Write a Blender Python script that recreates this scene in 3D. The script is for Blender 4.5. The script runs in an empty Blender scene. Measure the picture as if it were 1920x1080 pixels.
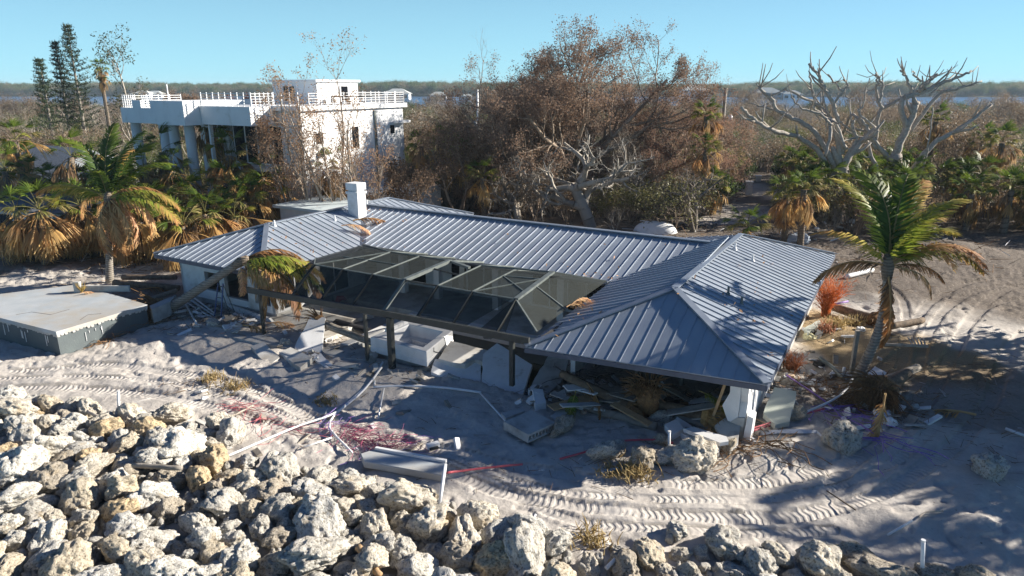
import bpy, bmesh, math, random
import numpy as np
from mathutils import Vector, Matrix, noise as mnoise
R = math.radians
scene = bpy.context.scene
col = scene.collection
rnd = random.Random(7)

# ------------------------------------------------------------------ camera
CAM_H, PITCH, FPX = 11.0, R(16.5), 1280.0
cam_data = bpy.data.cameras.new('camera')
cam_data.lens = 24.0; cam_data.sensor_width = 36.0
cam_data.clip_start = 0.1; cam_data.clip_end = 9000
cam = bpy.data.objects.new('camera', cam_data); col.objects.link(cam)
cam.location = (0, 0, CAM_H); cam.rotation_euler = (R(90) - PITCH, 0, 0)
scene.camera = cam

# ------------------------------------------------------------------ light
SUN_AZ, SUN_EL = R(77), R(23)         # azimuth clockwise from the view direction
world = bpy.data.worlds.new('World'); scene.world = world; world.use_nodes = True
wn = world.node_tree; wn.nodes.clear()
sky = wn.nodes.new('ShaderNodeTexSky'); sky.sky_type = 'NISHITA'; sky.sun_disc = False
sky.sun_elevation = SUN_EL; sky.sun_rotation = SUN_AZ
sky.air_density = 0.4; sky.dust_density = 0.0; sky.ozone_density = 3.0; sky.altitude = 0
bg = wn.nodes.new('ShaderNodeBackground'); bg.inputs[1].default_value = 0.06
wo = wn.nodes.new('ShaderNodeOutputWorld')
# the sea haze low in the sky: the clear sky blends into an even cyan towards the horizon
tcw = wn.nodes.new('ShaderNodeTexCoord'); sxyz = wn.nodes.new('ShaderNodeSeparateXYZ'); wn.links.new(tcw.outputs['Generated'], sxyz.inputs[0])
crw = wn.nodes.new('ShaderNodeValToRGB'); crw.color_ramp.elements[0].color = (.84, .84, .84, 1); crw.color_ramp.elements[1].color = (.0, .0, .0, 1); crw.color_ramp.elements[1].position = .34
wn.links.new(sxyz.outputs[2], crw.inputs[0])
tint = wn.nodes.new('ShaderNodeMix'); tint.data_type = 'RGBA'; tint.blend_type = 'MULTIPLY'; tint.inputs[0].default_value = 1; tint.inputs[7].default_value = (.76, .97, 1.12, 1); wn.links.new(sky.outputs[0], tint.inputs[6])
mxw = wn.nodes.new('ShaderNodeMix'); mxw.data_type = 'RGBA'; mxw.inputs[7].default_value = (3.3, 6.3, 6.9, 1); wn.links.new(crw.outputs[0], mxw.inputs[0]); wn.links.new(tint.outputs[2], mxw.inputs[6])
wn.links.new(mxw.outputs[2], bg.inputs[0]); wn.links.new(bg.outputs[0], wo.inputs[0])
sl = bpy.data.lights.new('sun', 'SUN'); sl.energy = 5.0; sl.angle = R(0.53); sl.color = (1.0, 0.92, 0.80)
sun = bpy.data.objects.new('sun', sl); col.objects.link(sun)
sdir = Vector((math.sin(SUN_AZ) * math.cos(SUN_EL), math.cos(SUN_AZ) * math.cos(SUN_EL), math.sin(SUN_EL)))
sun.rotation_euler = sdir.to_track_quat('Z', 'Y').to_euler(); sun.location = (60, 20, 50)
scene.view_settings.view_transform = 'Standard'; scene.view_settings.look = 'None'
scene.view_settings.exposure = 1.2; scene.view_settings.gamma = 1.0
scene.view_settings.use_curve_mapping = False
scene.cycles.max_bounces = 6; scene.cycles.transparent_max_bounces = 24
scene.cycles.diffuse_bounces = 3; scene.cycles.glossy_bounces = 3; scene.cycles.volume_bounces = 0

# ------------------------------------------------------------------ surveying: picture point -> place
def ray(u, v):
    x = (u - 960) / FPX; y = -(v - 540) / FPX
    return (x, math.cos(PITCH) + y * math.sin(PITCH), -math.sin(PITCH) + y * math.cos(PITCH))
def G(u, v, z=0.0):
    d = ray(u, v); t = (z - CAM_H) / d[2]
    return Vector((d[0] * t, d[1] * t, z))
def AT(u, v, y):
    d = ray(u, v); t = y / d[1]
    return Vector((d[0] * t, y, CAM_H + d[2] * t))
BX, BY = 0.8660254, -0.5
AX, AY = 0.5, 0.8660254
def W(p, q, z=0.0): return Vector((p * BX + q * AX, p * BY + q * AY, z))
def PQ(v): return (v[0] * BX + v[1] * BY, v[0] * AX + v[1] * AY)

# ------------------------------------------------------------------ value noise for the ground
_tab = np.random.RandomState(3).rand(256, 256)
def vn(x, y, seed=0):
    x = np.asarray(x, float) + seed * 17.37; y = np.asarray(y, float) + seed * 9.71
    xi = np.floor(x).astype(int); yi = np.floor(y).astype(int)
    fx = x - xi; fy = y - yi
    fx = fx * fx * (3 - 2 * fx); fy = fy * fy * (3 - 2 * fy)
    a = _tab[xi & 255, yi & 255]; b = _tab[(xi + 1) & 255, yi & 255]
    c = _tab[xi & 255, (yi + 1) & 255]; d = _tab[(xi + 1) & 255, (yi + 1) & 255]
    return (a * (1 - fx) + b * fx) * (1 - fy) + (c * (1 - fx) + d * fx) * fy
def fbm(x, y, seed=0, oct=4):
    s = 0; a = .5; n = 0
    for i in range(oct):
        s = s + a * vn(np.asarray(x) * 2 ** i, np.asarray(y) * 2 ** i, seed + i); n += a; a *= .5
    return s / n
def sstep(e0, e1, x):
    t = np.clip((x - e0) / (e1 - e0), 0, 1); return t * t * (3 - 2 * t)

# ------------------------------------------------------------------ object helpers
def meta(o, label=None, cat=None, group=None, kind=None):
    if label: o['label'] = label
    if cat: o['category'] = cat
    if group: o['group'] = group
    if kind: o['kind'] = kind
    return o
def thing(name, label, cat, loc=(0, 0, 0), rot=0.0, group=None):
    o = bpy.data.objects.new(name, None); col.objects.link(o)
    o.location = loc
    if isinstance(rot, (int, float)): o.rotation_euler = (0, 0, rot)
    else: o.rotation_euler = rot
    o.empty_display_size = .3
    return meta(o, label, cat, group)
def link_mesh(name, me, parent=None, mat=None):
    if mat is not None and len(me.materials) == 0: me.materials.append(mat)
    o = bpy.data.objects.new(name, me); col.objects.link(o)
    if parent is not None: o.parent = parent
    return o
def mesh_np(name, V, F, mat=None, colors=None, smooth=False):
    """V (n,3); F list of arrays, each (m,k) with the same k"""
    V = np.asarray(V, np.float32); me = bpy.data.meshes.new(name)
    Fs = [np.asarray(f, np.int32) for f in F if len(f)]
    me.vertices.add(len(V)); me.vertices.foreach_set('co', V.ravel())
    tot = sum(f.size for f in Fs); npoly = sum(len(f) for f in Fs)
    me.loops.add(tot); me.loops.foreach_set('vertex_index', np.concatenate([f.ravel() for f in Fs]))
    sizes = np.concatenate([np.full(len(f), f.shape[1], np.int32) for f in Fs])
    starts = np.concatenate([[0], np.cumsum(sizes)[:-1]]).astype(np.int32)
    me.polygons.add(npoly); me.polygons.foreach_set('loop_start', starts)
    try: me.polygons.foreach_set('loop_total', sizes)
    except Exception: pass
    if smooth: me.polygons.foreach_set('use_smooth', np.ones(npoly, bool))
    me.update(calc_edges=True)
    if colors is not None:
        c = np.asarray(colors, np.float32)
        if c.shape[1] == 3: c = np.concatenate([c, np.ones((len(c), 1), np.float32)], 1)
        at = me.color_attributes.new('Col', 'FLOAT_COLOR', 'POINT'); at.data.foreach_set('color', c.ravel())
    if mat is not None: me.materials.append(mat)
    return me

class MB:
    """collects shapes; build() links them as one mesh object"""
    def __init__(s): s.v = []; s.f = []
    def add(s, vs, fs):
        n = len(s.v); s.v += [tuple(v) for v in vs]; s.f += [tuple(i + n for i in f) for f in fs]; return s
    def box(s, x0, x1, y0, y1, z0, z1):
        vs = [(x, y, z) for z in (z0, z1) for y in (y0, y1) for x in (x0, x1)]
        return s.add(vs, [(0, 2, 3, 1), (4, 5, 7, 6), (0, 1, 5, 4), (2, 6, 7, 3), (0, 4, 6, 2), (1, 3, 7, 5)])
    def bar(s, a, b, w, h=None, up=(0, 0, 1)):
        """rectangular bar from a to b, w wide and h high"""
        h = h or w; a = Vector(a); b = Vector(b); d = (b - a).normalized(); up = Vector(up)
        if abs(d.dot(up)) > .98: up = Vector((1, 0, 0))
        sx = d.cross(up).normalized() * (w / 2); sz = sx.cross(d).normalized() * (h / 2)
        vs = [p + i * sx + j * sz for p in (a, b) for i, j in ((-1, -1), (1, -1), (1, 1), (-1, 1))]
        return s.add(vs, [(0, 3, 2, 1), (4, 5, 6, 7), (0, 1, 5, 4), (1, 2, 6, 5), (2, 3, 7, 6), (3, 0, 4, 7)])
    def tube(s, pts, rad, n=8, cap=True, ell=1.0):
        pts = [Vector(p) for p in pts]; m = len(pts)
        if not hasattr(rad, '__len__'): rad = [rad] * m
        T = [(pts[min(i + 1, m - 1)] - pts[max(i - 1, 0)]).normalized() for i in range(m)]
        ref = Vector((0, 0, 1)) if abs(T[0].z) < .9 else Vector((1, 0, 0))
        N = (ref - T[0] * ref.dot(T[0])).normalized(); rings = []
        for i in range(m):
            N = (N - T[i] * N.dot(T[i])).normalized(); B = T[i].cross(N)
            for k in range(n):
                a = 2 * math.pi * k / n
                rings.append(pts[i] + (N * math.cos(a) * ell + B * math.sin(a)) * rad[i])
        fs = [(i * n + k, i * n + (k + 1) % n, (i + 1) * n + (k + 1) % n, (i + 1) * n + k) for i in range(m - 1) for k in range(n)]
        if cap: fs += [tuple(range(n))[::-1], tuple((m - 1) * n + k for k in range(n))]
        return s.add(rings, fs)
    def prism(s, poly, d):
        """poly: 3d points, extruded by vector d"""
        n = len(poly); d = Vector(d); poly = [Vector(p) for p in poly]
        nn = Vector((0, 0, 0))
        for i in range(n): nn += poly[i].cross(poly[(i + 1) % n])
        if nn.dot(d) > 0: poly = poly[::-1]      # so that the first face points away from d
        fs = [tuple(range(n)), tuple(range(2 * n - 1, n - 1, -1))]
        fs += [(i, n + i, n + (i + 1) % n, (i + 1) % n)for i in range(n)]
        return s.add(poly + [p + d for p in poly], [f for f in fs])
    def build(s, name, mat, parent=None, shift=None, smooth=False, bevel=0.0):
        me = bpy.data.meshes.new(name)
        vs = s.v if shift is None else [(v[0] - shift[0], v[1] - shift[1], v[2] - shift[2]) for v in s.v]
        me.from_pydata([tuple(v) for v in vs], [], s.f); 
        bm = bmesh.new(); bm.from_mesh(me); bmesh.ops.recalc_face_normals(bm, faces=bm.faces)
        if bevel: bmesh.ops.bevel(bm, geom=bm.edges[:], offset=bevel, segments=1, affect='EDGES', clamp_overlap=True)
        bm.to_mesh(me); bm.free()
        if smooth:
            for p in me.polygons: p.use_smooth = True
        return link_mesh(name, me, parent, mat)

# ------------------------------------------------------------------ materials
def N(nt, t, **k):
    n = nt.nodes.new(t)
    for a, b in k.items():
        if a.startswith('i_'): n.inputs[int(a[2:])].default_value = b
        else: setattr(n, a, b)
    return n
def ramp(nt, fac, stops):
    r = N(nt, 'ShaderNodeValToRGB'); cr = r.color_ramp
    while len(cr.elements) < len(stops): cr.elements.new(.5)
    for e, (p, c) in zip(cr.elements, stops): e.position = p; e.color = (*c, 1) if len(c) == 3 else c
    nt.links.new(fac, r.inputs[0]); return r.outputs[0]
def mixc(nt, f, a, b, mode='MIX'):
    m = N(nt, 'ShaderNodeMix', data_type='RGBA', blend_type=mode)
    for i, x in ((0, f), (6, a), (7, b)):
        if isinstance(x, (int, float)): m.inputs[i].default_value = x
        elif isinstance(x, tuple): m.inputs[i].default_value = (*x, 1) if len(x) == 3 else x
        else: nt.links.new(x, m.inputs[i])
    return m.outputs[2]
def math_(nt, op, a, b=None):
    m = N(nt, 'ShaderNodeMath', operation=op)
    for i, x in ((0, a), (1, b)):
        if x is None: continue
        if isinstance(x, (int, float)): m.inputs[i].default_value = x
        else: nt.links.new(x, m.inputs[i])
    return m.outputs[0]
def mat_new(name, rough=.7, metal=0.0, spec=.5):
    m = bpy.data.materials.new(name); m.use_nodes = True; nt = m.node_tree
    b = nt.nodes['Principled BSDF']; b.inputs['Roughness'].default_value = rough
    b.inputs['Metallic'].default_value = metal; b.inputs['Specular IOR Level'].default_value = spec
    return m, nt, b
def noise_out(nt, scale, detail=5, rough=.55, coord='Object', vec=None):
    t = N(nt, 'ShaderNodeTexNoise'); t.inputs['Scale'].default_value = scale
    t.inputs['Detail'].default_value = detail; t.inputs['Roughness'].default_value = rough
    if vec is None:
        tc = N(nt, 'ShaderNodeTexCoord'); vec = tc.outputs[coord]
    nt.links.new(vec, t.inputs['Vector']); return t.outputs['Fac']
def bump(nt, b, h, strength=.4, dist=.05, prev=None):
    bp = N(nt, 'ShaderNodeBump'); bp.inputs['Strength'].default_value = strength
    bp.inputs['Distance'].default_value = dist; nt.links.new(h, bp.inputs['Height'])
    if prev is not None: nt.links.new(prev, bp.inputs['Normal'])
    nt.links.new(bp.outputs[0], b.inputs['Normal']); return bp.outputs[0]
def simple(name, c1, c2=None, scale=3.0, rough=.7, metal=0.0, spec=.5, bs=0.0, bscale=20, bdist=.02, dirt=None, dscale=1.2, dlo=.5, dhi=.75):
    m, nt, b = mat_new(name, rough, metal, spec)
    c2 = c2 or tuple(x * .75 for x in c1)
    c = ramp(nt, noise_out(nt, scale), [(.3, c1), (.7, c2)])
    if dirt:
        f = ramp(nt, noise_out(nt, dscale, 8, .65), [(dlo, (0, 0, 0)), (dhi, (1, 1, 1))])
        c = mixc(nt, f, c, dirt)
    nt.links.new(c, b.inputs['Base Color'])
    if bs: bump(nt, b, noise_out(nt, bscale, 6, .6), bs, bdist)
    return m
def foliage_mat(name, trans=.25, rough=.6, bright=1.0, var=.35):
    """colour comes from the vertex colours of each leaf, varied per object"""
    m, nt, b = mat_new(name, rough, 0, .3)
    a = N(nt, 'ShaderNodeVertexColor', layer_name='Col')
    oi = N(nt, 'ShaderNodeObjectInfo')
    br = math_(nt, 'MULTIPLY_ADD', oi.outputs['Random'], var); br.node.inputs[2].default_value = bright - var / 2
    hs = N(nt, 'ShaderNodeHueSaturation'); nt.links.new(a.outputs[0], hs.inputs['Color']); nt.links.new(br, hs.inputs['Value'])
    nt.links.new(hs.outputs[0], b.inputs['Base Color'])
    if trans:
        t = N(nt, 'ShaderNodeBsdfTranslucent'); nt.links.new(hs.outputs[0], t.inputs[0])
        mx = N(nt, 'ShaderNodeMixShader'); mx.inputs[0].default_value = trans
        nt.links.new(b.outputs[0], mx.inputs[1]); nt.links.new(t.outputs[0], mx.inputs[2])
        nt.links.new(mx.outputs[0], nt.nodes['Material Output'].inputs['Surface'])
    return m
# ================================================================== THE GROUND
def poly_world(pts):
    P = [G(u, v) for u, v in pts]; return np.array([(p.x, p.y) for p in P])
def smooth_line(P, n=220):
    """Catmull-Rom through the points, resampled"""
    P = np.vstack([2 * P[0] - P[1], P, 2 * P[-1] - P[-2]]); out = []
    k = max(2, n // (len(P) - 3))
    for i in range(1, len(P) - 2):
        t = np.linspace(0, 1, k, endpoint=False)[:, None]
        a, b, c, d = P[i - 1], P[i], P[i + 1], P[i + 2]
        out.append(.5 * (2 * b + (c - a) * t + (2 * a - 5 * b + 4 * c - d) * t ** 2 + (3 * b - a - 3 * c + d) * t ** 3))
    out.append(P[-2][None]); return np.vstack(out)
TRACKS = [  # (picture points on the sand, width m, depth m)
    ([(-120, 700), (0, 697), (110, 690), (200, 687), (350, 704), (470, 733), (580, 775), (690, 815), (830, 845), (960, 872), (1080, 893), (1200, 903), (1330, 908), (1450, 900), (1570, 872), (1660, 825), (1730, 760), (1772, 690), (1796, 640), (1830, 585), (1880, 545), (1960, 520)], .55, .075),
    ([(-120, 732), (0, 728), (200, 731), (350, 753), (480, 783), (560, 805), (700, 838), (850, 888), (960, 925), (1100, 952), (1250, 966), (1400, 968), (1540, 955), (1670, 915), (1770, 850), (1850, 760), (1880, 690), (1900, 640), (1960, 600)], .55, .085),
    ([(-120, 712), (0, 711), (150, 708), (280, 715), (400, 737), (500, 765), (610, 795), (720, 826), (850, 862), (960, 900), (1060, 925), (1200, 935), (1340, 938), (1480, 928), (1600, 900), (1700, 850), (1790, 760)], .35, .03),
    ([(640, 806), (730, 815), (850, 868), (930, 905), (1060, 972), (1200, 995), (1400, 1000), (1560, 990)], .4, .04),
    ([(1690, 700), (1700, 640), (1725, 590), (1770, 550), (1840, 525), (1960, 505)], .5, .07),
    ([(1720, 700), (1735, 640), (1765, 590), (1810, 555), (1880, 535), (1960, 530)], .45, .06),
    ([(1750, 705), (1790, 660), (1815, 610), (1860, 570), (1940, 555)], .5, .07),
    ([(1640, 700), (1690, 660), (1700, 610), (1690, 560), (1660, 530)], .4, .05),
    ([(1560, 905), (1620, 850), (1690, 790), (1720, 740)], .5, .05),
]
HUMPS = [  # picture point, radius m, height m   (sand heaps and hollows)
    (265, 665, .9, .22), (300, 655, .6, .18), (360, 640, 1.1, .25), (240, 640, .8, .15), (420, 620, 1.2, .2),
    (880, 520, 1.0, 0), (1190, 505, 1, 0), (1700, 490, 1.5, .4), (1800, 470, 2.2, .5), (1600, 500, 1.2, .25),
    (1640, 560, 1.0, .15), (1560, 620, 1.2, .2), (1640, 650, 1.4, .25), (1600, 740, 1.0, -.35), (1540, 700, 1.1, -.3),
    (1700, 820, .8, .15), (1800, 920, 1.2, .25), (1850, 1000, 1.4, .2), (1690, 985, .9, .2), (640, 700, .9, .12),
    (500, 690, .9, .12), (1180, 700, 1.6, -.35), (1300, 740, 1.7, -.3), (1060, 660, 1.2, -.3), (1460, 860, .9, .12),
]
_tr = []
for pts, w, d in TRACKS:
    L = smooth_line(poly_world(pts)); seg = np.linalg.norm(np.diff(L, axis=0), axis=1)
    _tr.append((L, np.concatenate([[0], np.cumsum(seg)]), w, d))
POOL_PQ = (-20.2, -11.3, 20.7, 25.6)
def ground_fields(x, y, tracks=True):
    x = np.asarray(x, float); y = np.asarray(y, float)
    near = 1 - sstep(45, 70, y)
    h = (fbm(x * .22, y * .22, 1, 3) - .5) * .35 * near + (fbm(x * 1.1, y * 1.1, 5, 3) - .5) * .14 * near
    rough = sstep(.42, .62, fbm(x * .3 + 4, y * .3, 11, 3))
    lump = fbm(x * 3.2, y * 3.2, 21, 3) - .5
    for u, v, r, hh in HUMPS:
        g = G(u, v); d2 = (x - g.x) ** 2 + (y - g.y) ** 2
        h = h + hh * np.exp(-d2 / (r * r))
    tm = np.zeros_like(h); ts = np.zeros_like(h); tt = np.zeros_like(h); rut = np.zeros_like(h)
    if tracks:
        for L, cum, w, dep in _tr:
            lo = L.min(0) - 2; hi = L.max(0) + 2
            idx = np.nonzero((x > lo[0]) & (x < hi[0]) & (y > lo[1]) & (y < hi[1]))[0] if x.ndim else []
            if len(idx) == 0: continue
            best = np.full(len(idx), 1e9); s = np.zeros(len(idx)); off = np.zeros(len(idx))
            px = x[idx]; py = y[idx]
            for i in range(len(L) - 1):
                a = L[i]; d = L[i + 1] - a; l2 = d @ d
                if l2 < 1e-9: continue
                l = math.sqrt(l2)
                t = np.clip(((px - a[0]) * d[0] + (py - a[1]) * d[1]) / l2, 0, 1)
                qx = px - a[0] - t * d[0]; qy = py - a[1] - t * d[1]; dd = qx * qx + qy * qy
                m = dd < best
                best[m] = dd[m]; s[m] = cum[i] + t[m] * l; off[m] = ((qx * d[1] - qy * d[0]) / l)[m]
            dist = np.sqrt(best); half = w / 2
            inside = 1 - sstep(half * .85, half * 1.12, dist)
            berm = np.exp(-((dist - half * 1.35) / .11) ** 2)
            rut[idx] = np.minimum(rut[idx], -dep * inside) + .45 * dep * berm * (1 - inside) * (1 + .6 * (vn(px * 2, py * 2, 3) - .5))
            mm = inside > np.maximum(tm[idx], .02)
            k = idx[mm]; tm[k] = inside[mm]; ts[k] = s[mm]; tt[k] = off[mm] / w
    h = h + lump * .15 * near * (1 - .95 * tm) * (.35 + rough) + rut
    # scattered footprints and pits
    fp = sstep(.76, .86, vn(x * 2.6, y * 2.6, 31)) * sstep(.45, .6, fbm(x * .35, y * .35, 33, 2))
    h = h - .07 * fp * near * (1 - tm)
    # the hole of the pool
    p = x * BX + y * BY; q = x * AX + y * AY
    inside = sstep(POOL_PQ[0] - .3, POOL_PQ[0] + .2, p) * (1 - sstep(POOL_PQ[1] - .2, POOL_PQ[1] + .3, p)) * sstep(POOL_PQ[2] - .3, POOL_PQ[2] + .2, q) * (1 - sstep(POOL_PQ[3] - .2, POOL_PQ[3] + .3, q))
    hs = 1 - (sstep(-35, -33.5, p) * (1 - sstep(-3.2, -2.0, p)) * sstep(20.0, 21.5, q) * (1 - sstep(37, 39, q)))
    h = h * (.25 + .75 * hs) - (1 - hs) * .12 - 1.6 * inside
    # the rubble heap rises a little towards the sea
    return h, tm, ts, tt, rough
def gh(x, y):
    """ground height at one point, without the fine ruts"""
    a = ground_fields(np.array([float(x)]), np.array([float(y)]), False)[0]; return float(a[0])
def GP(u, v, dz=0.0):
    g = G(u, v); return Vector((g.x, g.y, gh(g.x, g.y) + dz))

def make_ground():
    ys = [3.0]
    while ys[-1] < 336:
        y = ys[-1]
        f = .0046 if 12 < y < 34 else (.0075 if y < 60 else .03)
        ys.append(y + max(.05, y * f))
    ys = np.array(ys); nx = 900
    ts = np.linspace(-1, 1, nx)
    Y, T = np.meshgrid(ys, ts, indexing='ij'); X = T * (Y * .86 + 7) + 1.0
    x = X.ravel(); y = Y.ravel()
    h, tm, s, tt, rough = ground_fields(x, y)
    shore = sstep(262, 330, y + 14 * (vn(x * .03, x * 0 + 2.2, 8) - .5)); h = h - 2.2 * shore
    h = np.where(y > 60, h + (fbm(x * .05, y * .05, 41, 3) - .5) * 1.2 * sstep(60, 90, y) * (1 - shore), h)
    V = np.stack([x, y, h], 1)
    ny = len(ys); i = np.arange(ny - 1)[:, None] * nx + np.arange(nx - 1)[None]
    F = np.stack([i, i + 1, i + nx + 1, i + nx], -1).reshape(-1, 4)
    me = mesh_np('sand_ground', V, [F], smooth=True)
    # what the ground is made of: R straw and leaf litter, G dark soil and some painted tree shade, B tread mask
    p = x * BX + y * BY; q = x * AX + y * AY
    nz = fbm(x * .5, y * .5, 51, 4); nz2 = fbm(x * 2.2, y * 2.2, 55, 3)
    def blob(u, v, rx, ry=None):
        g = G(u, v); ry = ry or rx
        return np.exp(-(((x - g.x) / rx) ** 2 + ((y - g.y) / ry) ** 2))
    straw = 1.0 * blob(1700, 665, 3.6, 2.6) + .9 * blob(1600, 640, 2.2, 3) + .8 * blob(1540, 600, 1.6, 3) + .55 * blob(1790, 690, 2.6, 1.8) + .5 * blob(1700, 500, 4, 2) + .35 * blob(400, 715, .8, .6) + .4 * blob(1180, 870, .8, .5)
    straw = sstep(.32, .75, straw * .9 + (nz - .5) * .7)
    soil = sstep(37.5, 41.5, q + 4 * (nz - .5)) * sstep(-40, -30, p)
    soil = np.maximum(soil, sstep(44, 50, y + 6 * (nz - .5)))
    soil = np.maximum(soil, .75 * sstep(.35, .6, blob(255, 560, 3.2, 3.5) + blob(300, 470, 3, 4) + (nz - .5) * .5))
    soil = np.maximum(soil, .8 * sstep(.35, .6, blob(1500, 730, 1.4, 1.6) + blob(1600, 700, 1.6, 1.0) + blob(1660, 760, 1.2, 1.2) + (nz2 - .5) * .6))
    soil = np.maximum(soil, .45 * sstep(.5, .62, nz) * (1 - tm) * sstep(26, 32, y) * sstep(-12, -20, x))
    soil = np.maximum(soil, .62 * sstep(.3, .8, blob(1860, 750, 4.2, 3.2) + blob(1760, 740, 2.5, 1.6) + (nz - .5) * .9 + (nz2 - .5) * .5))  # right patch: dark soil, partly tree shade painted onto the sand
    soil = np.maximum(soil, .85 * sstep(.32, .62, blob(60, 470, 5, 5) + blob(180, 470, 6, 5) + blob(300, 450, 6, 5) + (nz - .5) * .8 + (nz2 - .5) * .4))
    # sandy clearing and drive behind
    clear = sstep(.3, .6, blob(1400, 395, 3.2, 4) + .9 * blob(1330, 415, 4, 2) + blob(1440, 360, 2.6, 6) + .5 * blob(1560, 440, 4, 3) + (nz - .5) * .4)
    soil = soil * (1 - .8 * clear * (y > 44))
    c = np.stack([straw, soil, tm, np.ones_like(tm)], 1).astype(np.float32)
    at = me.color_attributes.new('Col', 'FLOAT_COLOR', 'POINT'); at.data.foreach_set('color', c.ravel())
    c2 = np.stack([s, tt, rough, clear], 1).astype(np.float32)
    at2 = me.color_attributes.new('Trk', 'FLOAT_COLOR', 'POINT'); at2.data.foreach_set('color', c2.ravel())
    m, nt, b = mat_new('sand', .92, 0, .2)
    va = N(nt, 'ShaderNodeVertexColor', layer_name='Col'); vb = N(nt, 'ShaderNodeVertexColor', layer_name='Trk')
    sa = N(nt, 'ShaderNodeSeparateColor'); sb = N(nt, 'ShaderNodeSeparateColor')
    nt.links.new(va.outputs[0], sa.inputs[0]); nt.links.new(vb.outputs[0], sb.inputs[0])
    n1 = noise_out(nt, .9, 8, .62); n2 = noise_out(nt, 9, 6, .6); n3 = noise_out(nt, 45, 5, .65)
    sand = ramp(nt, n1, [(.28, (.42, .39, .36)), (.5, (.52, .485, .445)), (.72, (.61, .575, .53))])
    sand = mixc(nt, ramp(nt, n2, [(.50, (0, 0, 0)), (.78, (.55, .55, .55))]), sand, (.33, .31, .295))
    # fragments lying on the sand: dark twigs, shell bits
    vor = N(nt, 'ShaderNodeTexVoronoi'); vor.inputs['Scale'].default_value = 5.5
    tc = N(nt, 'ShaderNodeTexCoord'); nt.links.new(tc.outputs['Object'], vor.inputs['Vector'])
    spk = math_(nt, 'LESS_THAN', vor.outputs['Distance'], .13)
    spm = math_(nt, 'MULTIPLY', spk, ramp(nt, noise_out(nt, 1.4, 4), [(.52, (0, 0, 0)), (.62, (.8, .8, .8))]))
    spc = ramp(nt, vor.outputs['Color'], [(.3, (.10, .07, .05)), (.6, (.16, .11, .08)), (.85, (.6, .58, .55))])
    sand = mixc(nt, spm, sand, spc)
    litter = ramp(nt, n3, [(.3, (.12, .075, .04)), (.5, (.34, .25, .14)), (.7, (.50, .40, .26))])
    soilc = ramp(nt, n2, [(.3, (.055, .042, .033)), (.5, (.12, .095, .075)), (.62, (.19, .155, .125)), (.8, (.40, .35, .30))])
    k1 = mixc(nt, sa.outputs[0], sand, litter)
    sg = math_(nt, 'MULTIPLY', sa.outputs[1], .92)
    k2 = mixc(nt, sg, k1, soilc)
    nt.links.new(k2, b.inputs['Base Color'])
    # tread: two rows of bars pressed into the sand
    ab = math_(nt, 'ABSOLUTE', sb.outputs[1])
    ph = math_(nt, 'ADD', math_(nt, 'ADD', sb.outputs[0], math_(nt, 'MULTIPLY', noise_out(nt, 2.2, 4), .22)), math_(nt, 'MULTIPLY', ab, .16))
    tr = math_(nt, 'SINE', math_(nt, 'MULTIPLY', ph, 2 * math.pi / .19))
    tr = math_(nt, 'MULTIPLY', math_(nt, 'ADD', math_(nt, 'MAXIMUM', math_(nt, 'MINIMUM', math_(nt, 'MULTIPLY', tr, 1.6), 1.0), -1.0), 1.0), .5)
    tr = math_(nt, 'MULTIPLY', tr, sa.outputs[2])
    tr = math_(nt, 'MULTIPLY', tr, ramp(nt, noise_out(nt, .8, 4), [(.40, (.08, .08, .08)), (.62, (1, 1, 1))]))
    b1 = bump(nt, b, tr, .8, .036)
    hsum = math_(nt, 'ADD', math_(nt, 'MULTIPLY', noise_out(nt, 3.5, 8, .68), 1.0), math_(nt, 'MULTIPLY', n3, .18))
    hsum = math_(nt, 'MULTIPLY', hsum, math_(nt, 'SUBTRACT', 1.0, math_(nt, 'MULTIPLY', sa.outputs[2], .7)))
    b2 = bump(nt, b, hsum, .75, .09, b1)
    me.materials.append(m)
    o = link_mesh('sand_ground', me); meta(o, 'pale grey beach sand with crawler tracks running across it', None, None, 'structure')
make_ground()

def flat_sheet(name, pts, z, mat, kind='structure', label=None):
    mb = MB(); mb.add([(x, y, z) for x, y in pts], [tuple(range(len(pts)))]); o = mb.build(name, mat)
    return meta(o, label, None, None, kind)
m, nt, b = mat_new('lagoon', .35, 0, .25)
nt.links.new(ramp(nt, noise_out(nt, .01, 5), [(.4, (.03, .09, .20)), (.65, (.05, .12, .25))]), b.inputs['Base Color'])
bump(nt, b, noise_out(nt, .35, 5, .6), .5, .5)
flat_sheet('lagoon_water', [(-5000, -60), (5000, -60), (5000, 6000), (-5000, 6000)], -1.3, m, label='blue lagoon behind the wooded key')
# far shore
def far_land():
    nx, ny = 400, 14; xs = np.linspace(-1500, 1500, nx); ysl = np.linspace(0, 1, ny)
    T, X = np.meshgrid(ysl, xs, indexing='ij')
    y0 = 800 + 40 * (vn(xs * .004, xs * 0, 61) - .5) + np.where(xs > 150, 0, 60)
    Y = y0[None] + T * 700; h = -1.6 + 3.2 * sstep(0, .06, T)
    V = np.stack([X.ravel(), Y.ravel(), h.ravel()], 1)
    i = np.arange(ny - 1)[:, None] * nx + np.arange(nx - 1)[None]
    F = np.stack([i, i + 1, i + nx + 1, i + nx], -1).reshape(-1, 4)
    me = mesh_np('far_shore', V, [F]); me.materials.append(simple('far_soil', (.05, .06, .03), (.09, .08, .05), .02))
    meta(link_mesh('far_shore', me), 'low wooded shore across the lagoon', None, None, 'structure')
far_land()
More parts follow.
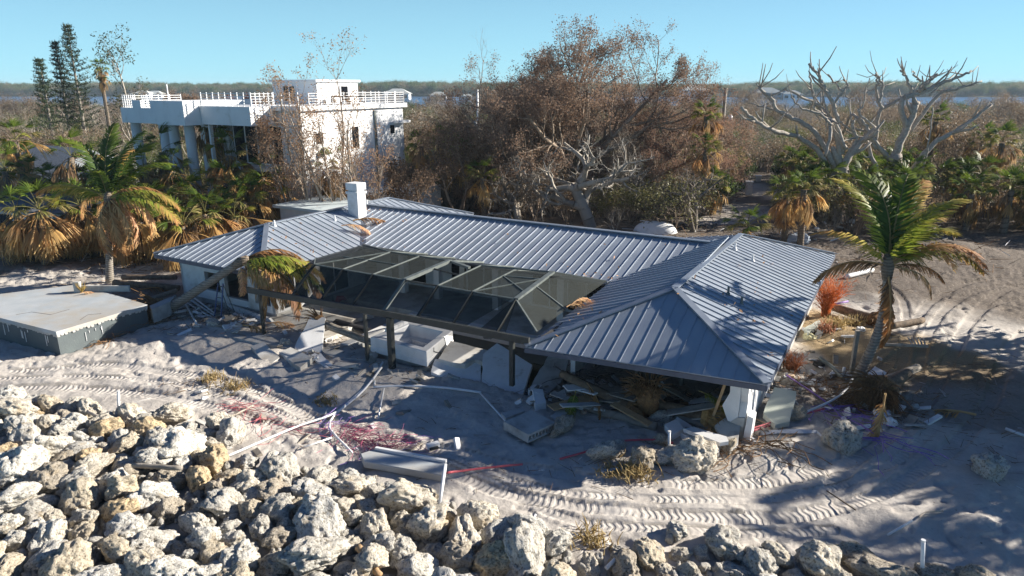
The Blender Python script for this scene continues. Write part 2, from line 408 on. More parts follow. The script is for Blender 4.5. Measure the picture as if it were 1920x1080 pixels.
# ================================================================== CORAL BOULDERS
def rock_mat():
    m, nt, b = mat_new('coral_rock', .9, 0, .2)
    oi = N(nt, 'ShaderNodeObjectInfo'); tc = N(nt, 'ShaderNodeTexCoord')
    ad = N(nt, 'ShaderNodeVectorMath', operation='ADD'); nt.links.new(tc.outputs['Object'], ad.inputs[0]); nt.links.new(oi.outputs['Random'], ad.inputs[1])
    vec = ad.outputs[0]
    n1 = noise_out(nt, 2.2, 8, .65, vec=vec); n2 = noise_out(nt, 9, 6, .7, vec=vec)
    base = mixc(nt, ramp(nt, n1, [(.30, (0, 0, 0)), (.72, (1, 1, 1))]), (.46, .44, .40), (.70, .685, .64))
    base = mixc(nt, .8, base, oi.outputs['Color'], 'MULTIPLY')
    och = ramp(nt, noise_out(nt, 1.3, 6, .6, vec=vec), [(.53, (0, 0, 0)), (.70, (.8, .8, .8))])
    base = mixc(nt, och, base, (.42, .34, .23))
    pits = ramp(nt, n2, [(.34, (.30, .27, .22)), (.50, (1, 1, 1))])
    base = mixc(nt, 1.0, base, pits, 'MULTIPLY')
    nt.links.new(base, b.inputs['Base Color'])
    vo = N(nt, 'ShaderNodeTexVoronoi'); vo.inputs['Scale'].default_value = 11; nt.links.new(vec, vo.inputs['Vector'])
    pv = math_(nt, 'MINIMUM', vo.outputs['Distance'], .45)
    h = math_(nt, 'ADD', math_(nt, 'MULTIPLY', n2, 1.0), math_(nt, 'MULTIPLY', pv, .9))
    h2 = math_(nt, 'ADD', h, math_(nt, 'MULTIPLY', noise_out(nt, 40, 4, .7, vec=vec), .35))
    bump(nt, b, h2, .8, .07)
    return m
M_ROCK = rock_mat()
def rock_mesh(seed, sub=5):
    rr = random.Random(seed); bm = bmesh.new(); bmesh.ops.create_icosphere(bm, subdivisions=sub, radius=1)
    off = Vector((rr.uniform(-50, 50), rr.uniform(-50, 50), rr.uniform(-50, 50)))
    planes = [(Vector((rr.gauss(0, 1), rr.gauss(0, 1), rr.gauss(0, .8))).normalized(), rr.uniform(.62, .95)) for _ in range(rr.randint(7, 11))]
    pits = [(Vector((rr.gauss(0, 1), rr.gauss(0, 1), rr.gauss(.25, 1))).normalized(), rr.uniform(.10, .34), rr.uniform(.4, 1)) for _ in range(rr.randint(12, 22))]
    el = Vector((rr.uniform(.95, 1.3), rr.uniform(.72, 1.0), rr.uniform(.6, .85)))
    for v in bm.verts:
        d = v.co.normalized(); r = 1.0
        for n, h in planes:
            k = d.dot(n)
            if k > 0 and r * k > h: r = .25 * r + .75 * h / k
        r *= 1 + .30 * mnoise.noise(d * 1.3 + off) + .15 * mnoise.noise(d * 3 + off)
        rg = 1 - abs(mnoise.noise(d * 4.6 + off * 2)) * 2
        r += .075 * (rg - .4) + .045 * mnoise.noise(d * 9 + off) + .022 * mnoise.noise(d * 21 + off)
        for n, w, dep in pits:
            a = (d - n).length
            if a < w: r -= dep * w * .75 * (1 - (a / w) ** 2) ** 1.2
        v.co = Vector((d.x * el.x, d.y * el.y, d.z * el.z)) * r
    me = bpy.data.meshes.new('boulder'); bm.to_mesh(me); bm.free()
    for p in me.polygons: p.use_smooth = True
    me.materials.append(M_ROCK); return me
ROCKS = [rock_mesh(100 + i) for i in range(18)]
TONES = [('chalk white', (1.12, 1.12, 1.10)), ('cream', (1.06, 1.0, .90)), ('grey', (.86, .85, .83)), ('tan', (.90, .80, .64)), ('pale grey', (.98, .99, 1.0)), ('ochre', (.98, .76, .46)), ('dark', (.66, .59, .50))]
SHAPE_W = ['rounded', 'craggy', 'blocky', 'pitted', 'wedge shaped', 'knobbly']
_placed = []; _used = {}
def boulder(x, y, z, r, tone=None, where='on the sand', rr=rnd, squash=1.0, size=None, label=None, group=None):
    k = rr.randrange(len(ROCKS)); o = bpy.data.objects.new('boulder', ROCKS[k]); col.objects.link(o)
    o.location = (x, y, z); o.rotation_euler = (rr.uniform(-.5, .5), rr.uniform(-.5, .5), rr.uniform(0, 6.28))
    s = r; o.scale = (s * rr.uniform(.88, 1.12), s * rr.uniform(.88, 1.12), s * rr.uniform(.85, 1.1) * squash)
    t = tone if tone is not None else rr.choices(range(7), [3.4, 3.2, 3.0, 1.6, 3.2, .8, 1.0])[0]
    f = rr.uniform(.9, 1.08); o.color = tuple(c * f for c in TONES[t][1]) + (1,)
    size = size or ('huge' if r > .82 else 'large' if r > .62 else 'medium' if r > .42 else 'small')
    lab = label or f'{size} {TONES[t][0]} {SHAPE_W[k % 6]} boulder {where}'
    if lab in _used:                                     # a look-alike nearby: say how the two stand to each other
        px, py = _used[lab]; side = ('nearer the sea' if y < py else 'nearer the house') if abs(y - py) > abs(x - px) * .5 else ('nearer the platform' if x < px else 'nearer the right palm')
        lab = f'{size} {TONES[t][0]} {SHAPE_W[k % 6]} boulder, twin {side}, {where}'
    _used.setdefault(lab, (x, y))
    meta(o, lab, 'boulder', group or 'coral boulders of the rock revetment')
    _placed.append((x, y, r)); return o
def inpoly(u, v, poly):
    c = False; n = len(poly)
    for i in range(n):
        x0, y0 = poly[i]; x1, y1 = poly[i - 1]
        if (y0 > v) != (y1 > v) and u < (x1 - x0) * (v - y0) / (y1 - y0) + x0: c = not c
    return c
def project(p):
    z = p[2] - CAM_H; f = p[1] * math.cos(PITCH) - z * math.sin(PITCH); up = p[1] * math.sin(PITCH) + z * math.cos(PITCH)
    return 960 + FPX * p[0] / f, 540 - FPX * up / f
PILE = [(-200, 742), (0, 745), (60, 742), (150, 765), (235, 775), (300, 800), (415, 800), (440, 812), (380, 830), (350, 845), (430, 866), (520, 862), (560, 880), (660, 885), (720, 905), (800, 925), (880, 948), (960, 975), (1020, 1005), (1060, 1030), (1080, 1150), (1080, 1400), (-400, 1400), (-400, 742)]
PILE2 = [(1120, 1040), (1180, 1010), (1260, 1000), (1340, 1010), (1420, 1035), (1500, 1045), (1590, 1050), (1680, 1060), (1760, 1075), (1840, 1095), (1900, 1130), (1900, 1400), (1080, 1400), (1080, 1060)]
LANDMARKS = [((60, 780), 'at the pile, upper left edge'), ((222, 770), 'beside the white stake'), ((60, 900), 'at the pile, left end'), ((100, 1040), 'in the lower left corner'), ((300, 880), 'below the weathered plank'), ((340, 1040), 'low in the pile, left half'), ((420, 830), 'beside the sand inlet'), ((520, 880), 'under the long white pipe'), ((620, 930), 'left of the white concrete beam'), ((600, 1030), 'low in the pile, middle'), ((780, 920), 'under the white concrete beam'), ((840, 1000), 'by the foot of the leaning pipe'), ((960, 960), 'on the pile, right shoulder'), ((1000, 1050), 'at the pile, lower right end')]
LANDMARKS2 = [((1150, 1040), 'beside the short white pipe'), ((1270, 1000), 'at the head of the sparse row'), ((1380, 1040), 'in the sparse row, left half'), ((1520, 1050), 'in the sparse row, middle'), ((1680, 1070), 'left of the upright white post'), ((1800, 1080), 'right of the upright white post')]
def where_of(u, v, L): return min(L, key=lambda l: (l[0][0] - u) ** 2 + (l[0][1] - v) ** 2)[1]
def pile():
    rr = random.Random(21)
    # hand placed large ones: picture point, radius
    big0 = [(45, 880, 1.0, 0), (200, 745 + 60, .75, 5), (25, 770, .75, 1), (170, 880, .62, 1), (155, 930, .72, 3), (340, 840, .85, 0), (400, 860, .7, 5), (530, 885, .85, 2), (290, 930, .68, 4), (600, 985, .9, 4), (600, 1045, 1.0, 2), (590, 925, .6, 4), (765, 930, .85, 1), (90, 1010, .65, 0), (380, 1010, .6, 4), (135, 1062, .75, 3), (870, 1000, .7, 1), (980, 1040, .8, 2), (930, 1050, .8, 5), (700, 985, .6, 1), (450, 1050, .65, 0), (235, 990, .6, 4), (240, 835, .55, 3), (415, 790, .55, 1), (325, 775, .7, 1), (800, 975, .7, 1), (60, 960, .55, 2)]
    big = [(u, v, r * .78, t) for u, v, r, t in big0]; pts = []
    def free(x, y, r, k): return all((x - a) ** 2 + (y - b) ** 2 > (k * (r + c)) ** 2 for a, b, c in pts)
    for u, v, r, t in big:
        g = G(u, v, .4); pts.append((g.x, g.y, r))
        boulder(g.x, g.y, gh(g.x, g.y) + r * .45 + .12, r, t, where_of(u, v, LANDMARKS), rr)
    n = 0
    for (lo, hi, k, tries, zoff) in ((.36, .55, .74, 2600, .5), (.26, .40, .70, 5000, .34), (.15, .26, .66, 3500, .22)):
        for _ in range(tries):
            x = rr.uniform(-19, 3); y = rr.uniform(11.5, 25.5); r = rr.uniform(lo, hi)
            u, v = project((x, y, .35))
            if not inpoly(u, v, PILE) or v > 1190 or u < -120: continue
            if not free(x, y, r, k): continue
            pts.append((x, y, r)); n += 1
            boulder(x, y, gh(x, y) + r * zoff + rr.uniform(0, .2), r, None, where_of(u, v, LANDMARKS), rr)
            if n > 300: break
    # second row, sparser
    for u, v, r, t in [(1270, 990, .48, 0), (1215, 1032, .56, 3), (1350, 1010, .65, 2), (1175, 1055, .65, 6), (1290, 1062, .35, 1), (1370, 1060, .6, 2), (1455, 1033, .5, 1), (1530, 1045, .8, 1), (1600, 1030, .6, 3), (1420, 1050, .6, 2), (1250, 1060, .3, 1), (1660, 1068, .8, 6), (1750, 1070, .7, 6), (1490, 1075, .45, 2), (1575, 1075, .4, 1), (1105, 1055, .4, 1), (1830, 1088, .6, 6)]:
        r *= .74; v += 16; g = G(u, v, .1); pts.append((g.x, g.y, r))
        boulder(g.x, g.y, gh(g.x, g.y) + r * .35, r, t, where_of(u, v, LANDMARKS2), rr, group='boulders in the sparse row right of the pile')
    n = 0
    for _ in range(900):
        x = rr.uniform(1, 14); y = rr.uniform(11, 17); r = rr.choice((.18, .25, .3, .45)) * rr.uniform(.8, 1.2)
        u, v = project((x, y, .2))
        if not inpoly(u, v, PILE2) or v > 1170 or not free(x, y, r, .85): continue
        pts.append((x, y, r)); n += 1
        boulder(x, y, gh(x, y) + r * .3, r, None, where_of(u, v, LANDMARKS2), rr, group='boulders in the sparse row right of the pile')
        if n > 26: break
    small = bpy.data.collections.new('rubble_kinds')
    for k in range(6): o = bpy.data.objects.new('rubble_shape', ROCKS_LOW[k]); small.objects.link(o)
    P = []
    for _ in range(5200):
        x = rr.uniform(-19, 14); y = rr.uniform(11, 26); u, v = project((x, y, .1))
        if not (inpoly(u, v, PILE) or (inpoly(u, v - 12, PILE2) and rr.random() < .5)) or v > 1150 or u < -80: continue
        P.append((x, y, gh(x, y) + rr.uniform(.02, .22), rr.uniform(.06, .17)))
    scatter_points('rubble', 'pale coral rubble filling the gaps between the boulders', P, small, 6, M_ROCK)
ROCKS_LOW = [rock_mesh(160 + i, 3) for i in range(6)]
def scatter_points(name, label, P, cols, nk, mat=None, cat=None, tilt=True):
    me = bpy.data.meshes.new(name); me.vertices.add(len(P)); me.vertices.foreach_set('co', np.array([p[:3] for p in P], np.float32).ravel()); rr = random.Random(2)
    a = me.attributes.new('size', 'FLOAT', 'POINT'); a.data.foreach_set('value', [p[3] for p in P])
    a = me.attributes.new('turn', 'FLOAT_VECTOR', 'POINT'); a.data.foreach_set('vector', [q for p in P for q in ((rr.uniform(0, 6.28) if tilt else 0), (rr.uniform(0, 6.28) if tilt else 0), rr.uniform(0, 6.28))])
    a = me.attributes.new('pick', 'INT', 'POINT'); a.data.foreach_set('value', [rr.randrange(nk) for p in P])
    o = bpy.data.objects.new(name, me); col.objects.link(o); meta(o, label, cat, None, 'stuff')
    ng = bpy.data.node_groups.new(name, 'GeometryNodeTree'); ng.interface.new_socket('Geometry', in_out='INPUT', socket_type='NodeSocketGeometry'); ng.interface.new_socket('Geometry', in_out='OUTPUT', socket_type='NodeSocketGeometry')
    gi = ng.nodes.new('NodeGroupInput'); go = ng.nodes.new('NodeGroupOutput'); ci = ng.nodes.new('GeometryNodeCollectionInfo'); ci.inputs['Collection'].default_value = cols; ci.inputs['Separate Children'].default_value = True; ci.inputs['Reset Children'].default_value = True
    ip = ng.nodes.new('GeometryNodeInstanceOnPoints'); ip.inputs['Pick Instance'].default_value = True
    def attr(n, t): x = ng.nodes.new('GeometryNodeInputNamedAttribute'); x.data_type = t; x.inputs['Name'].default_value = n; return x.outputs['Attribute']
    ng.links.new(gi.outputs[0], ip.inputs['Points']); ng.links.new(ci.outputs[0], ip.inputs['Instance']); ng.links.new(attr('pick', 'INT'), ip.inputs['Instance Index'])
    ng.links.new(attr('turn', 'FLOAT_VECTOR'), ip.inputs['Rotation']); ng.links.new(attr('size', 'FLOAT'), ip.inputs['Scale']); ng.links.new(ip.outputs[0], go.inputs[0])
    md = o.modifiers.new('scatter', 'NODES'); md.node_group = ng; return o
pile()
for u, v, r, t, lab in [(1133, 852, .42, 2, 'pale round boulder alone beside the pink tape'), (1205, 865, .5, 6, 'brown root-matted boulder behind the straw tuft'), (1253, 855, .42, 4, 'pale grey boulder with a thin white stake in front of it'), (1302, 862, .72, 1, 'largest cream boulder leaning against the broken white slabs'), (1295, 838, .34, 1, 'small cream boulder perched on the largest one by the slabs'), (1240, 822, .3, 3, 'tan boulder on the pink tape below the fallen palm root'), (1158, 842, .3, 2, 'flat grey stone right of the pale round boulder'), (1240, 782, .36, 2, 'grey green boulder in the shade under the roof'), (1118, 755, .3, 6, 'dark grey boulder under the fallen trunk'), (1054, 798, .42, 6, 'mossy grey boulder behind the hollow core slab'), (1578, 828, .62, 2, 'grey boulder on the white fabric strip'), (1484, 775, .4, 3, 'tan boulder where the purple cords cross'), (1853, 888, .5, 4, 'pale boulder in the tree shade at the right edge'), (1320, 775, .3, 3, 'tan stone beside the fibrous palm root'), (535, 640, .3, 4, 'pale stone chunk beside the tilted white slabs'), (403, 612, .32, 4, 'pale broken block below the ladder'), (1365, 842, .3, 3, 'small brown stone right of the broken slabs')]:
    g = GP(u, v + 8); boulder(g.x, g.y, g.z + r * .45, r, t, label=lab, group='stones lying near the house')
# ================================================================== PLANTS: BUILDERS
M_LEAF = foliage_mat('leaf', .40, .5, 1.0, .3)
M_DEAD = foliage_mat('dead_leaf', .42, .8, 1.2, .3)
M_TWIG = foliage_mat('bark_twigs', 0, .9, 1.0, .3)
def trunk_mat(name, c1, c2, ring=True, bs=.6):
    m, nt, b = mat_new(name, .9, 0, .2); tc = N(nt, 'ShaderNodeTexCoord')
    n = noise_out(nt, 5, 7, .65); c = ramp(nt, n, [(.3, c1), (.7, c2)])
    h = n
    if ring:
        w = N(nt, 'ShaderNodeTexWave', bands_direction='Z'); w.inputs['Scale'].default_value = 2.6; w.inputs['Distortion'].default_value = 2.5; w.inputs['Detail'].default_value = 3
        nt.links.new(tc.outputs['Object'], w.inputs['Vector']); c = mixc(nt, ramp(nt, w.outputs['Fac'], [(.0, (.6, .6, .6)), (.35, (0, 0, 0))]), c, tuple(x * .45 for x in c1))
        h = math_(nt, 'ADD', n, w.outputs['Fac'])
    nt.links.new(c, b.inputs['Base Color']); bump(nt, b, h, bs, .04); return m
M_COCO = trunk_mat('coconut_trunk', (.20, .18, .155), (.34, .31, .27))
M_SABAL = trunk_mat('sabal_trunk', (.13, .105, .08), (.27, .22, .17))
M_BONE = trunk_mat('bare_pale_bark', (.27, .235, .20), (.52, .47, .41), False)
M_OAK = trunk_mat('oak_bark', (.13, .115, .10), (.34, .31, .27), False)
M_FIBRE = simple('root_fibre', (.10, .055, .03), (.30, .17, .07), 14, .95, bs=.8, bscale=30, bdist=.04)
M_LOG = simple('wet_log', (.09, .065, .045), (.22, .16, .11), 6, .9, bs=.7, bscale=16, bdist=.03)

def frusta(S, n=4):
    """S rows: x0 y0 z0 x1 y1 z1 r0 r1"""
    S = np.asarray(S, float); a = S[:, 0:3]; b = S[:, 3:6]; d = b - a; d /= np.linalg.norm(d, axis=1)[:, None] + 1e-9
    ref = np.where(np.abs(d[:, 2:3]) < .9, np.array([[0, 0, 1.]]), np.array([[1., 0, 0]]))
    u = np.cross(d, ref); u /= np.linalg.norm(u, axis=1)[:, None] + 1e-9; w = np.cross(d, u)
    V = []
    for c, r in ((a, S[:, 6]), (b, S[:, 7])):
        for k in range(n):
            t = 2 * math.pi * k / n; V.append(c + (u * math.cos(t) + w * math.sin(t)) * r[:, None])
    V = np.stack(V, 1).reshape(-1, 3); m = len(S); base = np.arange(m)[:, None] * (2 * n)
    F = np.concatenate([np.stack([base[:, 0] + k, base[:, 0] + (k + 1) % n, base[:, 0] + n + (k + 1) % n, base[:, 0] + n + k], 1) for k in range(n)])
    return V, F
def leaf_quads(rs, P, size, up=.3, aspect=.5, D=None, align=0.0):
    """small leaf blades at points P"""
    n = len(P); P = np.asarray(P, float)
    d = rs.normal(size=(n, 3)); 
    if D is not None: d = d * (1 - align) + np.asarray(D) * align * 2
    d[:, 2] -= up; d /= np.linalg.norm(d, axis=1)[:, None] + 1e-9
    e = np.cross(d, rs.normal(size=(n, 3))); e /= np.linalg.norm(e, axis=1)[:, None] + 1e-9
    s = size * rs.uniform(.6, 1.4, (n, 1)); w = s * aspect
    V = np.stack([P, P + d * s * .5 + e * w * .5, P + d * s, P + d * s * .5 - e * w * .5], 1).reshape(-1, 3)
    F = np.arange(n * 4).reshape(-1, 4); return V, F
def grow(rr, p, d, L, r, lvl, A, segs, tips):
    """one branch and its children. A: dict of per level lists"""
    st = A['steps'][lvl]; wig = A['wig'][lvl]; up = A['up'][lvl]; step = L / st; last = lvl == len(A['steps']) - 1
    r1 = r * A['taper'][lvl]; d = d.copy()
    nch = A['child'][lvl]; at = sorted(rr.uniform(A['first'][lvl], 1) for _ in range(nch)) if nch else []
    k = 0; az = rr.uniform(0, 6.28)
    for i in range(st):
        d = d + Vector((rr.gauss(0, wig), rr.gauss(0, wig), rr.gauss(0, wig) + up)); d.normalize()
        q = p + d * step; ra = r + (r1 - r) * i / st; rb = r + (r1 - r) * (i + 1) / st
        segs[min(lvl, 2)].append((*p, *q, ra, rb))
        while k < len(at) and at[k] <= (i + 1) / st:
            az += 2.4 + rr.uniform(-.5, .5); an = A['ang'][lvl] * rr.uniform(.7, 1.3)
            x = d.cross(Vector((0, 0, 1)));  x = x.normalized() if x.length > .01 else Vector((1, 0, 0)); y = d.cross(x)
            dd = (d * math.cos(an) + (x * math.cos(az) + y * math.sin(az)) * math.sin(an)).normalized()
            grow(rr, q, dd, L * A['ratio'][lvl] * rr.uniform(.65, 1.15) * (1.15 - .5 * at[k]), rb * A['rr'][lvl], lvl + 1, A, segs, tips); k += 1
        p = q
        if last and A.get('leafy'): tips.append((*p, *d))
    tips.append((*p, *d))
def tree_np(seed, A, H, r0, lean=(0, 0), leaf=None, leafcol=None, barkcol=((.16, .14, .12), (.3, .27, .24)), multi=1, sides=(7, 5, 3)):
    """returns (V,F,C) of the wood and (V,F,C) of the leaves"""
    rr = random.Random(seed); rs = np.random.RandomState(seed); segs = [[], [], []]; tips = []
    for m_ in range(multi):
        a = rr.uniform(0, 6.28); sp = .0 if multi == 1 else rr.uniform(.15, .55)
        d = Vector((lean[0] + math.cos(a) * sp, lean[1] + math.sin(a) * sp, 1)).normalized()
        grow(rr, Vector((math.cos(a) * .12 * (multi > 1), math.sin(a) * .12 * (multi > 1), 0)), d, H * rr.uniform(.85, 1.1), r0 * (1 if multi == 1 else .7), 0, A, segs, tips)
    V = []; F = []; C = []; n = 0
    for lv in range(3):
        if not segs[lv]: continue
        S = np.array(segs[lv]); v, f = frusta(S, sides[lv]); F.append(f + n); V.append(v); n += len(v)
        t = rs.uniform(0, 1, (len(S), 1)); c = np.array(barkcol[0]) * (1 - t) + np.array(barkcol[1]) * t; C.append(np.repeat(c, sides[lv] * 2, axis=0))
    wood = (np.concatenate(V), F, np.concatenate(C)); lv = None
    if leaf and tips:
        T = np.array(tips); num, size, spread, up, keep = leaf
        T = T[rs.rand(len(T)) < keep]; P = np.repeat(T[:, :3], num, axis=0) + rs.normal(0, spread, (len(T) * num, 3)); D = np.repeat(T[:, 3:], num, axis=0)
        v, f = leaf_quads(rs, P, size, up, .5, D, .3)
        t = np.repeat(rs.rand(len(T)), num)[:, None] * .6 + rs.rand(len(P), 1) * .4
        cc = np.array(leafcol); c = cc[0] * (1 - t) + cc[1] * t; lv = (v, [f], np.repeat(c, 4, axis=0))
    return wood, lv
def join_np(parts):
    V = []; F = {}; C = []; n = 0
    for v, fs, c in parts:
        V.append(v); C.append(c)
        for f in fs: F.setdefault(f.shape[1], []).append(f + n)
        n += len(v)
    return np.concatenate(V), [np.concatenate(x) for x in F.values()], np.concatenate(C)
def xf(part, M):
    v, fs, c = part; M = np.array(M); return (v @ M[:3, :3].T + M[:3, 3], fs, c)
def to_mesh(name, part, mat, smooth=False): return mesh_np(name, part[0], part[1], mat, part[2], smooth)

# --- the leaf of a coconut palm: starts at the origin along +X, bends towards -Z
def lerp3(a, b, t): return tuple(x + (y - x) * t for x, y in zip(a, b))
GREEN = (.065, .12, .02); LIME = (.22, .28, .035); YEL = (.45, .36, .08); BRN = (.36, .19, .075); TAN = (.56, .40, .20); PINK = (.60, .37, .24); DRK = (.09, .06, .035)
def frond_np(seed, L=4.6, bend=1.3, c_in=GREEN, c_mid=GREEN, c_tip=LIME, droop=.9, lat=1.0, n=66, curl=0.0, bare=.12, one_side=0.0):
    rr = random.Random(seed); rs = np.random.RandomState(seed); S = 14; pts = []; p = np.zeros(3); ang = 0.0; yaw = 0
    for i in range(S + 1):
        pts.append(p.copy()); t = i / S
        ang = bend * (t ** 1.5); yaw = curl * t * t
        p = p + np.array([math.cos(ang) * math.cos(yaw), math.cos(ang) * math.sin(yaw), -math.sin(ang)]) * L / S
    pts = np.array(pts); segs = [(*pts[i], *pts[i + 1], .045 * (1 - i / S) + .008, .045 * (1 - (i + 1) / S) + .008) for i in range(S)]
    v, f = frusta(segs, 4); rc = np.tile(np.array(lerp3(c_mid, TAN, .5)), (len(v), 1)); parts = [(v, [f], rc)]
    V = []; C = []
    for side in (-1, 1):
        for k in range(n):
            t = bare + (1 - bare) * (k + rr.random() * .6) / n
            if rr.random() < .04: continue
            i = min(int(t * S), S - 1); fr = t * S - i; b = pts[i] * (1 - fr) + pts[i + 1] * fr
            ax = pts[i + 1] - pts[i]; ax /= np.linalg.norm(ax); sd = np.cross([0, 0, 1.], ax); sd /= np.linalg.norm(sd) + 1e-9; upv = np.cross(ax, sd)
            ll = (.30 + .75 * math.sin(math.pi * min(1, (t * .9 + .12))) ** .8) * (L / 4.6) * rr.uniform(.8, 1.1)
            dd = droop * rr.uniform(.6, 1.4); fw = .45 + .5 * t + rr.uniform(-.15, .15)
            d1 = sd * side * lat + ax * fw + upv * (.25 - .35 * dd); d1 += rs.normal(0, .10, 3); d1 /= np.linalg.norm(d1)
            d2 = sd * side * lat * .6 + ax * fw - np.array([0, 0, 1.2 * dd]); d2 += rs.normal(0, .14, 3); d2 /= np.linalg.norm(d2)
            w = .026 * (L / 4.6) * 1.5; wv = np.cross(d1, upv + .3 * sd * side); wv /= np.linalg.norm(wv) + 1e-9
            m1 = b + d1 * ll * .5; e = m1 + d2 * ll * .5
            V += [b - wv * w, b + wv * w, m1 + wv * w * .9, m1 - wv * w * .9, e + wv * w * .25, e - wv * w * .25]
            tt = min(1, max(0, t + rr.uniform(-.2, .2))); c0 = lerp3(c_in, c_mid, min(1, tt * 2)) if tt < .5 else lerp3(c_mid, c_tip, (tt - .5) * 2)
            br = rr.uniform(.75, 1.25); c0 = tuple(x * br for x in c0); c1 = lerp3(c0, c_tip, .45)
            C += [c0, c0, c0, c0, c1, c1]
    V = np.array(V); m = len(V) // 6; B = np.arange(m)[:, None] * 6
    F = np.concatenate([B + np.array([0, 1, 2, 3]), B + np.array([3, 2, 4, 5])])
    parts.append((V, [F], np.array(C))); return join_np(parts)
# --- the fan leaf of a cabbage palm
def fan_np(seed, pet=1.0, blade=.85, spread=1.9, c0=GREEN, c1=LIME, fold=.4, droop=.5, n=24, bend=.5):
    rr = random.Random(seed); rs = np.random.RandomState(seed); S = 4; p = np.zeros(3); pts = [p.copy()]
    for i in range(S):
        a = bend * (i / S) ** 1.3; p = p + np.array([math.cos(a), 0, -math.sin(a)]) * pet / S; pts.append(p.copy())
    a = bend; ax = np.array([math.cos(a), 0, -math.sin(a)]); sd = np.array([0, 1., 0]); upv = np.cross(ax, sd)
    segs = [(*pts[i], *pts[i + 1], .02, .016) for i in range(S)]; v, f = frusta(segs, 3)
    parts = [(v, [f], np.tile(np.array(lerp3(c0, TAN, .3)), (len(v), 1)))]; V = []; C = []
    for k in range(n):
        th = spread * ((k + .5) / n - .5) * 2 * .6 + rr.uniform(-.04, .04)
        ll = blade * (1 - .25 * abs(th) / 2) * rr.uniform(.85, 1.1)
        d1 = ax * math.cos(th) + sd * math.sin(th) + upv * (.15 - fold * abs(math.sin(th)) + .08 * (-1) ** k); d1 /= np.linalg.norm(d1)
        d2 = d1 + np.array([0, 0, -droop * rr.uniform(.5, 1.6)]) + rs.normal(0, .1, 3); d2 /= np.linalg.norm(d2)
        wv = np.cross(d1, upv + rs.normal(0, .25, 3)); wv /= np.linalg.norm(wv) + 1e-9; w = .034; b = pts[-1]
        m1 = b + d1 * ll * .55; e = m1 + d2 * ll * .5
        V += [b - wv * w * .3, b + wv * w * .3, m1 + wv * w, m1 - wv * w, e + wv * w * .2, e - wv * w * .2]
        br = rr.uniform(.7, 1.3); ca = tuple(x * br for x in lerp3(c0, c1, rr.random() * .5)); cb = tuple(x * br for x in lerp3(c0, c1, .5 + .5 * rr.random())); C += [ca] * 4 + [cb] * 2
    V = np.array(V); m = len(V) // 6; B = np.arange(m)[:, None] * 6
    F = np.concatenate([B + np.array([0, 1, 2, 3]), B + np.array([3, 2, 4, 5])]); parts.append((V, [F], np.array(C))); return join_np(parts)
FANS_G = [fan_np(1, 1.05, .85, 1.9, GREEN, LIME), fan_np(2, .95, .8, 1.8, (.07, .12, .02), (.28, .30, .05), .5, .7), fan_np(3, .9, .75, 1.7, LIME, YEL, .6, .9), fan_np(4, 1.0, .8, 1.9, (.12, .16, .03), TAN, .5, .8)]
FANS_D = [fan_np(11, .85, 1.15, .8, BRN, TAN, .9, 1.1, 18, .9), fan_np(12, .8, 1.25, .65, (.42, .26, .10), (.62, .44, .20), .9, 1.3, 18, 1.0), fan_np(13, .75, .9, .7, (.22, .14, .08), (.38, .27, .15), .9, 1.2, 16, .8), fan_np(14, .9, 1.1, .9, (.46, .28, .09), (.64, .46, .22), .8, 1.0, 18, .7)]
MF_G = [to_mesh('fan_leaf', f, M_LEAF) for f in FANS_G]; MF_D = [to_mesh('dead_fan_leaf', f, M_DEAD) for f in FANS_D]
def trunk_tube(pts, rads, n=9):
    mb = MB(); mb.tube(pts, rads, n); return mb
def leaf_set(rr, green, dead, yellow=.55):
    """(kind, index, azimuth, elevation, scale)"""
    out = []
    for i in range(green):
        az = i * 2.4 + rr.uniform(-.3, .3); el = R(82 - 80 * (i / green) ** .8 + rr.uniform(-8, 8))
        k = 0 if el > R(50) else rr.choice((0, 1, 3)) if rr.random() > yellow else rr.choice((2, 3)); out.append(('g', k, az, el, rr.uniform(.85, 1.12)))
    for i in range(dead):
        az = i * 2.4 + rr.uniform(-.4, .4); el = R(8 - 74 * (i / dead) ** .7 + rr.uniform(-8, 8)); out.append(('d', rr.randrange(4), az, el, rr.uniform(.85, 1.2)))
    return out
def sabal(u, v, D, label, green=20, dead=26, scale=1.0, seed=0, lean=.3, group='cabbage palms with shaggy dead skirts beside the houses', name='cabbage_palm'):
    c = AT(u, v, D); rr = random.Random(seed * 7 + 1); bx = c.x + rr.uniform(-lean, lean); by = c.y + rr.uniform(-lean, lean); z0 = gh(bx, by)
    t = thing(name, label, 'palm tree', (bx, by, z0), 0, group); H = c.z - z0
    mb = MB(); K = 7; pts = [Vector(((c.x - bx) * (i / K) ** 1.5, (c.y - by) * (i / K) ** 1.5, H * i / K - .15)) for i in range(K + 1)]
    mb.tube(pts, [.24 * (1.25 if i == 0 else 1) * (1 - .12 * i / K) for i in range(K + 1)], 9); mb.build('trunk', M_SABAL, t, smooth=True)
    for kd, k, az, el, s in leaf_set(rr, green, dead):
        o = link_mesh('green_leaf' if kd == 'g' else 'dead_leaf', (MF_G if kd == 'g' else MF_D)[k], t)
        o.location = (pts[-1].x, pts[-1].y, H - (0 if kd == 'g' else rr.uniform(.1, .55))); o.rotation_euler = (rr.uniform(-.4, .4), -el, az); o.scale = (s * scale * (.82 if kd == 'g' else 1),) * 3
    return t
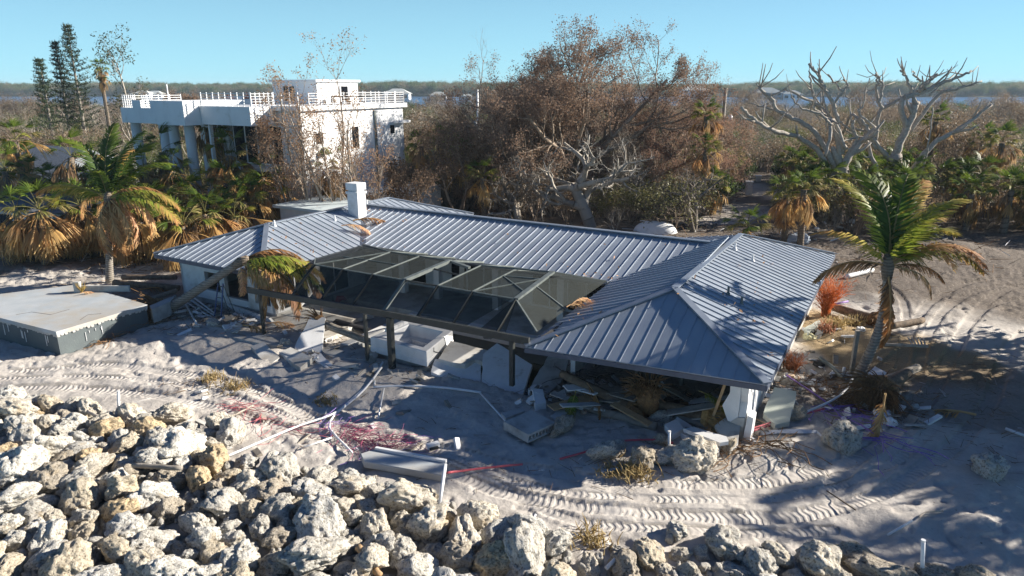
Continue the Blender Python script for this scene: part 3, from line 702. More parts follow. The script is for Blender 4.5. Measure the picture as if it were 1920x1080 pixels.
def sabal_joined(seed, green=16, dead=16):
    """crown in one mesh, for palms too far away to pick the leaves apart"""
    rr = random.Random(seed); g = []; dd = []
    for kd, k, az, el, s in leaf_set(rr, green, dead):
        M = Matrix.Translation((0, 0, 0 if kd == 'g' else -rr.uniform(.1, .5))) @ Matrix.Rotation(az, 4, 'Z') @ Matrix.Rotation(-el, 4, 'Y') @ Matrix.Scale(s, 4)
        (g if kd == 'g' else dd).append(xf((FANS_G if kd == 'g' else FANS_D)[k], M))
    return to_mesh('crown', join_np(g + dd), M_LEAF)

# --- coconut fronds
CF = {
 'green': [frond_np(31, 4.6, 1.25), frond_np(32, 4.4, 1.5, curl=.2), frond_np(33, 4.7, .9, c_tip=(.12, .17, .03), curl=-.15)],
 'lime': [frond_np(34, 4.4, 1.3, LIME, LIME, YEL), frond_np(35, 4.2, 1.6, GREEN, LIME, YEL, curl=.3)],
 'half': [frond_np(36, 4.4, 1.5, GREEN, LIME, BRN), frond_np(37, 4.2, 1.2, LIME, YEL, BRN, 1.1, curl=-.3), frond_np(38, 4.5, 1.8, LIME, BRN, PINK, 1.2)],
 'dead': [frond_np(39, 4.0, 1.9, BRN, TAN, BRN, 1.5, .35, 50), frond_np(40, 3.8, 1.4, DRK, BRN, BRN, 1.6, .25, 50), frond_np(41, 4.2, 2.2, TAN, PINK, TAN, 1.3, .5, 50)],
}
MCF = {k: [to_mesh('frond', f, M_LEAF if k in ('green', 'lime') else M_DEAD) for f in v] for k, v in CF.items()}
def coco_fronds(t, top, specs, rr, sc=1.0):
    """specs: (kind, azimuth deg from +X anticlockwise, elevation deg, scale)"""
    for kd, az, el, s in specs:
        o = link_mesh('dead_frond' if kd == 'dead' else 'frond', rr.choice(MCF[kd]), t)
        o.location = top; o.rotation_euler = (rr.uniform(-.25, .25), -R(el), R(az)); o.scale = (s * sc,) * 3
# ================================================================== THE NEAR PALMS
LEFT_PALMS = [  # crown u, v, distance, label
    (28, 262, 58, 'cabbage palm at the left picture edge with a full green head'),
    (8, 318, 52, 'low green cabbage palm cut by the left picture edge'),
    (132, 292, 50, 'green headed cabbage palm below the dark tiled roof'),
    (72, 392, 42, 'cabbage palm with a yellow head in front of the small white house'),
    (128, 398, 45, 'dark shaded cabbage palm behind the yellow headed one'),
    (166, 412, 47, 'cabbage palm with a leaning trunk left of the tall coconut palm'),
    (238, 348, 47, 'orange brown cabbage palm right behind the tall coconut palm'),
    (302, 282, 54, 'dark green cabbage palm below the white balcony columns'),
    (322, 318, 50, 'lime green cabbage palm in the middle of the clump'),
    (262, 412, 44, 'cabbage palm with the longest golden skirt near the roof corner'),
    (312, 402, 46, 'straw coloured cabbage palm behind the low roof corner'),
    (352, 372, 48, 'cabbage palm with a broad drooping golden crown'),
    (388, 236, 58, 'dark cabbage palm standing before the balcony glass'),
    (428, 288, 52, 'cabbage palm with a spiky yellow green head at the house corner'),
    (470, 264, 59, 'shaded cabbage palm close to the tall black windows'),
    (424, 340, 50, 'cabbage palm with heavy golden skirt below the spiky one'),
    (440, 408, 45, 'short green sided cabbage palm beside the metal roof edge'),
    (492, 330, 51, 'leaning cabbage palm with one green side before the white house'),
    (404, 402, 47, 'grey brown cabbage palm between the two short ones'),
    (628, 318, 53, 'lone green headed cabbage palm left of the white chimney'),
    (205, 300, 56, 'cabbage palm hidden behind the tall coconut palm fronds'),
    (148, 384, 44, 'cabbage palm with a drooping straw head just left of the coconut skirt'), (232, 402, 43, 'cabbage palm with golden skirt just right of the coconut skirt'), (286, 384, 45, 'cabbage palm filling the clump above the low roof corner'),
    (342, 422, 42, 'nearest cabbage palm above the eave corner, its skirt touching the ground'), (384, 398, 44, 'golden cabbage palm over the left wing eave'), (330, 345, 49, 'cabbage palm with a frayed orange crown at the heart of the clump'),
    (456, 376, 48, 'cabbage palm with a wide tan crown before the villa balcony'), (506, 356, 50, 'rightmost cabbage palm of the clump before the black windows'), (270, 318, 51, 'cabbage palm with a small green tuft above the clump'),
    (56, 330, 54, 'cabbage palm between the tiled roof and the left edge'), (100, 344, 52, 'dark cabbage palm above the small white house'), (30, 396, 43, 'cabbage palm over the white pergola'),
]
for i, (u, v, D, lab) in enumerate(LEFT_PALMS):
    sabal(u, v, D, lab, green=7 if i % 3 else 12, dead=54 if i not in (0, 1, 2, 7, 12, 14) else 16, scale=1.42, seed=i + 3)
def coconut(name_label, base, top, fr, seed, r=.2, bulge=.3, group='coconut palms around the wrecked house', bow=(0, 0), sc=1.0):
    rr = random.Random(seed); base = Vector(base); top = Vector(top); t = thing('coconut_palm', name_label, 'palm tree', base, 0, group)
    K = 12; d = top - base; pts = []
    for i in range(K + 1):
        s = i / K; pts.append(Vector((d.x * s + bow[0] * math.sin(math.pi * s), d.y * s + bow[1] * math.sin(math.pi * s), d.z * s)))
    pts[0].z -= .2
    mb = MB(); mb.tube(pts, [r * (1 + bulge * math.exp(-i * .9)) * (1 - .25 * i / K) for i in range(K + 1)], 12); mb.build('trunk', M_COCO, t, smooth=True)
    mb = MB(); ax_ = (pts[-1] - pts[-2]).normalized() * .5; mb.tube([pts[-1] - ax_, pts[-1], pts[-1] + ax_], [.17, .24, .12], 9); mb.build('crown_shaft', M_SABAL, t, smooth=True)
    coco_fronds(t, pts[-1], fr, rr, sc); return t
b = GP(205, 527); tp = AT(203, 372, b.y)
coconut('tall coconut palm with upright green fronds and a long brown dead skirt', b, tp, [
    ('green', 95, 88, .95), ('green', 150, 84, 1.0), ('green', 40, 76, .95), ('green', 12, 64, .95), ('half', 60, 80, .8), ('half', 120, 76, .8), ('green', 20, 52, .95), ('green', -80, 72, .65),
    ('half', 182, 28, 1.05), ('lime', 172, 22, .95), ('half', 2, 22, 1.0), ('half', -12, 12, 1.05), ('dead', 10, 30, .9), ('dead', 165, 10, .8), ('dead', -5, 6, .9), ('dead', 150, -20, .8), ('dead', 15, -12, .9),
    ('dead', -95, -35, .95), ('dead', -60, -45, .95), ('dead', -120, -50, .9), ('dead', -30, -25, .9), ('dead', 0, -30, .9), ('dead', -75, -62, 1.0), ('dead', -100, -66, 1.0), ('dead', -40, -60, .9), ('dead', 200, -60, .7), ('dead', -15, -40, .85), ('dead', 120, -50, .7)], 5)
b = GP(1606, 708); tp = AT(1664, 500, b.y + .3)
coconut('leaning coconut palm with a wind torn green crown right of the metal roof', b, tp, [
    ('green', 100, 88, 1.0), ('green', 60, 84, 1.02), ('lime', 140, 80, .95), ('half', 40, 74, 1.02), ('lime', 15, 66, .95), ('lime', -60, 78, .75), ('half', 70, 62, .8),
    ('half', 176, 48, .82), ('lime', 20, 50, .9), ('half', 8, 26, .95), ('half', 30, 56, .9), ('dead', 15, 40, .8), ('half', 3, 36, .95), ('dead', 50, 40, .8),
    ('dead', 188, 18, .82), ('dead', -30, 5, .55), ('dead', -88, -62, .95), ('dead', -80, -70, .8), ('dead', -10, 15, .6)], 9, r=.19, bow=(.35, 0))
# crown stump of dead fronds hanging beside the trunk
b2 = GP(1545, 560)
# the palm leaning against the left wing
b = GP(303, 590); tp = Vector((-12.7, 30.9, 3.1))
coconut('fallen coconut palm resting its crown on the left roof edge', b, tp, [
    ('lime', -8, 12, 0.94), ('half', -2, 8, 1.03), ('half', 5, 16, 0.98), ('half', -14, -2, 0.98), ('green', 0, 6, 0.92), ('lime', 8, 10, 0.90), ('half', 12, 22, 0.71), ('dead', 20, 26, 0.86), ('dead', 14, 30, 0.80), ('dead', -25, 2, 0.86),
    ('dead', -35, -10, 0.80), ('dead', -28, -20, 0.86), ('half', -18, -8, 0.92), ('dead', -60, -60, 0.52), ('dead', 0, -30, 0.57), ('dead', -10, 4, 0.80)], 13, r=.24, bulge=.35, bow=(0, 0), sc=1.0)
# palms just outside the right edge: their fronds reach in and their shade falls on the sand
for i, (x, y, H, lab) in enumerate([(24.4, 24.9, 5.6, 'coconut palm at the right edge with one drooping brown frond reaching in'), (33.5, 31.0, 8.0, 'coconut palm behind the one at the right edge'), (29.5, 22.6, 6.6, 'coconut palm shading the tracks at the right edge'), (20.6, 23.7, 9.3, 'tallest coconut palm at the right edge with its crown level with the camera'), (33.0, 25.0, 7.0, 'coconut palm between the two that shade the tracks'), (24.6, 17.6, 5.2, 'coconut palm nearest the rocks at the right edge')]):  # the tallest, small-crowned palm is added out of view to shade the gable
    z = gh(x, y)
    coconut(lab, (x, y, z), (x + .5, y, z + H), [('green', k * 43 + i * 20, 68 - k * 5.5, .95) for k in range(9)] + [('half', k * 61 + 15, 12 - k * 5, .95) for k in range(7)] + [('dead', 175, 24, 1.05), ('dead', 140, -20, .9), ('dead', -120, -40, .8)], 40 + i, sc=.62 if x < 21 else 1.0, group='palms at the right edge of the view')
# ================================================================== THE WRECKED HOUSE
def roof_mat():
    m, nt, b = mat_new('blue_grey_metal_roof', .42, .15, .5)
    n = noise_out(nt, .8, 6, .6); c = ramp(nt, n, [(.3, (.28, .32, .38)), (.7, (.345, .39, .45))])
    oi = N(nt, 'ShaderNodeObjectInfo'); v = math_(nt, 'MULTIPLY_ADD', oi.outputs['Random'], .12); v.node.inputs[2].default_value = .94
    hs = N(nt, 'ShaderNodeHueSaturation'); nt.links.new(c, hs.inputs['Color']); nt.links.new(v, hs.inputs['Value'])
    mp = N(nt, 'ShaderNodeMapping'); tc = N(nt, 'ShaderNodeTexCoord'); nt.links.new(tc.outputs['Object'], mp.inputs['Vector']); mp.inputs['Scale'].default_value = (1, 1, .5)
    st = ramp(nt, noise_out(nt, 5, 6, .7, vec=mp.outputs[0]), [(.55, (0, 0, 0)), (.8, (.35, .35, .35))])
    c2 = mixc(nt, st, hs.outputs[0], (.42, .42, .40)); nt.links.new(c2, b.inputs['Base Color'])
    rr_ = math_(nt, 'MULTIPLY_ADD', noise_out(nt, 1.6, 5), .3); rr_.node.inputs[2].default_value = .25; nt.links.new(rr_, b.inputs['Roughness'])
    bump(nt, b, noise_out(nt, 1.2, 3, .4), .25, .03); return m
M_ROOF = roof_mat()
M_CAP = simple('roof_trim_metal', (.20, .24, .30), (.27, .31, .37), 2, .4, .3)
M_FASCIA = simple('dark_blue_fascia', (.05, .065, .10), (.08, .10, .15), 2, .5)
M_STUCCO = simple('white_stucco', (.74, .75, .76), (.62, .63, .64), 2.2, .85, bs=.25, bscale=40, bdist=.01, dirt=(.42, .38, .32), dscale=.9, dlo=.55, dhi=.8)
M_WHITE = simple('white_paint', (.78, .79, .80), (.68, .69, .70), 3, .5, dirt=(.40, .36, .30), dscale=2, dlo=.6, dhi=.8)
M_CONC = simple('pale_concrete', (.50, .50, .48), (.38, .375, .36), 2.4, .9, bs=.5, bscale=22, bdist=.02, dirt=(.24, .22, .20), dscale=1.6, dlo=.5, dhi=.75)
M_DECK = simple('pool_deck', (.62, .61, .58), (.50, .49, .46), 1.4, .85, bs=.3, bscale=30, bdist=.01, dirt=(.34, .30, .25), dscale=.7, dlo=.48, dhi=.7)
M_SLABTOP = simple('painted_slab_blue_grey', (.36, .40, .43), (.46, .49, .51), 1.1, .75, bs=.2, bscale=20, bdist=.01, dirt=(.40, .37, .32), dscale=.45, dlo=.46, dhi=.66)
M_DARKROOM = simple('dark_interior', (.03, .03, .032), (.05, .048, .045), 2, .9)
M_GLASS_D = mat_new('dark_glass', .06, 0, .6)[0]; M_GLASS_D.node_tree.nodes['Principled BSDF'].inputs['Base Color'].default_value = (.012, .016, .02, 1)
M_BRONZE = simple('dark_bronze_aluminium', (.03, .034, .033), (.05, .055, .053), 3, .5, .2)
M_PALEBAR = simple('weathered_aluminium', (.11, .13, .125), (.18, .205, .20), 4, .5, .3)
M_WOOD = simple('raw_lumber', (.30, .19, .10), (.46, .31, .17), 5, .8, bs=.4, bscale=25)
M_GWOOD = simple('grey_wood', (.20, .18, .15), (.32, .29, .25), 6, .85, bs=.4, bscale=25)
M_PVC = simple('white_pvc', (.78, .79, .80), (.68, .70, .72), 6, .4)
H0 = (-18.0, 28.0)     # base of the house in its own grid
house = thing('beach_house', 'low white beach house with blue grey metal roof, undermined and collapsing at its front corner', 'house', W(H0[0], H0[1], 0), R(-30))
def hb(mb, name, mat, parent=house, **k): return mb.build(name, mat, parent, shift=(H0[0], H0[1], 0), **k)
rb = MB()
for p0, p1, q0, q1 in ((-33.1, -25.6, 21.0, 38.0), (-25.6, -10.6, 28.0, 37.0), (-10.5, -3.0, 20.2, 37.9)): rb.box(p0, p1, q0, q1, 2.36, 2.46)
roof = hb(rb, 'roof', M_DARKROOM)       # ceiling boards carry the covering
def clip(poly, f):
    """keep f(p) >= 0"""
    out = []
    for i in range(len(poly)):
        a = poly[i]; b = poly[(i + 1) % len(poly)]; fa = f(a); fb = f(b)
        if fa >= 0: out.append(a)
        if (fa >= 0) != (fb >= 0): t = fa / (fa - fb); out.append(a + (b - a) * t)
    return out
def slope(poly, e0, e1, pan=.45, phase=.2, rh=.055):
    """metal covering of one roof plane, one object for each pan between two seams; e0-e1 is the eave line"""
    P = [Vector(p) for p in poly]; e0 = Vector(e0); s = (Vector(e1) - e0).normalized()
    n = Vector((0, 0, 0))
    for i in range(len(P)): n += (P[i] - P[0]).cross(P[(i + 1) % len(P)] - P[0])
    n.normalize(); n = n if n.z > 0 else -n
    t = n.cross(s); t = t if t.z > 0 else -t
    Q = [Vector(((p - e0).dot(s), (p - e0).dot(t))) for p in P]; lo = min(q.x for q in Q); hi = max(q.x for q in Q)
    back = lambda q, h: e0 + s * q[0] + t * q[1] + n * h
    x = lo - phase * pan; i = 0
    while x < hi:
        a, b = max(x, lo), min(x + pan, hi)
        c = clip(clip(Q, lambda q: q.x - a), lambda q: b - q.x)
        if len(c) > 2 and b - a > .02:
            mb = MB(); mb.prism([back(q, .02) for q in c], -n * .04)
            r = clip(clip(Q, lambda q: q.x - (a - .0)), lambda q: (a + .022) - q.x)
            if len(r) > 2: mb.prism([back(q, rh) for q in r], -n * (rh - .021))
            hb(mb, 'roof_panel', M_ROOF, roof)
        x += pan; i += 1
ZE = 2.6; ZR = 3.92; ZM = 3.82; ZL = 3.85
RA = (-10.8, 19.6, 2.2); RB = (-2.7, 19.6, 2.6); RC = (-6.75, 23.5, ZR); RD = (-6.75, 34.3, ZR); RE = (-2.7, 38.2, ZE)
V1 = (-10.8, 27.5, ZE); V1t = (-7.06, 32.2, ZM); V2 = (-25.3, 27.5, ZE); V2t = (-29.25, 32.2, ZM)
slope([RA, RB, RC], RA, RB, rh=.036)
slope([RB, RE, RD, RC], RB, RE, rh=.06)
slope([V1, RA, RC, (-6.76, 32.2, ZR), V1t], V1, RA)
slope([(-10.8, 38.2, ZE), RD, RE], (-10.8, 38.2, ZE), RE)
slope([(-10.8, 37.2, ZE), (-7.06, 32.2, ZM), RD, (-10.8, 38.2, ZE)], (-10.8, 37.2, ZE), (-10.8, 38.2, ZE), .6)
slope([V2, V1, V1t, V2t], V2, V1)
slope([(-10.8, 37.2, ZE), (-25.3, 37.2, ZE), V2t, V1t], (-10.8, 37.2, ZE), (-25.3, 37.2, ZE), .9)
LA = (-33.4, 20.6, ZE); LB = (-25.3, 20.6, ZE); LC = (-29.35, 24.6, ZL); LD = (-29.35, 34.6, ZL + .05); LE = (-25.3, 38.6, ZE); LF = (-33.4, 38.6, ZE)
slope([LA, LB, LC], LA, LB)
slope([LB, V2, V2t, (-29.35, 32.2, ZL), LC], LB, V2)
slope([(-25.3, 37.2, ZE), LE, LD, (-29.35, 32.2, ZL + .02)], V2, LE)
slope([LF, LA, LC, LD], LF, LA, .6)
slope([LE, LF, LD], LE, LF, .6)
def cap(a, b, w=.26, name='ridge_cap', m=M_CAP, dz=.075, h=.05):
    mb = MB(); a = Vector(a) + Vector((0, 0, dz)); b = Vector(b) + Vector((0, 0, dz)); mb.bar(a, b, w, h); hb(mb, name, m, roof)
for a, b in ((RA, RC), (RB, RC), (RC, RD), (RD, RE), (LA, LC), (LB, LC), (LC, LD), (LD, LE)): cap(a, b)
cap(V1t, V2t, .30, 'ridge_cap')
cap(V2, V2t, .34, 'valley_gutter', M_FASCIA, .045, .03); cap(V1, V1t, .26, 'valley_gutter', M_CAP, .04, .03)
for a, b in ((RA, RB), (RB, RE), (RA, V1), (V1, V2), (V2, LB), (LB, LA), (LA, LF), ((-10.8, 37.2, ZE), (-25.3, 37.2, ZE))):
    cap(a, b, .03, 'fascia', M_FASCIA, -.11, .17)
# raised step at the end of the main ridge
mb = MB(); mb.box(-7.6, -7.3, 32.0, 32.5, 3.8, 3.98); hb(mb, 'ridge_end', M_CAP, roof)
# vent pipes and a small roof lamp
def on_plane(p, q, A, B, C):
    a = Vector(A); n = (Vector(B) - a).cross(Vector(C) - a); return a.z - (n.x * (p - a.x) + n.y * (q - a.y)) / n.z
def roofpix(u, v, A, B, C):
    """where the line of sight meets a roof plane, in the house grid"""
    d = ray(u, v); dl = Vector((d[0] * BX + d[1] * BY, d[0] * AX + d[1] * AY, d[2])); a = Vector(A); n = (Vector(B) - a).cross(Vector(C) - a)
    o = Vector((0, 0, CAM_H)); t = (a - o).dot(n) / dl.dot(n); return o + dl * t
for u, v, pl in ((1365, 553, (RB, RE, RD)), (1390, 572, (RB, RE, RD)), (1378, 468, (RB, RE, RD)), (1411, 490, (RB, RE, RD)), (515, 424, (LB, V2, LC)), (628, 414, (LB, V2, LC)), (688, 384, (V2, V1, V1t))):
    p = roofpix(u, v, *pl); mb = MB(); mb.tube([p + Vector((0, 0, -.05)), p + Vector((0, 0, .32))], .045, 8); mb.tube([p + Vector((0, 0, -.05)), p + Vector((0, 0, .10))], [.13, .06], 8); hb(mb, 'vent_pipe', M_PALEBAR if v > 500 else M_WHITE, roof)
# walls -------------------------------------------------------------
def wall(name, p0, q0, p1, q1, z0, z1, holes=(), th=.2, mat=M_STUCCO, frames=True):
    """wall from (p0,q0) to (p1,q1); holes: (s0, s1, za, zb) along it"""
    a = Vector((p0, q0, 0)); d = Vector((p1, q1, 0)) - a; L = d.length; d.normalize(); nrm = Vector((d.y, -d.x, 0)); mb = MB()
    def piece(s0, s1, za, zb):
        if s1 - s0 < .01 or zb - za < .01: return
        mb.prism([a + d * s0 + Vector((0, 0, za)), a + d * s1 + Vector((0, 0, za)), a + d * s1 + Vector((0, 0, zb)), a + d * s0 + Vector((0, 0, zb))], -nrm * th)
    s = 0
    for h in sorted(holes):
        piece(s, h[0], z0, z1); piece(h[0], h[1], z0, h[2]); piece(h[0], h[1], h[3], z1); s = h[1]
    piece(s, L, z0, z1); w = hb(mb, name, mat)
    for h in holes:
        if len(h) > 4 and h[4] == 'open': continue
        f = MB(); g = MB(); f_w = .07
        P = lambda s_, z_, o=0.0: a + d * s_ + Vector((0, 0, z_)) - nrm * o
        for x0, x1, za, zb in ((h[0], h[0] + f_w, h[2], h[3]), (h[1] - f_w, h[1], h[2], h[3]), (h[0] + f_w, h[1] - f_w, h[3] - f_w, h[3]), (h[0] + f_w, h[1] - f_w, h[2], h[2] + f_w)):
            f.prism([P(x0, za, -.02), P(x1, za, -.02), P(x1, zb, -.02), P(x0, zb, -.02)], -nrm * .1)
        k = max(1, round((h[1] - h[0]) / 1.1))
        for j in range(1, k):
            xm = h[0] + (h[1] - h[0]) * j / k; f.prism([P(xm - .03, h[2] + f_w, -.01), P(xm + .03, h[2] + f_w, -.01), P(xm + .03, h[3] - f_w, -.01), P(xm - .03, h[3] - f_w, -.01)], -nrm * .06)
        fo = hb(f, 'window_frame' if h[2] > .6 else 'door_frame', M_WHITE); 
        g.prism([P(h[0] + f_w, h[2] + f_w, .03), P(h[1] - f_w, h[2] + f_w, .03), P(h[1] - f_w, h[3] - f_w, .03), P(h[0] + f_w, h[3] - f_w, .03)], -nrm * .01); go = hb(g, 'pane', M_GLASS_D, fo)
    return w
# left wing
wall('wall', -33.0, 21.7, -25.9, 21.7, .25, 2.36, [(1.95, 3.1, .75, 1.75, 'open'), (3.5, 5.2, .6, 2.1, 'open'), (5.7, 6.8, .6, 2.1, 'open')])
wall('wall', -25.9, 21.7, -25.9, 28.2, .25, 2.36, [(.5, 2.2, .3, 2.15), (3.0, 5.2, .3, 2.15)])
wall('wall', -33.0, 37.8, -33.0, 21.7, .25, 2.36, [])
# main body behind the lanai
wall('wall', -25.9, 29.2, -10.4, 29.2, .25, 2.36, [(1.0, 3.6, .3, 2.2), (5.2, 8.4, .3, 2.2), (10.2, 14.2, .3, 2.2)])
for p in (-22.9, -20.6, -17.0, -13.4): mb = MB(); mb.box(p - .17, p + .17, 27.75, 28.09, .22, 2.36); hb(mb, 'column', M_WHITE)
# right wing
wall('wall', -3.4, 22.6, -3.4, 37.6, .1, 2.36, [(3.2, 4.6, 1.0, 2.0), (7.4, 9.2, 1.0, 2.0), (12, 13.2, 1.0, 2.0)])
wall('wall', -10.4, 29.0, -10.4, 22.6, .2, 2.36, [(.6, 2.4, .25, 2.15), (3.4, 5.6, .25, 2.15)])
wall('wall', -10.4, 37.4, -3.6, 37.4, .2, 2.36, [])
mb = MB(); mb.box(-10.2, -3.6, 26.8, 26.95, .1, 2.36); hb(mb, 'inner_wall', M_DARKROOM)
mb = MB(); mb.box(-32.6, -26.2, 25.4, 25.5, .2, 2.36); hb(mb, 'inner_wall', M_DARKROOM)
# broken corner pier with bitten outline
def ragged(name, pts, d, mat, parent, shift=None):
    mb = MB(); mb.prism(pts, d); return mb.build(name, mat, parent, shift=shift)
rr = random.Random(4)
mb = MB()
pr_ = [(-3.6, 20.75), ]
prof = [(20.75, .0), (20.9, .35), (20.8, .8), (20.95, 1.3), (20.78, 1.9), (20.78, 2.36), (22.6, 2.36), (22.6, .1), (22.1, -.25), (21.6, -.1), (21.1, -.35)]
mb.prism([(-3.4, q, z) for q, z in prof], (-.22, 0, 0)); hb(mb, 'broken_corner_wall', M_STUCCO)
mb = MB(); mb.prism([(-3.63, 20.78, z) for z in (2.36,)] + [(-4.0, 20.78, 2.36), (-3.95, 20.78, 1.6), (-4.15, 20.78, 1.1), (-3.9, 20.78, .5), (-4.0, 20.78, 0.0), (-3.63, 20.78, -.2)], (0, .2, 0)); hb(mb, 'broken_corner_wall', M_STUCCO)
# shreds of stucco peeling under the eave at the corner
for k in range(5):
    q = 20.85 + k * .32; z = 2.3; mb = MB(); mb.prism([(-3.36, q, z), (-3.36, q + .24, z), (-3.30, q + .18 + rr.uniform(-.05, .05), z - rr.uniform(.5, 1.5)), (-3.33, q + .05, z - rr.uniform(.4, .9))], (.03, 0, 0)); hb(mb, 'torn_siding', M_WHITE)
# floor slabs
mb = MB(); mb.box(-33.0, -25.9, 21.75, 37.7, -.1, .25); hb(mb, 'floor_slab', M_CONC)
mb = MB(); mb.box(-25.9, -10.4, 25.6, 37.2, -.15, .2); hb(mb, 'lanai_floor', M_DECK)
mb = MB(); mb.box(-10.4, -3.4, 25.2, 37.4, -.2, .12); hb(mb, 'floor_slab', M_CONC)
# eave timber and a post below the gable
mb = MB(); mb.bar((-9.6, 20.3, 2.12), (-2.9, 20.3, 2.36), .14, .2); hb(mb, 'eave_beam', M_WOOD)
mb = MB(); mb.bar((-8.7, 20.02, 2.02), (-6.6, 20.02, 2.22), .05, .18); hb(mb, 'eave_board', M_WOOD)
mb = MB(); mb.bar((-4.55, 20.9, .05), (-4.05, 20.95, 2.3), .09, .09); hb(mb, 'leaning_stud', M_WOOD)
for p in (-10.0, -8.2, -6.4): mb = MB(); mb.box(p - .06, p + .06, 24.0, 24.12, .0, 2.36); hb(mb, 'inner_post', M_GWOOD)
# chimney and the flat roofed part behind the left wing
g = PQ(AT(668, 388, 40.5)); p, q = g
mb = MB(); mb.box(p - .38, p + .42, q - .3, q + .4, 2.3, 4.85); mb.box(p - .44, p + .48, q - .36, q + .46, 4.86, 5.0); mb.box(p - .42, p + .46, q - .34, q + .44, 5.1, 5.5)
mb.box(p - .32, p + .36, q - .24, q + .34, 5.0, 5.12); ch = hb(mb, 'chimney', M_STUCCO, roof)
g0 = W(-32.5, 33.2); mb = MB(); mb.box(-38.6, -33.46, 33.0, 38.0, 2.75, 2.95); hb(mb, 'flat_roof', simple('pale_blue_flat_roof', (.58, .66, .68), (.5, .58, .6), 1.2, .6))
mb = MB(); mb.box(-38.2, -33.5, 33.3, 37.8, 0, 2.75); hb(mb, 'rear_annex', M_STUCCO)
# white hanging soffit strip broken under the left wing
mb = MB(); mb.prism([(-29.4, 21.5, .30), (-25.6, 21.0, .30), (-25.2, 21.0, .0), (-27.0, 21.3, -.35), (-29.0, 21.5, .1)], (0, .12, 0)); hb(mb, 'broken_stem_wall', M_WHITE)

# ------------------------------------------------------------------ the pool cage
cage = thing('pool_cage', 'dark screened pool cage with torn middle panels between the two roof wings', 'screen enclosure', W(-18, 23, 0), R(-30))
CS = (-18, 23, 0)
def cb(mb, name, mat, parent=cage): return mb.build(name, mat, parent, shift=CS)
def screen_mat():
    m, nt, b = mat_new('insect_screen', .8, 0, .2); b.inputs['Base Color'].default_value = (.028, .034, .032, 1)
    t = N(nt, 'ShaderNodeBsdfTransparent'); mx = N(nt, 'ShaderNodeMixShader'); nt.links.new(t.outputs[0], mx.inputs[1]); nt.links.new(b.outputs[0], mx.inputs[2])
    n = noise_out(nt, 1.1, 4); f = math_(nt, 'MULTIPLY_ADD', n, .22); f.node.inputs[2].default_value = .60
    nt.links.new(f, mx.inputs[0]); nt.links.new(mx.outputs[0], nt.nodes['Material Output'].inputs['Surface']); return m
M_SCREEN = screen_mat()
BM = 2.42; KN = (21.25, 3.31); RG = (24.5, 3.42); GT = (27.35, 2.72)
mb = MB(); mb.bar((-25.3, 19.75, 2.1), (-17, 19.75, 2.32), .12, .26); mb.bar((-17, 19.75, 2.32), (-10.7, 19.75, 2.40), .12, .26); cb(mb, 'front_beam', M_BRONZE)
members = [-22.5, -20.8, -19.09, -17.38, -15.71, -14.05, -12.1]
zb = lambda p: 2.1 + (p + 25.3) * .0265 if p < -17 else 2.32 + (p + 17) * .0127
for p in members:
    thick = .16 if p == -17.38 else .06
    mt = M_PALEBAR
    mb = MB(); mb.bar((p, 19.75, zb(p)), (p, *KN), thick if p != -17.38 else .1, .12); cb(mb, 'frame_member', mt if p == -17.38 else M_BRONZE)
    if p in (-17.38, ): mb = MB(); mb.bar((p, *KN), (p, *RG), .18, .14); cb(mb, 'frame_member', mt)
    elif p == -12.1: mb = MB(); mb.bar((p, *KN), (-12.5, 25.1, 3.42), .2, .1); cb(mb, 'frame_member', mt)
    elif p == -22.5: mb = MB(); mb.bar((p, *KN), (-20.8, 24.5, 3.42), .05, .08); cb(mb, 'frame_member', mt)
    else: mb = MB(); mb.bar((p, *KN), (p, *RG), .04, .08); cb(mb, 'frame_member', mt)
    if -20.9 < p < -12.2: mb = MB(); mb.bar((p, *RG), (p, *GT), .04, .08); cb(mb, 'frame_member', mt)
def purlin(a, b, w=.035, mt=M_PALEBAR): mb = MB(); mb.bar(a, b, w, .07); cb(mb, 'purlin', mt)
purlin((-22.5, *KN), (-17.38, *KN)); purlin((-15.71, *KN), (-12.1, *KN)); purlin((-20.8, *RG), (-17.38, *RG), .04); purlin((-15.71, *RG), (-12.5, 25.1, 3.42), .04)
purlin((-22.5, *KN), (-25.2, 23.9, 2.72)); purlin((-20.8, *RG), (-25.2, 27.4, 2.72)); purlin((-22.3, 22.9, 3.35), (-19.09, 22.9, 3.37), .03)
purlin((-20.8, 24.5, 3.42), (-22.5, 21.25, 3.31), .03); purlin((-14.05, *KN), (-12.4, 24.0, 3.4), .04); purlin((-14.05, 23.6, 3.38), (-12.3, 22.2, 3.35), .04); purlin((-14.05, 23.6, 3.38), (-12.45, 23.9, 3.4), .04)
purlin((-12.1, *KN), (-10.85, 20.6, 2.45), .06); purlin((-12.3, 23.1, 3.36), (-10.85, 23.0, 2.62), .05); purlin((-12.5, 25.1, 3.42), (-10.9, 27.2, 2.72), .05)
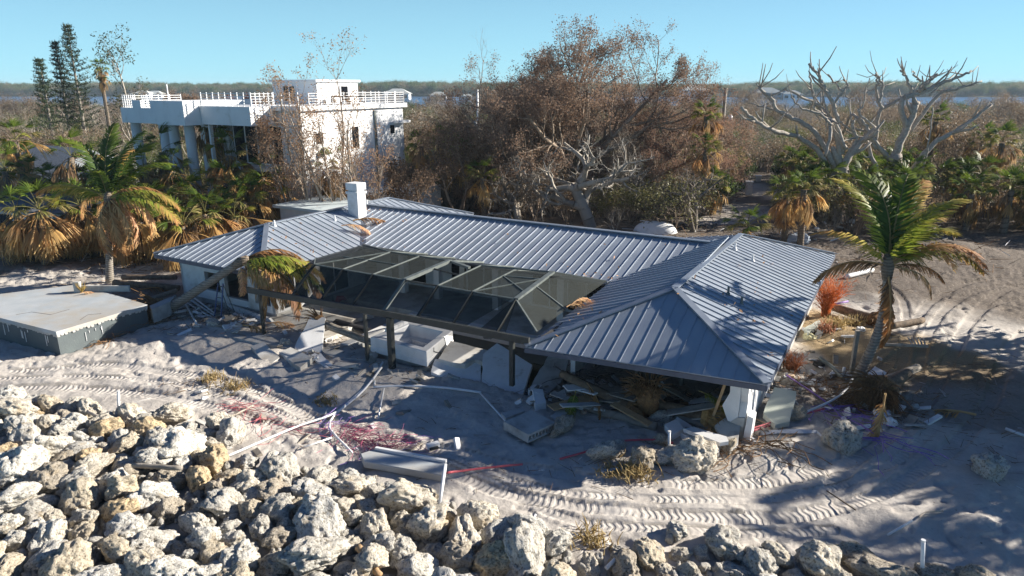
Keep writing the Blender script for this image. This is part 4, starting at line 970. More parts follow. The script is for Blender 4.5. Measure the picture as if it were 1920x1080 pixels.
# broken piece over the gap
mb = MB(); mb.bar((-17.38, *RG), (-16.2, 24.3, 3.3), .16, .1); mb.bar((-17.0, 24.9, 3.3), (-16.6, 24.2, 2.3), .22, .04); cb(mb, 'bent_member', M_PALEBAR)
purlin((-17.38, 23.2, 3.36), (-15.71, 23.0, 3.3), .04, M_BRONZE); purlin((-17.38, *KN), (-15.71, *KN), .04, M_BRONZE)
mb = MB(); mb.bar((-25.2, 27.42, 2.6), (-10.9, 27.42, 2.6), .1, .14); cb(mb, 'gutter', M_CAP)
def scr(pts, name='screen_panel', sub=1):
    mb = MB(); mb.add(pts, [tuple(range(len(pts)))]); cb(mb, name, M_SCREEN)
E_ = .01
for i in range(len(members) - 1):
    a, b = members[i] + .04, members[i + 1] - .04
    if i == 3: continue
    if i != 5: scr([(a, 19.78, zb(a)), (b, 19.78, zb(b)), (b, *KN), (a, *KN)])
    else: scr([(a, 19.78, zb(a)), (a + .45, 19.78, zb(a)), (b - .1, *KN), (a, *KN)])
    if i == 0: scr([(members[0], *KN), (members[1], *KN), (-20.8, *RG)])
    else: scr([(a, *KN), (b, *KN), (b if i != 5 else -12.5, RG[0] + (0 if i != 5 else .55), RG[1]), (a, *RG)])
    if i > 0: scr([(a, *RG), (b, *RG), (b + (0 if i < 5 else 0), *GT), (a, *GT)])
scr([(-22.5, *KN), (-20.84, *RG), (-25.2, 27.4, 2.7), (-25.2, 23.9, 2.7)]); scr([(-20.84, *RG), (-20.84, *GT), (-25.1, 27.38, 2.7)])
scr([(-22.54, *KN), (-25.2, 23.9, 2.7), (-24.4, 22.3, 2.6), (-22.54, 19.78, 2.2)])
scr([(-12.06, *KN), (-10.87, 20.6, 2.42), (-10.87, 23.0, 2.6), (-12.3, 23.1, 3.36)]); scr([(-12.3, 23.1, 3.36), (-10.87, 23.0, 2.6), (-10.9, 27.2, 2.7), (-12.5, 25.1, 3.42)])
# torn screen hanging in folds at the corner
rr = random.Random(8); V = []; F = []; n = 22; m_ = 9
for j in range(m_):
    for i in range(n):
        s = i / (n - 1); t = j / (m_ - 1); w = .15 + 1.5 * t; p = -12.1 - w * .62 + w * s * .85; q = 21.25 - 1.5 * t * (.65 + .3 * s) + .10 * math.sin(s * 22) * t; z = 3.28 - (1.0 + .25 * math.sin(s * 5)) * t * 1.05
        V.append((p, q, z))
for j in range(m_ - 1):
    for i in range(n - 1): F.append((j * n + i, j * n + i + 1, (j + 1) * n + i + 1, (j + 1) * n + i))
mb = MB(); mb.add(V, F); cb(mb, 'torn_screen', M_SCREEN)
for nm, p, z0, z1, w in (('post', -17.0, -.3, 2.3, .22), ('post', -18.3, .1, 2.2, .12), ('post', -24.5, .0, 2.1, .12), ('post', -11.4, .55, 2.38, .16)):
    mb = MB(); mb.box(p - w / 2, p + w / 2, 19.75 - w / 2 - .0, 19.75 + w / 2, z0, z1 - .1); cb(mb, nm, M_BRONZE)
# ================================================================== POOL, DECK, TUB, SLABS
m, nt, b = mat_new('murky_pool_water', .08, 0, .5); b.inputs['Base Color'].default_value = (.025, .028, .012, 1); bump(nt, b, noise_out(nt, 3, 3), .1, .02)
pool = thing('swimming_pool', 'half buried swimming pool with murky olive water under the torn cage', 'swimming pool', W(-16, 23, 0), R(-30))
PS = (-16, 23, 0)
mb = MB(); mb.add([(-20.3, 20.8, -.42), (-11.2, 20.8, -.42), (-11.2, 25.7, -.42), (-20.3, 25.7, -.42)], [(0, 1, 2, 3)]); mb.build('pool_water', m, pool, PS)
mb = MB(); mb.box(-20.5, -11.0, 25.3, 25.62, -1.0, .18); mb.box(-20.6, -20.2, 20.6, 25.3, -1.0, .12); mb.box(-11.2, -10.9, 20.6, 25.3, -1.0, .12); mb.build('coping', M_WHITE, pool, PS)
# curved shallow ledge on the left
mb = MB(); arc = [(-20.2 + 2.1 * math.cos(t), 21.0 + 2.4 * math.sin(t), -.3) for t in [math.pi / 2 * k / 10 for k in range(11)]]
mb.prism([(-20.2, 21.0, -.3)] + arc, (0, 0, -.6)); mb.build('sun_ledge', simple('algae_plaster', (.60, .60, .46), (.42, .42, .22), 1.5, .8), pool, PS)
def deck(name, label, pts, z, th, mat, tilt=(0, 0), cat='slab', group=None, cuts=None):
    """flat broken slab lying at picture points pts (z of its top)"""
    P = [G(u, v, z) for u, v in pts]; c = sum(P, Vector()) / len(P)
    t = thing(name, label, cat, (c.x, c.y, z - th), 0, group)
    mb = MB(); top = [Vector((p.x - c.x, p.y - c.y, th + (p.x - c.x) * tilt[0] + (p.y - c.y) * tilt[1])) for p in P]
    mb.prism(top, (0, 0, -th)); o = mb.build('slab_body', mat, t); return t
def slab1(name, label, pts, z, th, mat, tilt=(0, 0), cat='concrete slab', group='broken concrete slabs in front of the house', holes=0):
    P = [G(u, v, z) for u, v in pts]; c = sum(P, Vector()) / len(P); g0 = gh(c.x, c.y)
    mb = MB(); rs_ = random.Random(len(label)); n = len(P); top = []
    for i in range(n):                       # edges slightly chipped
        a, b2 = P[i], P[(i + 1) % n]; k = max(1, int((b2 - a).length / .35))
        for j in range(k):
            q = a + (b2 - a) * j / k; jit = .0 if j == 0 else .025
            q = q + Vector((rs_.uniform(-jit, jit), rs_.uniform(-jit, jit), 0)); top.append(Vector((q.x - c.x, q.y - c.y, th + (q.x - c.x) * tilt[0] + (q.y - c.y) * tilt[1])))
    mb.prism(top, (0, 0, -th))
    o = mb.build(name, mat); o.location = (c.x, c.y, z - th); meta(o, label, cat, group); return o
GB = 'broken concrete slabs in front of the house'
slab1('deck_slab', 'large pale deck slab lying level below the left end of the cage beam', [(430, 598), (520, 583), (640, 588), (668, 610), (600, 640), (540, 612)], .12, .2, M_DECK)
slab1('deck_slab', 'white sunlit deck slab beside the green hose', [(505, 570), (600, 560), (700, 590), (640, 604), (520, 588)], .16, .18, M_DECK)
slab1('deck_slab', 'dark shaded slab sheet sunken between the palm log and the small slabs', [(380, 618), (500, 600), (600, 640), (560, 655), (470, 640)], .1, .14, M_CONC)
slab1('deck_slab', 'tilted white slab leaning under the fallen palm log', [(552, 643), (585, 612), (612, 615), (600, 655), (572, 658)], .35, .16, M_WHITE, (0, .35))
slab1('deck_slab', 'leftmost small white slab tipped on the sand', [(470, 650), (496, 645), (524, 670), (502, 681)], .22, .16, M_DECK, (.1, .15))
slab1('deck_slab', 'thick white slab block beside the leftmost small one', [(523, 660), (545, 653), (585, 672), (563, 686)], .3, .26, M_DECK, (.08, .1))
slab1('deck_slab', 'small white triangular slab shard on the sand', [(586, 672), (602, 665), (624, 683), (615, 688)], .18, .08, M_WHITE, (.05, .12))
slab1('deck_slab', 'flat grey rounded slab right of the white shard', [(620, 688), (632, 678), (680, 682), (686, 692), (672, 698)], .16, .14, M_CONC)
slab1('deck_slab', 'long grey slab sheet behind the round grey one', [(600, 655), (660, 640), (700, 660), (690, 675), (620, 668)], .1, .12, M_CONC)
slab1('deck_slab', 'upper white deck slab with a jagged broken front edge beside the tub', [(822, 672), (845, 645), (930, 662), (924, 672), (905, 676), (890, 673), (872, 680), (852, 678)], .42, .2, M_DECK, (0, .1))
slab1('deck_slab', 'left half of the cracked slab tilting to the sand', [(808, 694), (816, 680), (858, 682), (880, 686), (900, 676), (903, 679), (899, 718), (862, 708)], .16, .16, M_WHITE, (0, .3))
slab1('deck_slab', 'right half of the cracked slab below the hanging post', [(906, 678), (932, 666), (998, 690), (980, 724), (915, 720), (902, 718)], .2, .16, M_WHITE, (0, .3))
slab1('deck_slab', 'shaded slab sheet between the cracked slab and the roof corner', [(990, 722), (1034, 672), (1068, 680), (1052, 712), (1020, 730)], .25, .14, M_CONC, (0, .2))
slab1('broken_block', 'white block standing askew near the debris branches', [(998, 730), (1018, 732), (1024, 752), (1004, 756)], .35, .4, M_WHITE, (0, .1))
slab1('broken_block', 'small blue white slab beside the stack of broken slabs', [(1246, 795), (1268, 788), (1282, 804), (1262, 812)], .3, .2, M_WHITE, (.1, .1))
slab1('broken_block', 'flat white slab at the bottom of the broken stack', [(1276, 812), (1300, 806), (1352, 836), (1348, 850), (1320, 836)], .22, .16, M_WHITE)
slab1('broken_block', 'long ridged white slab on top of the broken stack', [(1282, 800), (1300, 797), (1362, 820), (1366, 830), (1350, 832)], .5, .12, M_WHITE, (.05, -.05))
slab1('broken_block', 'grey slab tipped up against the broken corner', [(1340, 800), (1382, 780), (1392, 790), (1385, 822), (1370, 832)], .5, .1, M_CONC, (0, .3))
slab1('broken_block', 'grey green slab lying against the right wall corner', [(1432, 770), (1450, 740), (1492, 745), (1482, 780), (1455, 784)], .45, .18, simple('green_grey_slab', (.42, .46, .40), (.5, .52, .46), 2, .8), (0, .3))
slab1('broken_block', 'pale boxes shaped slab near the orange dead shrub', [(1508, 615), (1536, 600), (1540, 606), (1515, 624)], .25, .2, simple('green_grey_slab2', (.36, .40, .36), (.44, .46, .42), 2, .8))
slab1('broken_block', 'white block behind the upright timber post', [(1625, 700), (1640, 690), (1662, 700), (1652, 712)], .3, .2, M_WHITE, (.1, .1))
# stem wall corner standing behind the stack
c = G(1395, 832, 0); t = thing('wall_fragment', 'upright white wall fragment standing at the front corner', 'wall fragment', c, R(-30), GB)
mb = MB(); mb.prism([(-.08, 0, -.1), (.16, 0, -.1), (.2, 0, .95), (0.02, 0, 1.0)], (0, .5, 0)); mb.build('fragment_body', M_WHITE, t)
mb = MB(); mb.prism([(-.9, .1, .0), (-.08, .1, 0), (-.08, .1, .85), (-.3, .1, .8), (-.85, .1, .25)], (0, .1, 0)); mb.build('side_plate', M_CONC, t)
# hollow core slab: holes in its end
def hollow_slab(label, corners, z, th):
    P = [G(u, v, z) for u, v in corners]; c = sum(P, Vector()) / 4; ax = (P[1] - P[0]); L = ax.length; ax.normalize(); ay = P[3] - P[0]; Wd = ay.length
    ang = math.atan2(ax.y, ax.x); t = thing('hollow_core_slab', label, 'concrete slab', (P[0].x, P[0].y, z - th), ang, GB); mb = MB()
    sgn = 1 if ay.dot(Vector((-ax.y, ax.x, 0))) > 0 else -1
    D = sgn * Wd; y0, y1 = min(0, D), max(0, D)
    mb.box(0, L, y0, y1, th * .75, th); mb.box(0, L, y0, y1, 0, th * .22)
    k = 8
    for i in range(k + 1):
        x = (L - .05) * i / k; mb.box(x, x + .05, y0, y1, th * .22, th * .75)
    mb.build('slab_body', M_CONC, t); mb = MB(); mb.box(.05, L - .05, (y0 + y1) / 2 - .05, (y0 + y1) / 2 + .05, th * .22, th * .75); mb.build('core', M_DARKROOM, t); return t  # black bar across the voids: shade inside the holes, put in as colour
hollow_slab('grey hollow core slab with square holes along its front edge', [(990, 815), (1042, 792), (1012, 765), (962, 785)], .34, .3)
slab1('broken_block', 'small grey slab stub touching the hollow core slab', [(1032, 780), (1052, 766), (1064, 772), (1044, 790)], .3, .2, M_CONC)
slab1('broken_block', 'narrow grey slab strip left of the hollow core slab', [(940, 775), (978, 764), (984, 770), (948, 784)], .2, .12, M_CONC)
# concrete spa
def box_top(label, top, z, base_h):
    P = [G(u, v, z) for u, v in top]; c = sum(P, Vector()) / 4
    t = thing('spa_tub', label, 'hot tub', (c.x, c.y, -.2), 0); L = [Vector((p.x - c.x, p.y - c.y, 0)) for p in P]
    zt = z + .2; o = [l * 1.0 for l in L]; i1 = [l * .74 for l in L]; i2 = [l * .6 for l in L]; lo = [l * .42 for l in L]
    def ring(a, za, b, zb_): return [(Vector((p.x, p.y, za))) for p in a] + [Vector((p.x, p.y, zb_)) for p in b]
    V = []; F = []
    rings = [(o, 0.35), (o, zt - .42), ([l * .985 for l in o], zt - .42), ([l * .985 for l in o], zt - .03), ([l * .96 for l in o], zt), (i1, zt), ([l * .97 for l in i1], zt - .06), ([l * .93 for l in i1], zt - .5), (lo, zt - .52), (lo, zt - .85)]
    for r, zz in rings: V += [Vector((p.x, p.y, zz)) for p in r]
    for k in range(len(rings) - 1):
        for j in range(4): F.append((k * 4 + j, k * 4 + (j + 1) % 4, (k + 1) * 4 + (j + 1) % 4, (k + 1) * 4 + j))
    F.append((0, 1, 2, 3)); F.append(tuple((len(rings) - 1) * 4 + j for j in range(4)))
    mb = MB(); mb.add(V, F); mb.build('shell', M_WHITE, t, bevel=.03)
    mb = MB(); b_ = [Vector((l.x * .93 + .12, l.y * .93 + .1, -.25)) for l in L]; mb.prism(b_, (0.05, 0, .58)); mb.build('broken_footing', M_CONC, t)
    # curved seat back on the far left side and a raised rim
    a, b2 = L[0], L[3]; mb = MB(); pts = [a.lerp(b2, s) * .9 for s in (.35, .5, .65, .8, .95)]
    for s0, s1 in zip(pts[:-1], pts[1:]): mb.bar(s0 + Vector((0, 0, zt + .06)), s1 + Vector((0, 0, zt + .06)), .22, .16)
    mb.build('raised_rim', M_WHITE, t, bevel=.02)
    # cracks running down the right face
    mb = MB(); a, b2 = L[1], L[2]; nrm = (b2 - a).cross(Vector((0, 0, 1))).normalized(); x = a.lerp(b2, .25) * 1.004; prev = x + Vector((0, 0, zt - .05))
    for k in range(5): nx_ = a.lerp(b2, .25 + .08 * (k % 3) + .05 * k) * 1.004 + Vector((0, 0, zt - .05 - .17 * (k + 1))); mb.bar(prev, nx_, .02, .02); prev = nx_
    mb.build('crack', M_DARKROOM, t); return t
box_top('cracked white concrete spa tub tipped beside the murky pool', [(693, 632), (800, 660), (850, 620), (764, 601)], .8, .3)
# thick black pipe / felled trunk into the water, white end
def log(name, label, a, b, r0, r1, mat, cat, group=None, sag=0.0, n=9, parts=None, K=8):
    a = Vector(a); b = Vector(b); t = thing(name, label, cat, a, 0, group); d = b - a; rr = random.Random(len(label))
    pts = [Vector((d.x * i / K + rr.uniform(-.02, .02), d.y * i / K + rr.uniform(-.02, .02), d.z * i / K - sag * math.sin(math.pi * i / K))) for i in range(K + 1)]
    mb = MB(); mb.tube(pts, [r0 + (r1 - r0) * i / K for i in range(K + 1)], n); mb.build('shaft', mat, t, smooth=True); return t, pts
log('black_drain_pipe', 'thick black wet pipe with a white end lying in the pool', G(630, 608, .05), G(712, 632, -.25), .28, .28, simple('black_wet', (.02, .02, .022), (.05, .05, .055), 3, .3), 'pipe')
# foundation platform on the left
def platform():
    z = 1.08
    A = G(105, 622, z); B = G(276, 571, z); Cc = G(148, 533, z); D_ = G(-120, 566, z)
    c = (A + B + Cc + D_) / 4; t = thing('foundation_platform', 'raised concrete platform with dark painted sides and pale worn top', 'platform', (c.x, c.y, 0), 0)
    P = [p - Vector((c.x, c.y, 0)) for p in (A, B, Cc, D_)]
    mb = MB(); mb.prism(P, (0, 0, -.16)); mb.build('top_slab', M_SLABTOP, t)
    ins = [Vector((p.x * .985, p.y * .985, z - .165)) for p in P]
    mside = simple('dark_green_grey_paint', (.10, .125, .13), (.075, .09, .10), 1.4, .7, bs=.4, bscale=14, bdist=.02, dirt=(.30, .32, .31), dscale=5, dlo=.66, dhi=.74)
    mb = MB(); mb.prism(ins, (0, 0, -1.6)); mb.build('stem_wall', mside, t)
    rr = random.Random(3); mb = MB()               # crumbling pale rim under the top
    for a, b in ((P[3], P[0]), (P[0], P[1])):
        L = (b - a).length; k = int(L / .16); nrm = (b - a).cross(Vector((0, 0, 1))).normalized()
        for i in range(k):
            s = (i + .5) / k; p = a.lerp(b, s); h = rr.uniform(.02, .12); d = (b - a).normalized() * .08
            mb.prism([p - d + nrm * -.05 - Vector((0, 0, .16)), p + d - nrm * .05 - Vector((0, 0, .16)), p + d * .6 - nrm * .05 - Vector((0, 0, .16 + h)), p - d * .6 - nrm * .05 - Vector((0, 0, .16 + h))], nrm * .04)
    mb.build('crumbling_edge', M_CONC, t)
    mb = MB()
    for k in range(14):                             # white drips on the sides
        a, b = ((P[3], P[0]) if k < 9 else (P[0], P[1])); s = rr.uniform(.45, .98) if k < 9 else rr.uniform(.05, .7); p = a.lerp(b, s) * .99; nrm = (b - a).cross(Vector((0, 0, 1))).normalized() * -1
        z1 = z - rr.uniform(.22, .5); mb.bar(Vector((p.x, p.y, z1)) + nrm * -.01, Vector((p.x, p.y, z1 - rr.uniform(.1, .5))) + nrm * -.01, .02, .02)
    mb.build('paint_drips', M_WHITE, t)
platform()
slab1('deck_slab', 'grey slab block lying between the platform and the leaning palm', [(280, 573), (330, 553), (318, 566), (285, 580)], .85, .7, M_CONC)
# ================================================================== THE WHITE HOUSE BEHIND
wh = thing('white_villa', 'tall white flat roofed villa with roof terrace railings behind the palms', 'house', (-15.8, 52.0, 0), R(-30)); wh.scale = (.8, 1, 1)
# its own grid: x along b (negative = left), y along a (away); origin at the right front corner of the long face
def wb(mb, name, mat, parent=wh, **k): return mb.build(name, mat, parent, **k)
M_WV = simple('bright_white_render', (.78, .79, .80), (.70, .71, .72), .8, .8, bs=.15, bscale=30, bdist=.01, dirt=(.52, .50, .46), dscale=.7, dlo=.58, dhi=.8)
M_DWIN = mat_new('black_window_glass', .15, 0, .25)[0]; M_DWIN.node_tree.nodes['Principled BSDF'].inputs['Base Color'].default_value = (.006, .008, .012, 1)
TOPZ = 9.2
mb = MB(); mb.box(-8.6, 0, 0.25, 12.2, 0, TOPZ); wb(mb, 'wall', M_WV)          # main block, right face along y
mb = MB(); mb.box(-8.7, .35, -.1, 12.5, TOPZ, TOPZ + .35); wb(mb, 'roof_slab', M_WV)
mb = MB(); mb.box(.3, .95, 10.6, 12.3, 7.9, 8.1); wb(mb, 'awning_slab', M_WV)
mb = MB(); mb.box(.01, .16, 8.3, 8.5, .2, 9.0); wb(mb, 'downpipe', M_PALEBAR)
def wwin(x0, x1, y0, y1, z0, z1, face='r', n=1):
    """a dark window with white frame standing proud of the wall"""
    f = MB(); g = MB(); w = .09
    if face == 'r':
        for a, b, c, d in ((y0, y1, z0, z0 + w), (y0, y1, z1 - w, z1), (y0, y0 + w, z0 + w, z1 - w), (y1 - w, y1, z0 + w, z1 - w)): f.box(x0 + .004, x0 + .07, a, b, c, d)
        g.box(x0 + .003, x0 + .03, y0 + w, y1 - w, z0 + w, z1 - w)
    else:
        for a, b, c, d in ((x0, x1, z0, z0 + w), (x0, x1, z1 - w, z1), (x0, x0 + w, z0 + w, z1 - w), (x1 - w, x1, z0 + w, z1 - w)): f.box(a, b, y0 - .07, y0 - .004, c, d)
        for j in range(1, n): xm = x0 + (x1 - x0) * j / n; f.box(xm - .06, xm + .06, y0 - .08, y0 - .004, z0 + w, z1 - w)
        g.box(x0 + w, x1 - w, y0 - .03, y0 - .003, z0 + w, z1 - w)
    fo = wb(f, 'window', M_WV); wb(g, 'pane', M_DWIN, fo)
wwin(0, 0, 5.4, 6.4, 6.0, 7.9); wwin(0, 0, 10.2, 11.0, 6.9, 7.8); wwin(0, 0, 9.8, 10.8, 3.4, 4.3); wwin(0, 0, 1.4, 2.4, 6.6, 7.6); wwin(0, 0, 7.0, 9.0, .3, 1.2)
# stepped left part: glass corner and balconies
mb = MB(); mb.box(-14.5, -8.62, 3.0, 11.5, 0, TOPZ - .02); wb(mb, 'wall', M_WV)
mb = MB(); mb.box(-9.9, -3.6, -1.2, .24, 4.7, 5.0); wb(mb, 'balcony_slab', M_WV)
mb = MB(); mb.box(-10.2, -3.2, -2.2, -.1, TOPZ - 1.05, TOPZ + .32); wb(mb, 'parapet', M_WV)
mb = MB(); mb.box(-14.6, -10.25, -3.6, 2.9, TOPZ - 1.1, TOPZ + .7); wb(mb, 'parapet', M_WV)
mb = MB(); mb.box(-21.5, -14.65, -3.0, 2.8, TOPZ - 1.1, TOPZ + .1); wb(mb, 'parapet', M_WV)
mb = MB(); mb.box(-19.4, -18.0, -3.0, -2.7, TOPZ + .1, TOPZ + .7); mb.box(-16.4, -14.65, -3.0, -2.7, TOPZ + .1, TOPZ + .7);  wb(mb, 'parapet_block', M_WV)
wwin(-9.6, -2.6, .24, 0, 5.05, 8.1, 'f', 4); wwin(-9.6, -2.6, .24, 0, 1.2, 4.65, 'f', 4)
wwin(-14.2, -10.6, 2.98, 0, 3.6, 7.9, 'f', 3); wwin(-14.2, -10.6, 2.98, 0, .4, 3.1, 'f', 3)
for x in (-9.8, ): mb = MB(); mb.box(x - .12, x + .12, -1.85, -1.6, 0, TOPZ - 1.06); wb(mb, 'column', M_WV)
for x in (-20.9, -16.2, -14.7, -12.2): mb = MB(); mb.tube([(x, -2.2, 0), (x, -2.2, TOPZ - 1.1)], .42, 14); wb(mb, 'column', M_WV, smooth=True)
wwin(-17.6, -15.2, 2.75, 0, 4.2, 8.0, 'f', 3)
mb = MB(); mb.box(-19.2, -14.6, 2.8, 9, 0, TOPZ - 1.12); wb(mb, 'wall', M_WV)
def railing(x0, y0, x1, y1, z, n=5, posts=5):
    m_ = MB(); a = Vector((x0, y0, z)); b = Vector((x1, y1, z))
    for k in range(n): m_.bar(a + Vector((0, 0, .15 + k * .19)), b + Vector((0, 0, .15 + k * .19)), .035, .035)
    for k in range(posts + 1): p = a.lerp(b, k / posts); m_.bar(p, p + Vector((0, 0, 1.0)), .06, .06)
    wb(m_, 'railing', M_PVC)
railing(-21.3, -2.8, -19.5, -2.8, TOPZ + .1); railing(-18.0, -2.8, -16.4, -2.8, TOPZ + .1); railing(-21.3, 2.5, -21.3, -2.8, TOPZ + .1); railing(-10.2, -2.0, -3.3, -2.0, TOPZ + .33, 5, 8); railing(-3.2, -.0, -3.2, -2.0, TOPZ + .33)
railing(.2, 1.0, .2, 12.2, TOPZ + .35, 5, 9); railing(.2, 12.2, -8.0, 12.2, TOPZ + .35, 5, 7); railing(-9.8, -1.9, -3.7, -1.9, .9, 4, 7); railing(-3, -.05, .2, -.05, TOPZ + .35, 5, 3)
mb = MB(); mb.box(-9.6, -3.2, 4.6, 9.4, TOPZ + .36, TOPZ + 2.1); wb(mb, 'stair_tower', M_WV)
mb = MB(); mb.box(-9.8, -3.0, 4.4, 9.6, TOPZ + 2.1, TOPZ + 2.28); wb(mb, 'tower_roof', M_WV)
wwin(-3.2, 0, 7.2, 8.2, TOPZ + .5, TOPZ + 1.85)
wwin(-8.0, -6.2, 4.6, 0, TOPZ + .5, TOPZ + 1.85, 'f', 2)
mb = MB(); mb.box(-2.6, -.4, 5.6, 6.0, TOPZ + .9, TOPZ + 1.0); [mb.box(x, x + .06, 5.6, 6.0, TOPZ + .36, TOPZ + .9) for x in (-2.6, -.5)]; mb.box(-2.6, -.4, 8.0, 8.6, TOPZ + .9, TOPZ + .98); wb(mb, 'terrace_furniture', M_DARKROOM)
mb = MB(); mb.box(.05, 5.4, 4.0, 11.6, 0, 2.7); wb(mb, 'low_wing', M_WV)
mb = MB(); mb.box(1.6, 2.5, 3.9, 3.98, 1.2, 2.0); mb.box(3.4, 4.2, 3.9, 3.98, 1.2, 2.0); wb(mb, 'low_wing_window', M_DWIN)
# small white house at the left edge
t = thing('small_house', 'small white house half hidden behind palms at the left edge, white framed patio doors', 'house', G(95, 462), R(-16))
gx = lambda u, v: None
mb = MB(); mb.box(-7.5, 6.8, .3, 6, 0, 2.5); mb.build('wall', M_STUCCO, t)
mb = MB(); mb.prism([(-8, -.6, 2.5), (7.3, -.6, 2.5), (6.4, 3, 3.1), (-7, 3, 3.1)], (0, 0, .1)); mb.prism([(-8, 6.6, 2.5), (7.3, 6.6, 2.5), (6.4, 3, 3.1), (-7, 3, 3.1)], (0, 0, .1)); mb.build('roof', simple('grey_shingle', (.10, .11, .13), (.16, .17, .19), 4, .9, bs=.5, bscale=14), t)
for x0, x1 in ((-2.1, .5), (.9, 2.7), (3.6, 5.0), (-6.4, -3.2)):
    mb = MB(); [mb.box(*b_, 0.2, .296, *c_) for b_, c_ in (((x0, x1), (.1, .22)), ((x0, x1), (2.1, 2.2)), ((x0, x0 + .14), (.22, 2.1)), ((x1 - .14, x1), (.22, 2.1)), (((x0 + x1) / 2 - .06, (x0 + x1) / 2 + .06), (.22, 2.1)))]; f = mb.build('patio_door', M_WHITE, t)
    mb = MB(); mb.box(x0 + .15, x1 - .15, .25, .29, .23, 2.09); mb.build('pane', M_DWIN, f)
# white deck furniture beside it
t = thing('white_pergola', 'white slatted pergola frame at the left picture edge', 'pergola', G(25, 440), R(-16))
mb = MB(); [mb.box(x, x + .12, 0, .12, 0, 2.3) for x in (-1.6, .4, 1.9)]; mb.build('post', M_WHITE, t)
mb = MB(); [mb.box(-1.9, 2.2, y, y + .1, 2.3, 2.45) for y in (-.9, -.45, 0, .45, .9)]; mb.build('slats', M_WHITE, t)
# dark tiled roof behind the left palms
t = thing('tiled_roof_house', 'low house with dark tiled roof among the scrub at the left', 'house', (-44, 68, 0), R(-30))
mb = MB(); mb.box(-6.5, 6.5, -4, 4, 0, 2.8); mb.build('wall', M_STUCCO, t)
M_TILE = simple('grey_roof_tiles', (.17, .19, .21), (.27, .29, .31), 5, .85, bs=.8, bscale=7, bdist=.08)
mb = MB(); mb.prism([(-7.2, -4.8, 2.8), (7.2, -4.8, 2.8), (4, 0, 5.2), (-4, 0, 5.2)], (0, 0, .1)); mb.prism([(-7.2, 4.8, 2.8), (7.2, 4.8, 2.8), (4, 0, 5.2), (-4, 0, 5.2)], (0, 0, .1)); mb.prism([(7.2, -4.8, 2.8), (7.2, 4.8, 2.8), (4, 0, 5.2)], (0, 0, .1)); mb.prism([(-7.2, -4.8, 2.8), (-7.2, 4.8, 2.8), (-4, 0, 5.2)], (0, 0, .1)); mb.build('roof', M_TILE, t)
# shed with a dark lattice on the right
t = thing('lattice_shed', 'low shed with dark lattice panels between the palms at the right', 'shed', G(1835, 398), R(-6))
mb = MB(); mb.box(-3.2, 3.0, .4, 4, 0, 1.9); mb.build('wall', M_GWOOD, t)
mb = MB()
for k in range(9): mb.box(-3.1, 2.9, .28, .32, .15 + k * .2, .21 + k * .2)
for k in range(15): mb.box(-3.1 + k * .43, -3.05 + k * .43, .23, .27, .1, 1.95)
mb.build('lattice', M_BRONZE, t); mb = MB(); mb.box(-3.4, 3.2, .0, 4.2, 1.9, 2.0); mb.build('roof', M_GWOOD, t)
t = thing('white_cistern', 'white rounded tank standing left of the lattice shed', 'tank', G(1800, 392)); mb = MB(); mb.tube([(0, 0, -.1), (0, 0, 1.0), (0, 0, 1.35), (0, 0, 1.45)], [.55, .62, .45, .1], 16); mb.build('body', M_WHITE, t, smooth=True)
t = thing('white_cabinet', 'white box cut by the right picture edge near the shed', 'box', G(1915, 392)); mb = MB(); mb.box(-.8, .6, 0, 1, 0, 1.5); mb.box(-.9, .7, -.1, 1.1, 1.5, 1.6); mb.build('body', M_WHITE, t)
# overturned white boat / dome behind the roof
t = thing('overturned_boat', 'overturned white dinghy lying behind the main roof', 'boat', G(1228, 437), R(-8))
V = []; F = []; n = 16; m_ = 10
for i in range(n + 1):
    s = i / n; e_ = max(.02, 1 - abs(2 * s - 1) ** 2.6) ** .5
    for j in range(m_ + 1): a = math.pi * j / m_; V.append((s * 3.4 - 1.7, -math.cos(a) * e_ * .95, math.sin(a) * e_ * .95))
for i in range(n):
    for j in range(m_): F.append((i * (m_ + 1) + j, i * (m_ + 1) + j + 1, (i + 1) * (m_ + 1) + j + 1, (i + 1) * (m_ + 1) + j))
mb = MB(); mb.add(V, F); mb.build('hull', M_WHITE, t, smooth=True)
mb = MB(); mb.bar((-1.2, 0, .96), (1.0, 0, .82), .06, .05); mb.build('keel', M_WHITE, t)
# gate pillar, meter box, poles
for u, v, h, w, lab in ((1403, 366, 1.35, .32, 'white gate pillar beside the sandy drive'), (1484, 352, 1.0, .36, 'small pale meter box right of the drive'), (1421, 342, .7, .3, 'short pale pillar far up the drive')):
    g = G(u, v); t = thing('gate_pillar', lab, 'pillar', g, R(-15)); mb = MB(); mb.box(-w, w, -w, w, 0, h); mb.build('shaft', M_STUCCO, t); mb = MB(); mb.box(-w - .06, w + .06, -w - .06, w + .06, h, h + .12); mb.build('cap', M_WHITE, t)
def pole(label, u, v0, v1, D, r, mat, cross=False, box=None):
    top = AT(u, v0, D); t = thing('utility_pole', label, 'utility pole', (top.x, top.y, 0)); mb = MB(); mb.tube([(0, 0, 0), (0, 0, top.z)], [r * 1.2, r], 9); mb.build('shaft', mat, t, smooth=True)
    if box: b_ = AT(u + box[0], box[1], D); mb = MB(); mb.tube([(b_.x - top.x, 0, b_.z - .35), (b_.x - top.x, 0, b_.z + .35)], .24, 12); mb.build('transformer', M_WHITE, t, smooth=True); mb = MB(); mb.bar((0, 0, b_.z), (b_.x - top.x, 0, b_.z), .06, .06); mb.build('bracket', M_BRONZE, t)
    return t
pole('dark wooden utility pole carrying a pale transformer', 1361, 165, 300, 72, .17, M_GWOOD, box=(8, 222))
pole('thin white utility pole left of the big brown tree', 895, 168, 235, 85, .13, M_WHITE, box=(-3, 232))
pole('thin white flag pole rising behind the villa terrace', 312, 158, 300, 82, .08, M_WHITE)
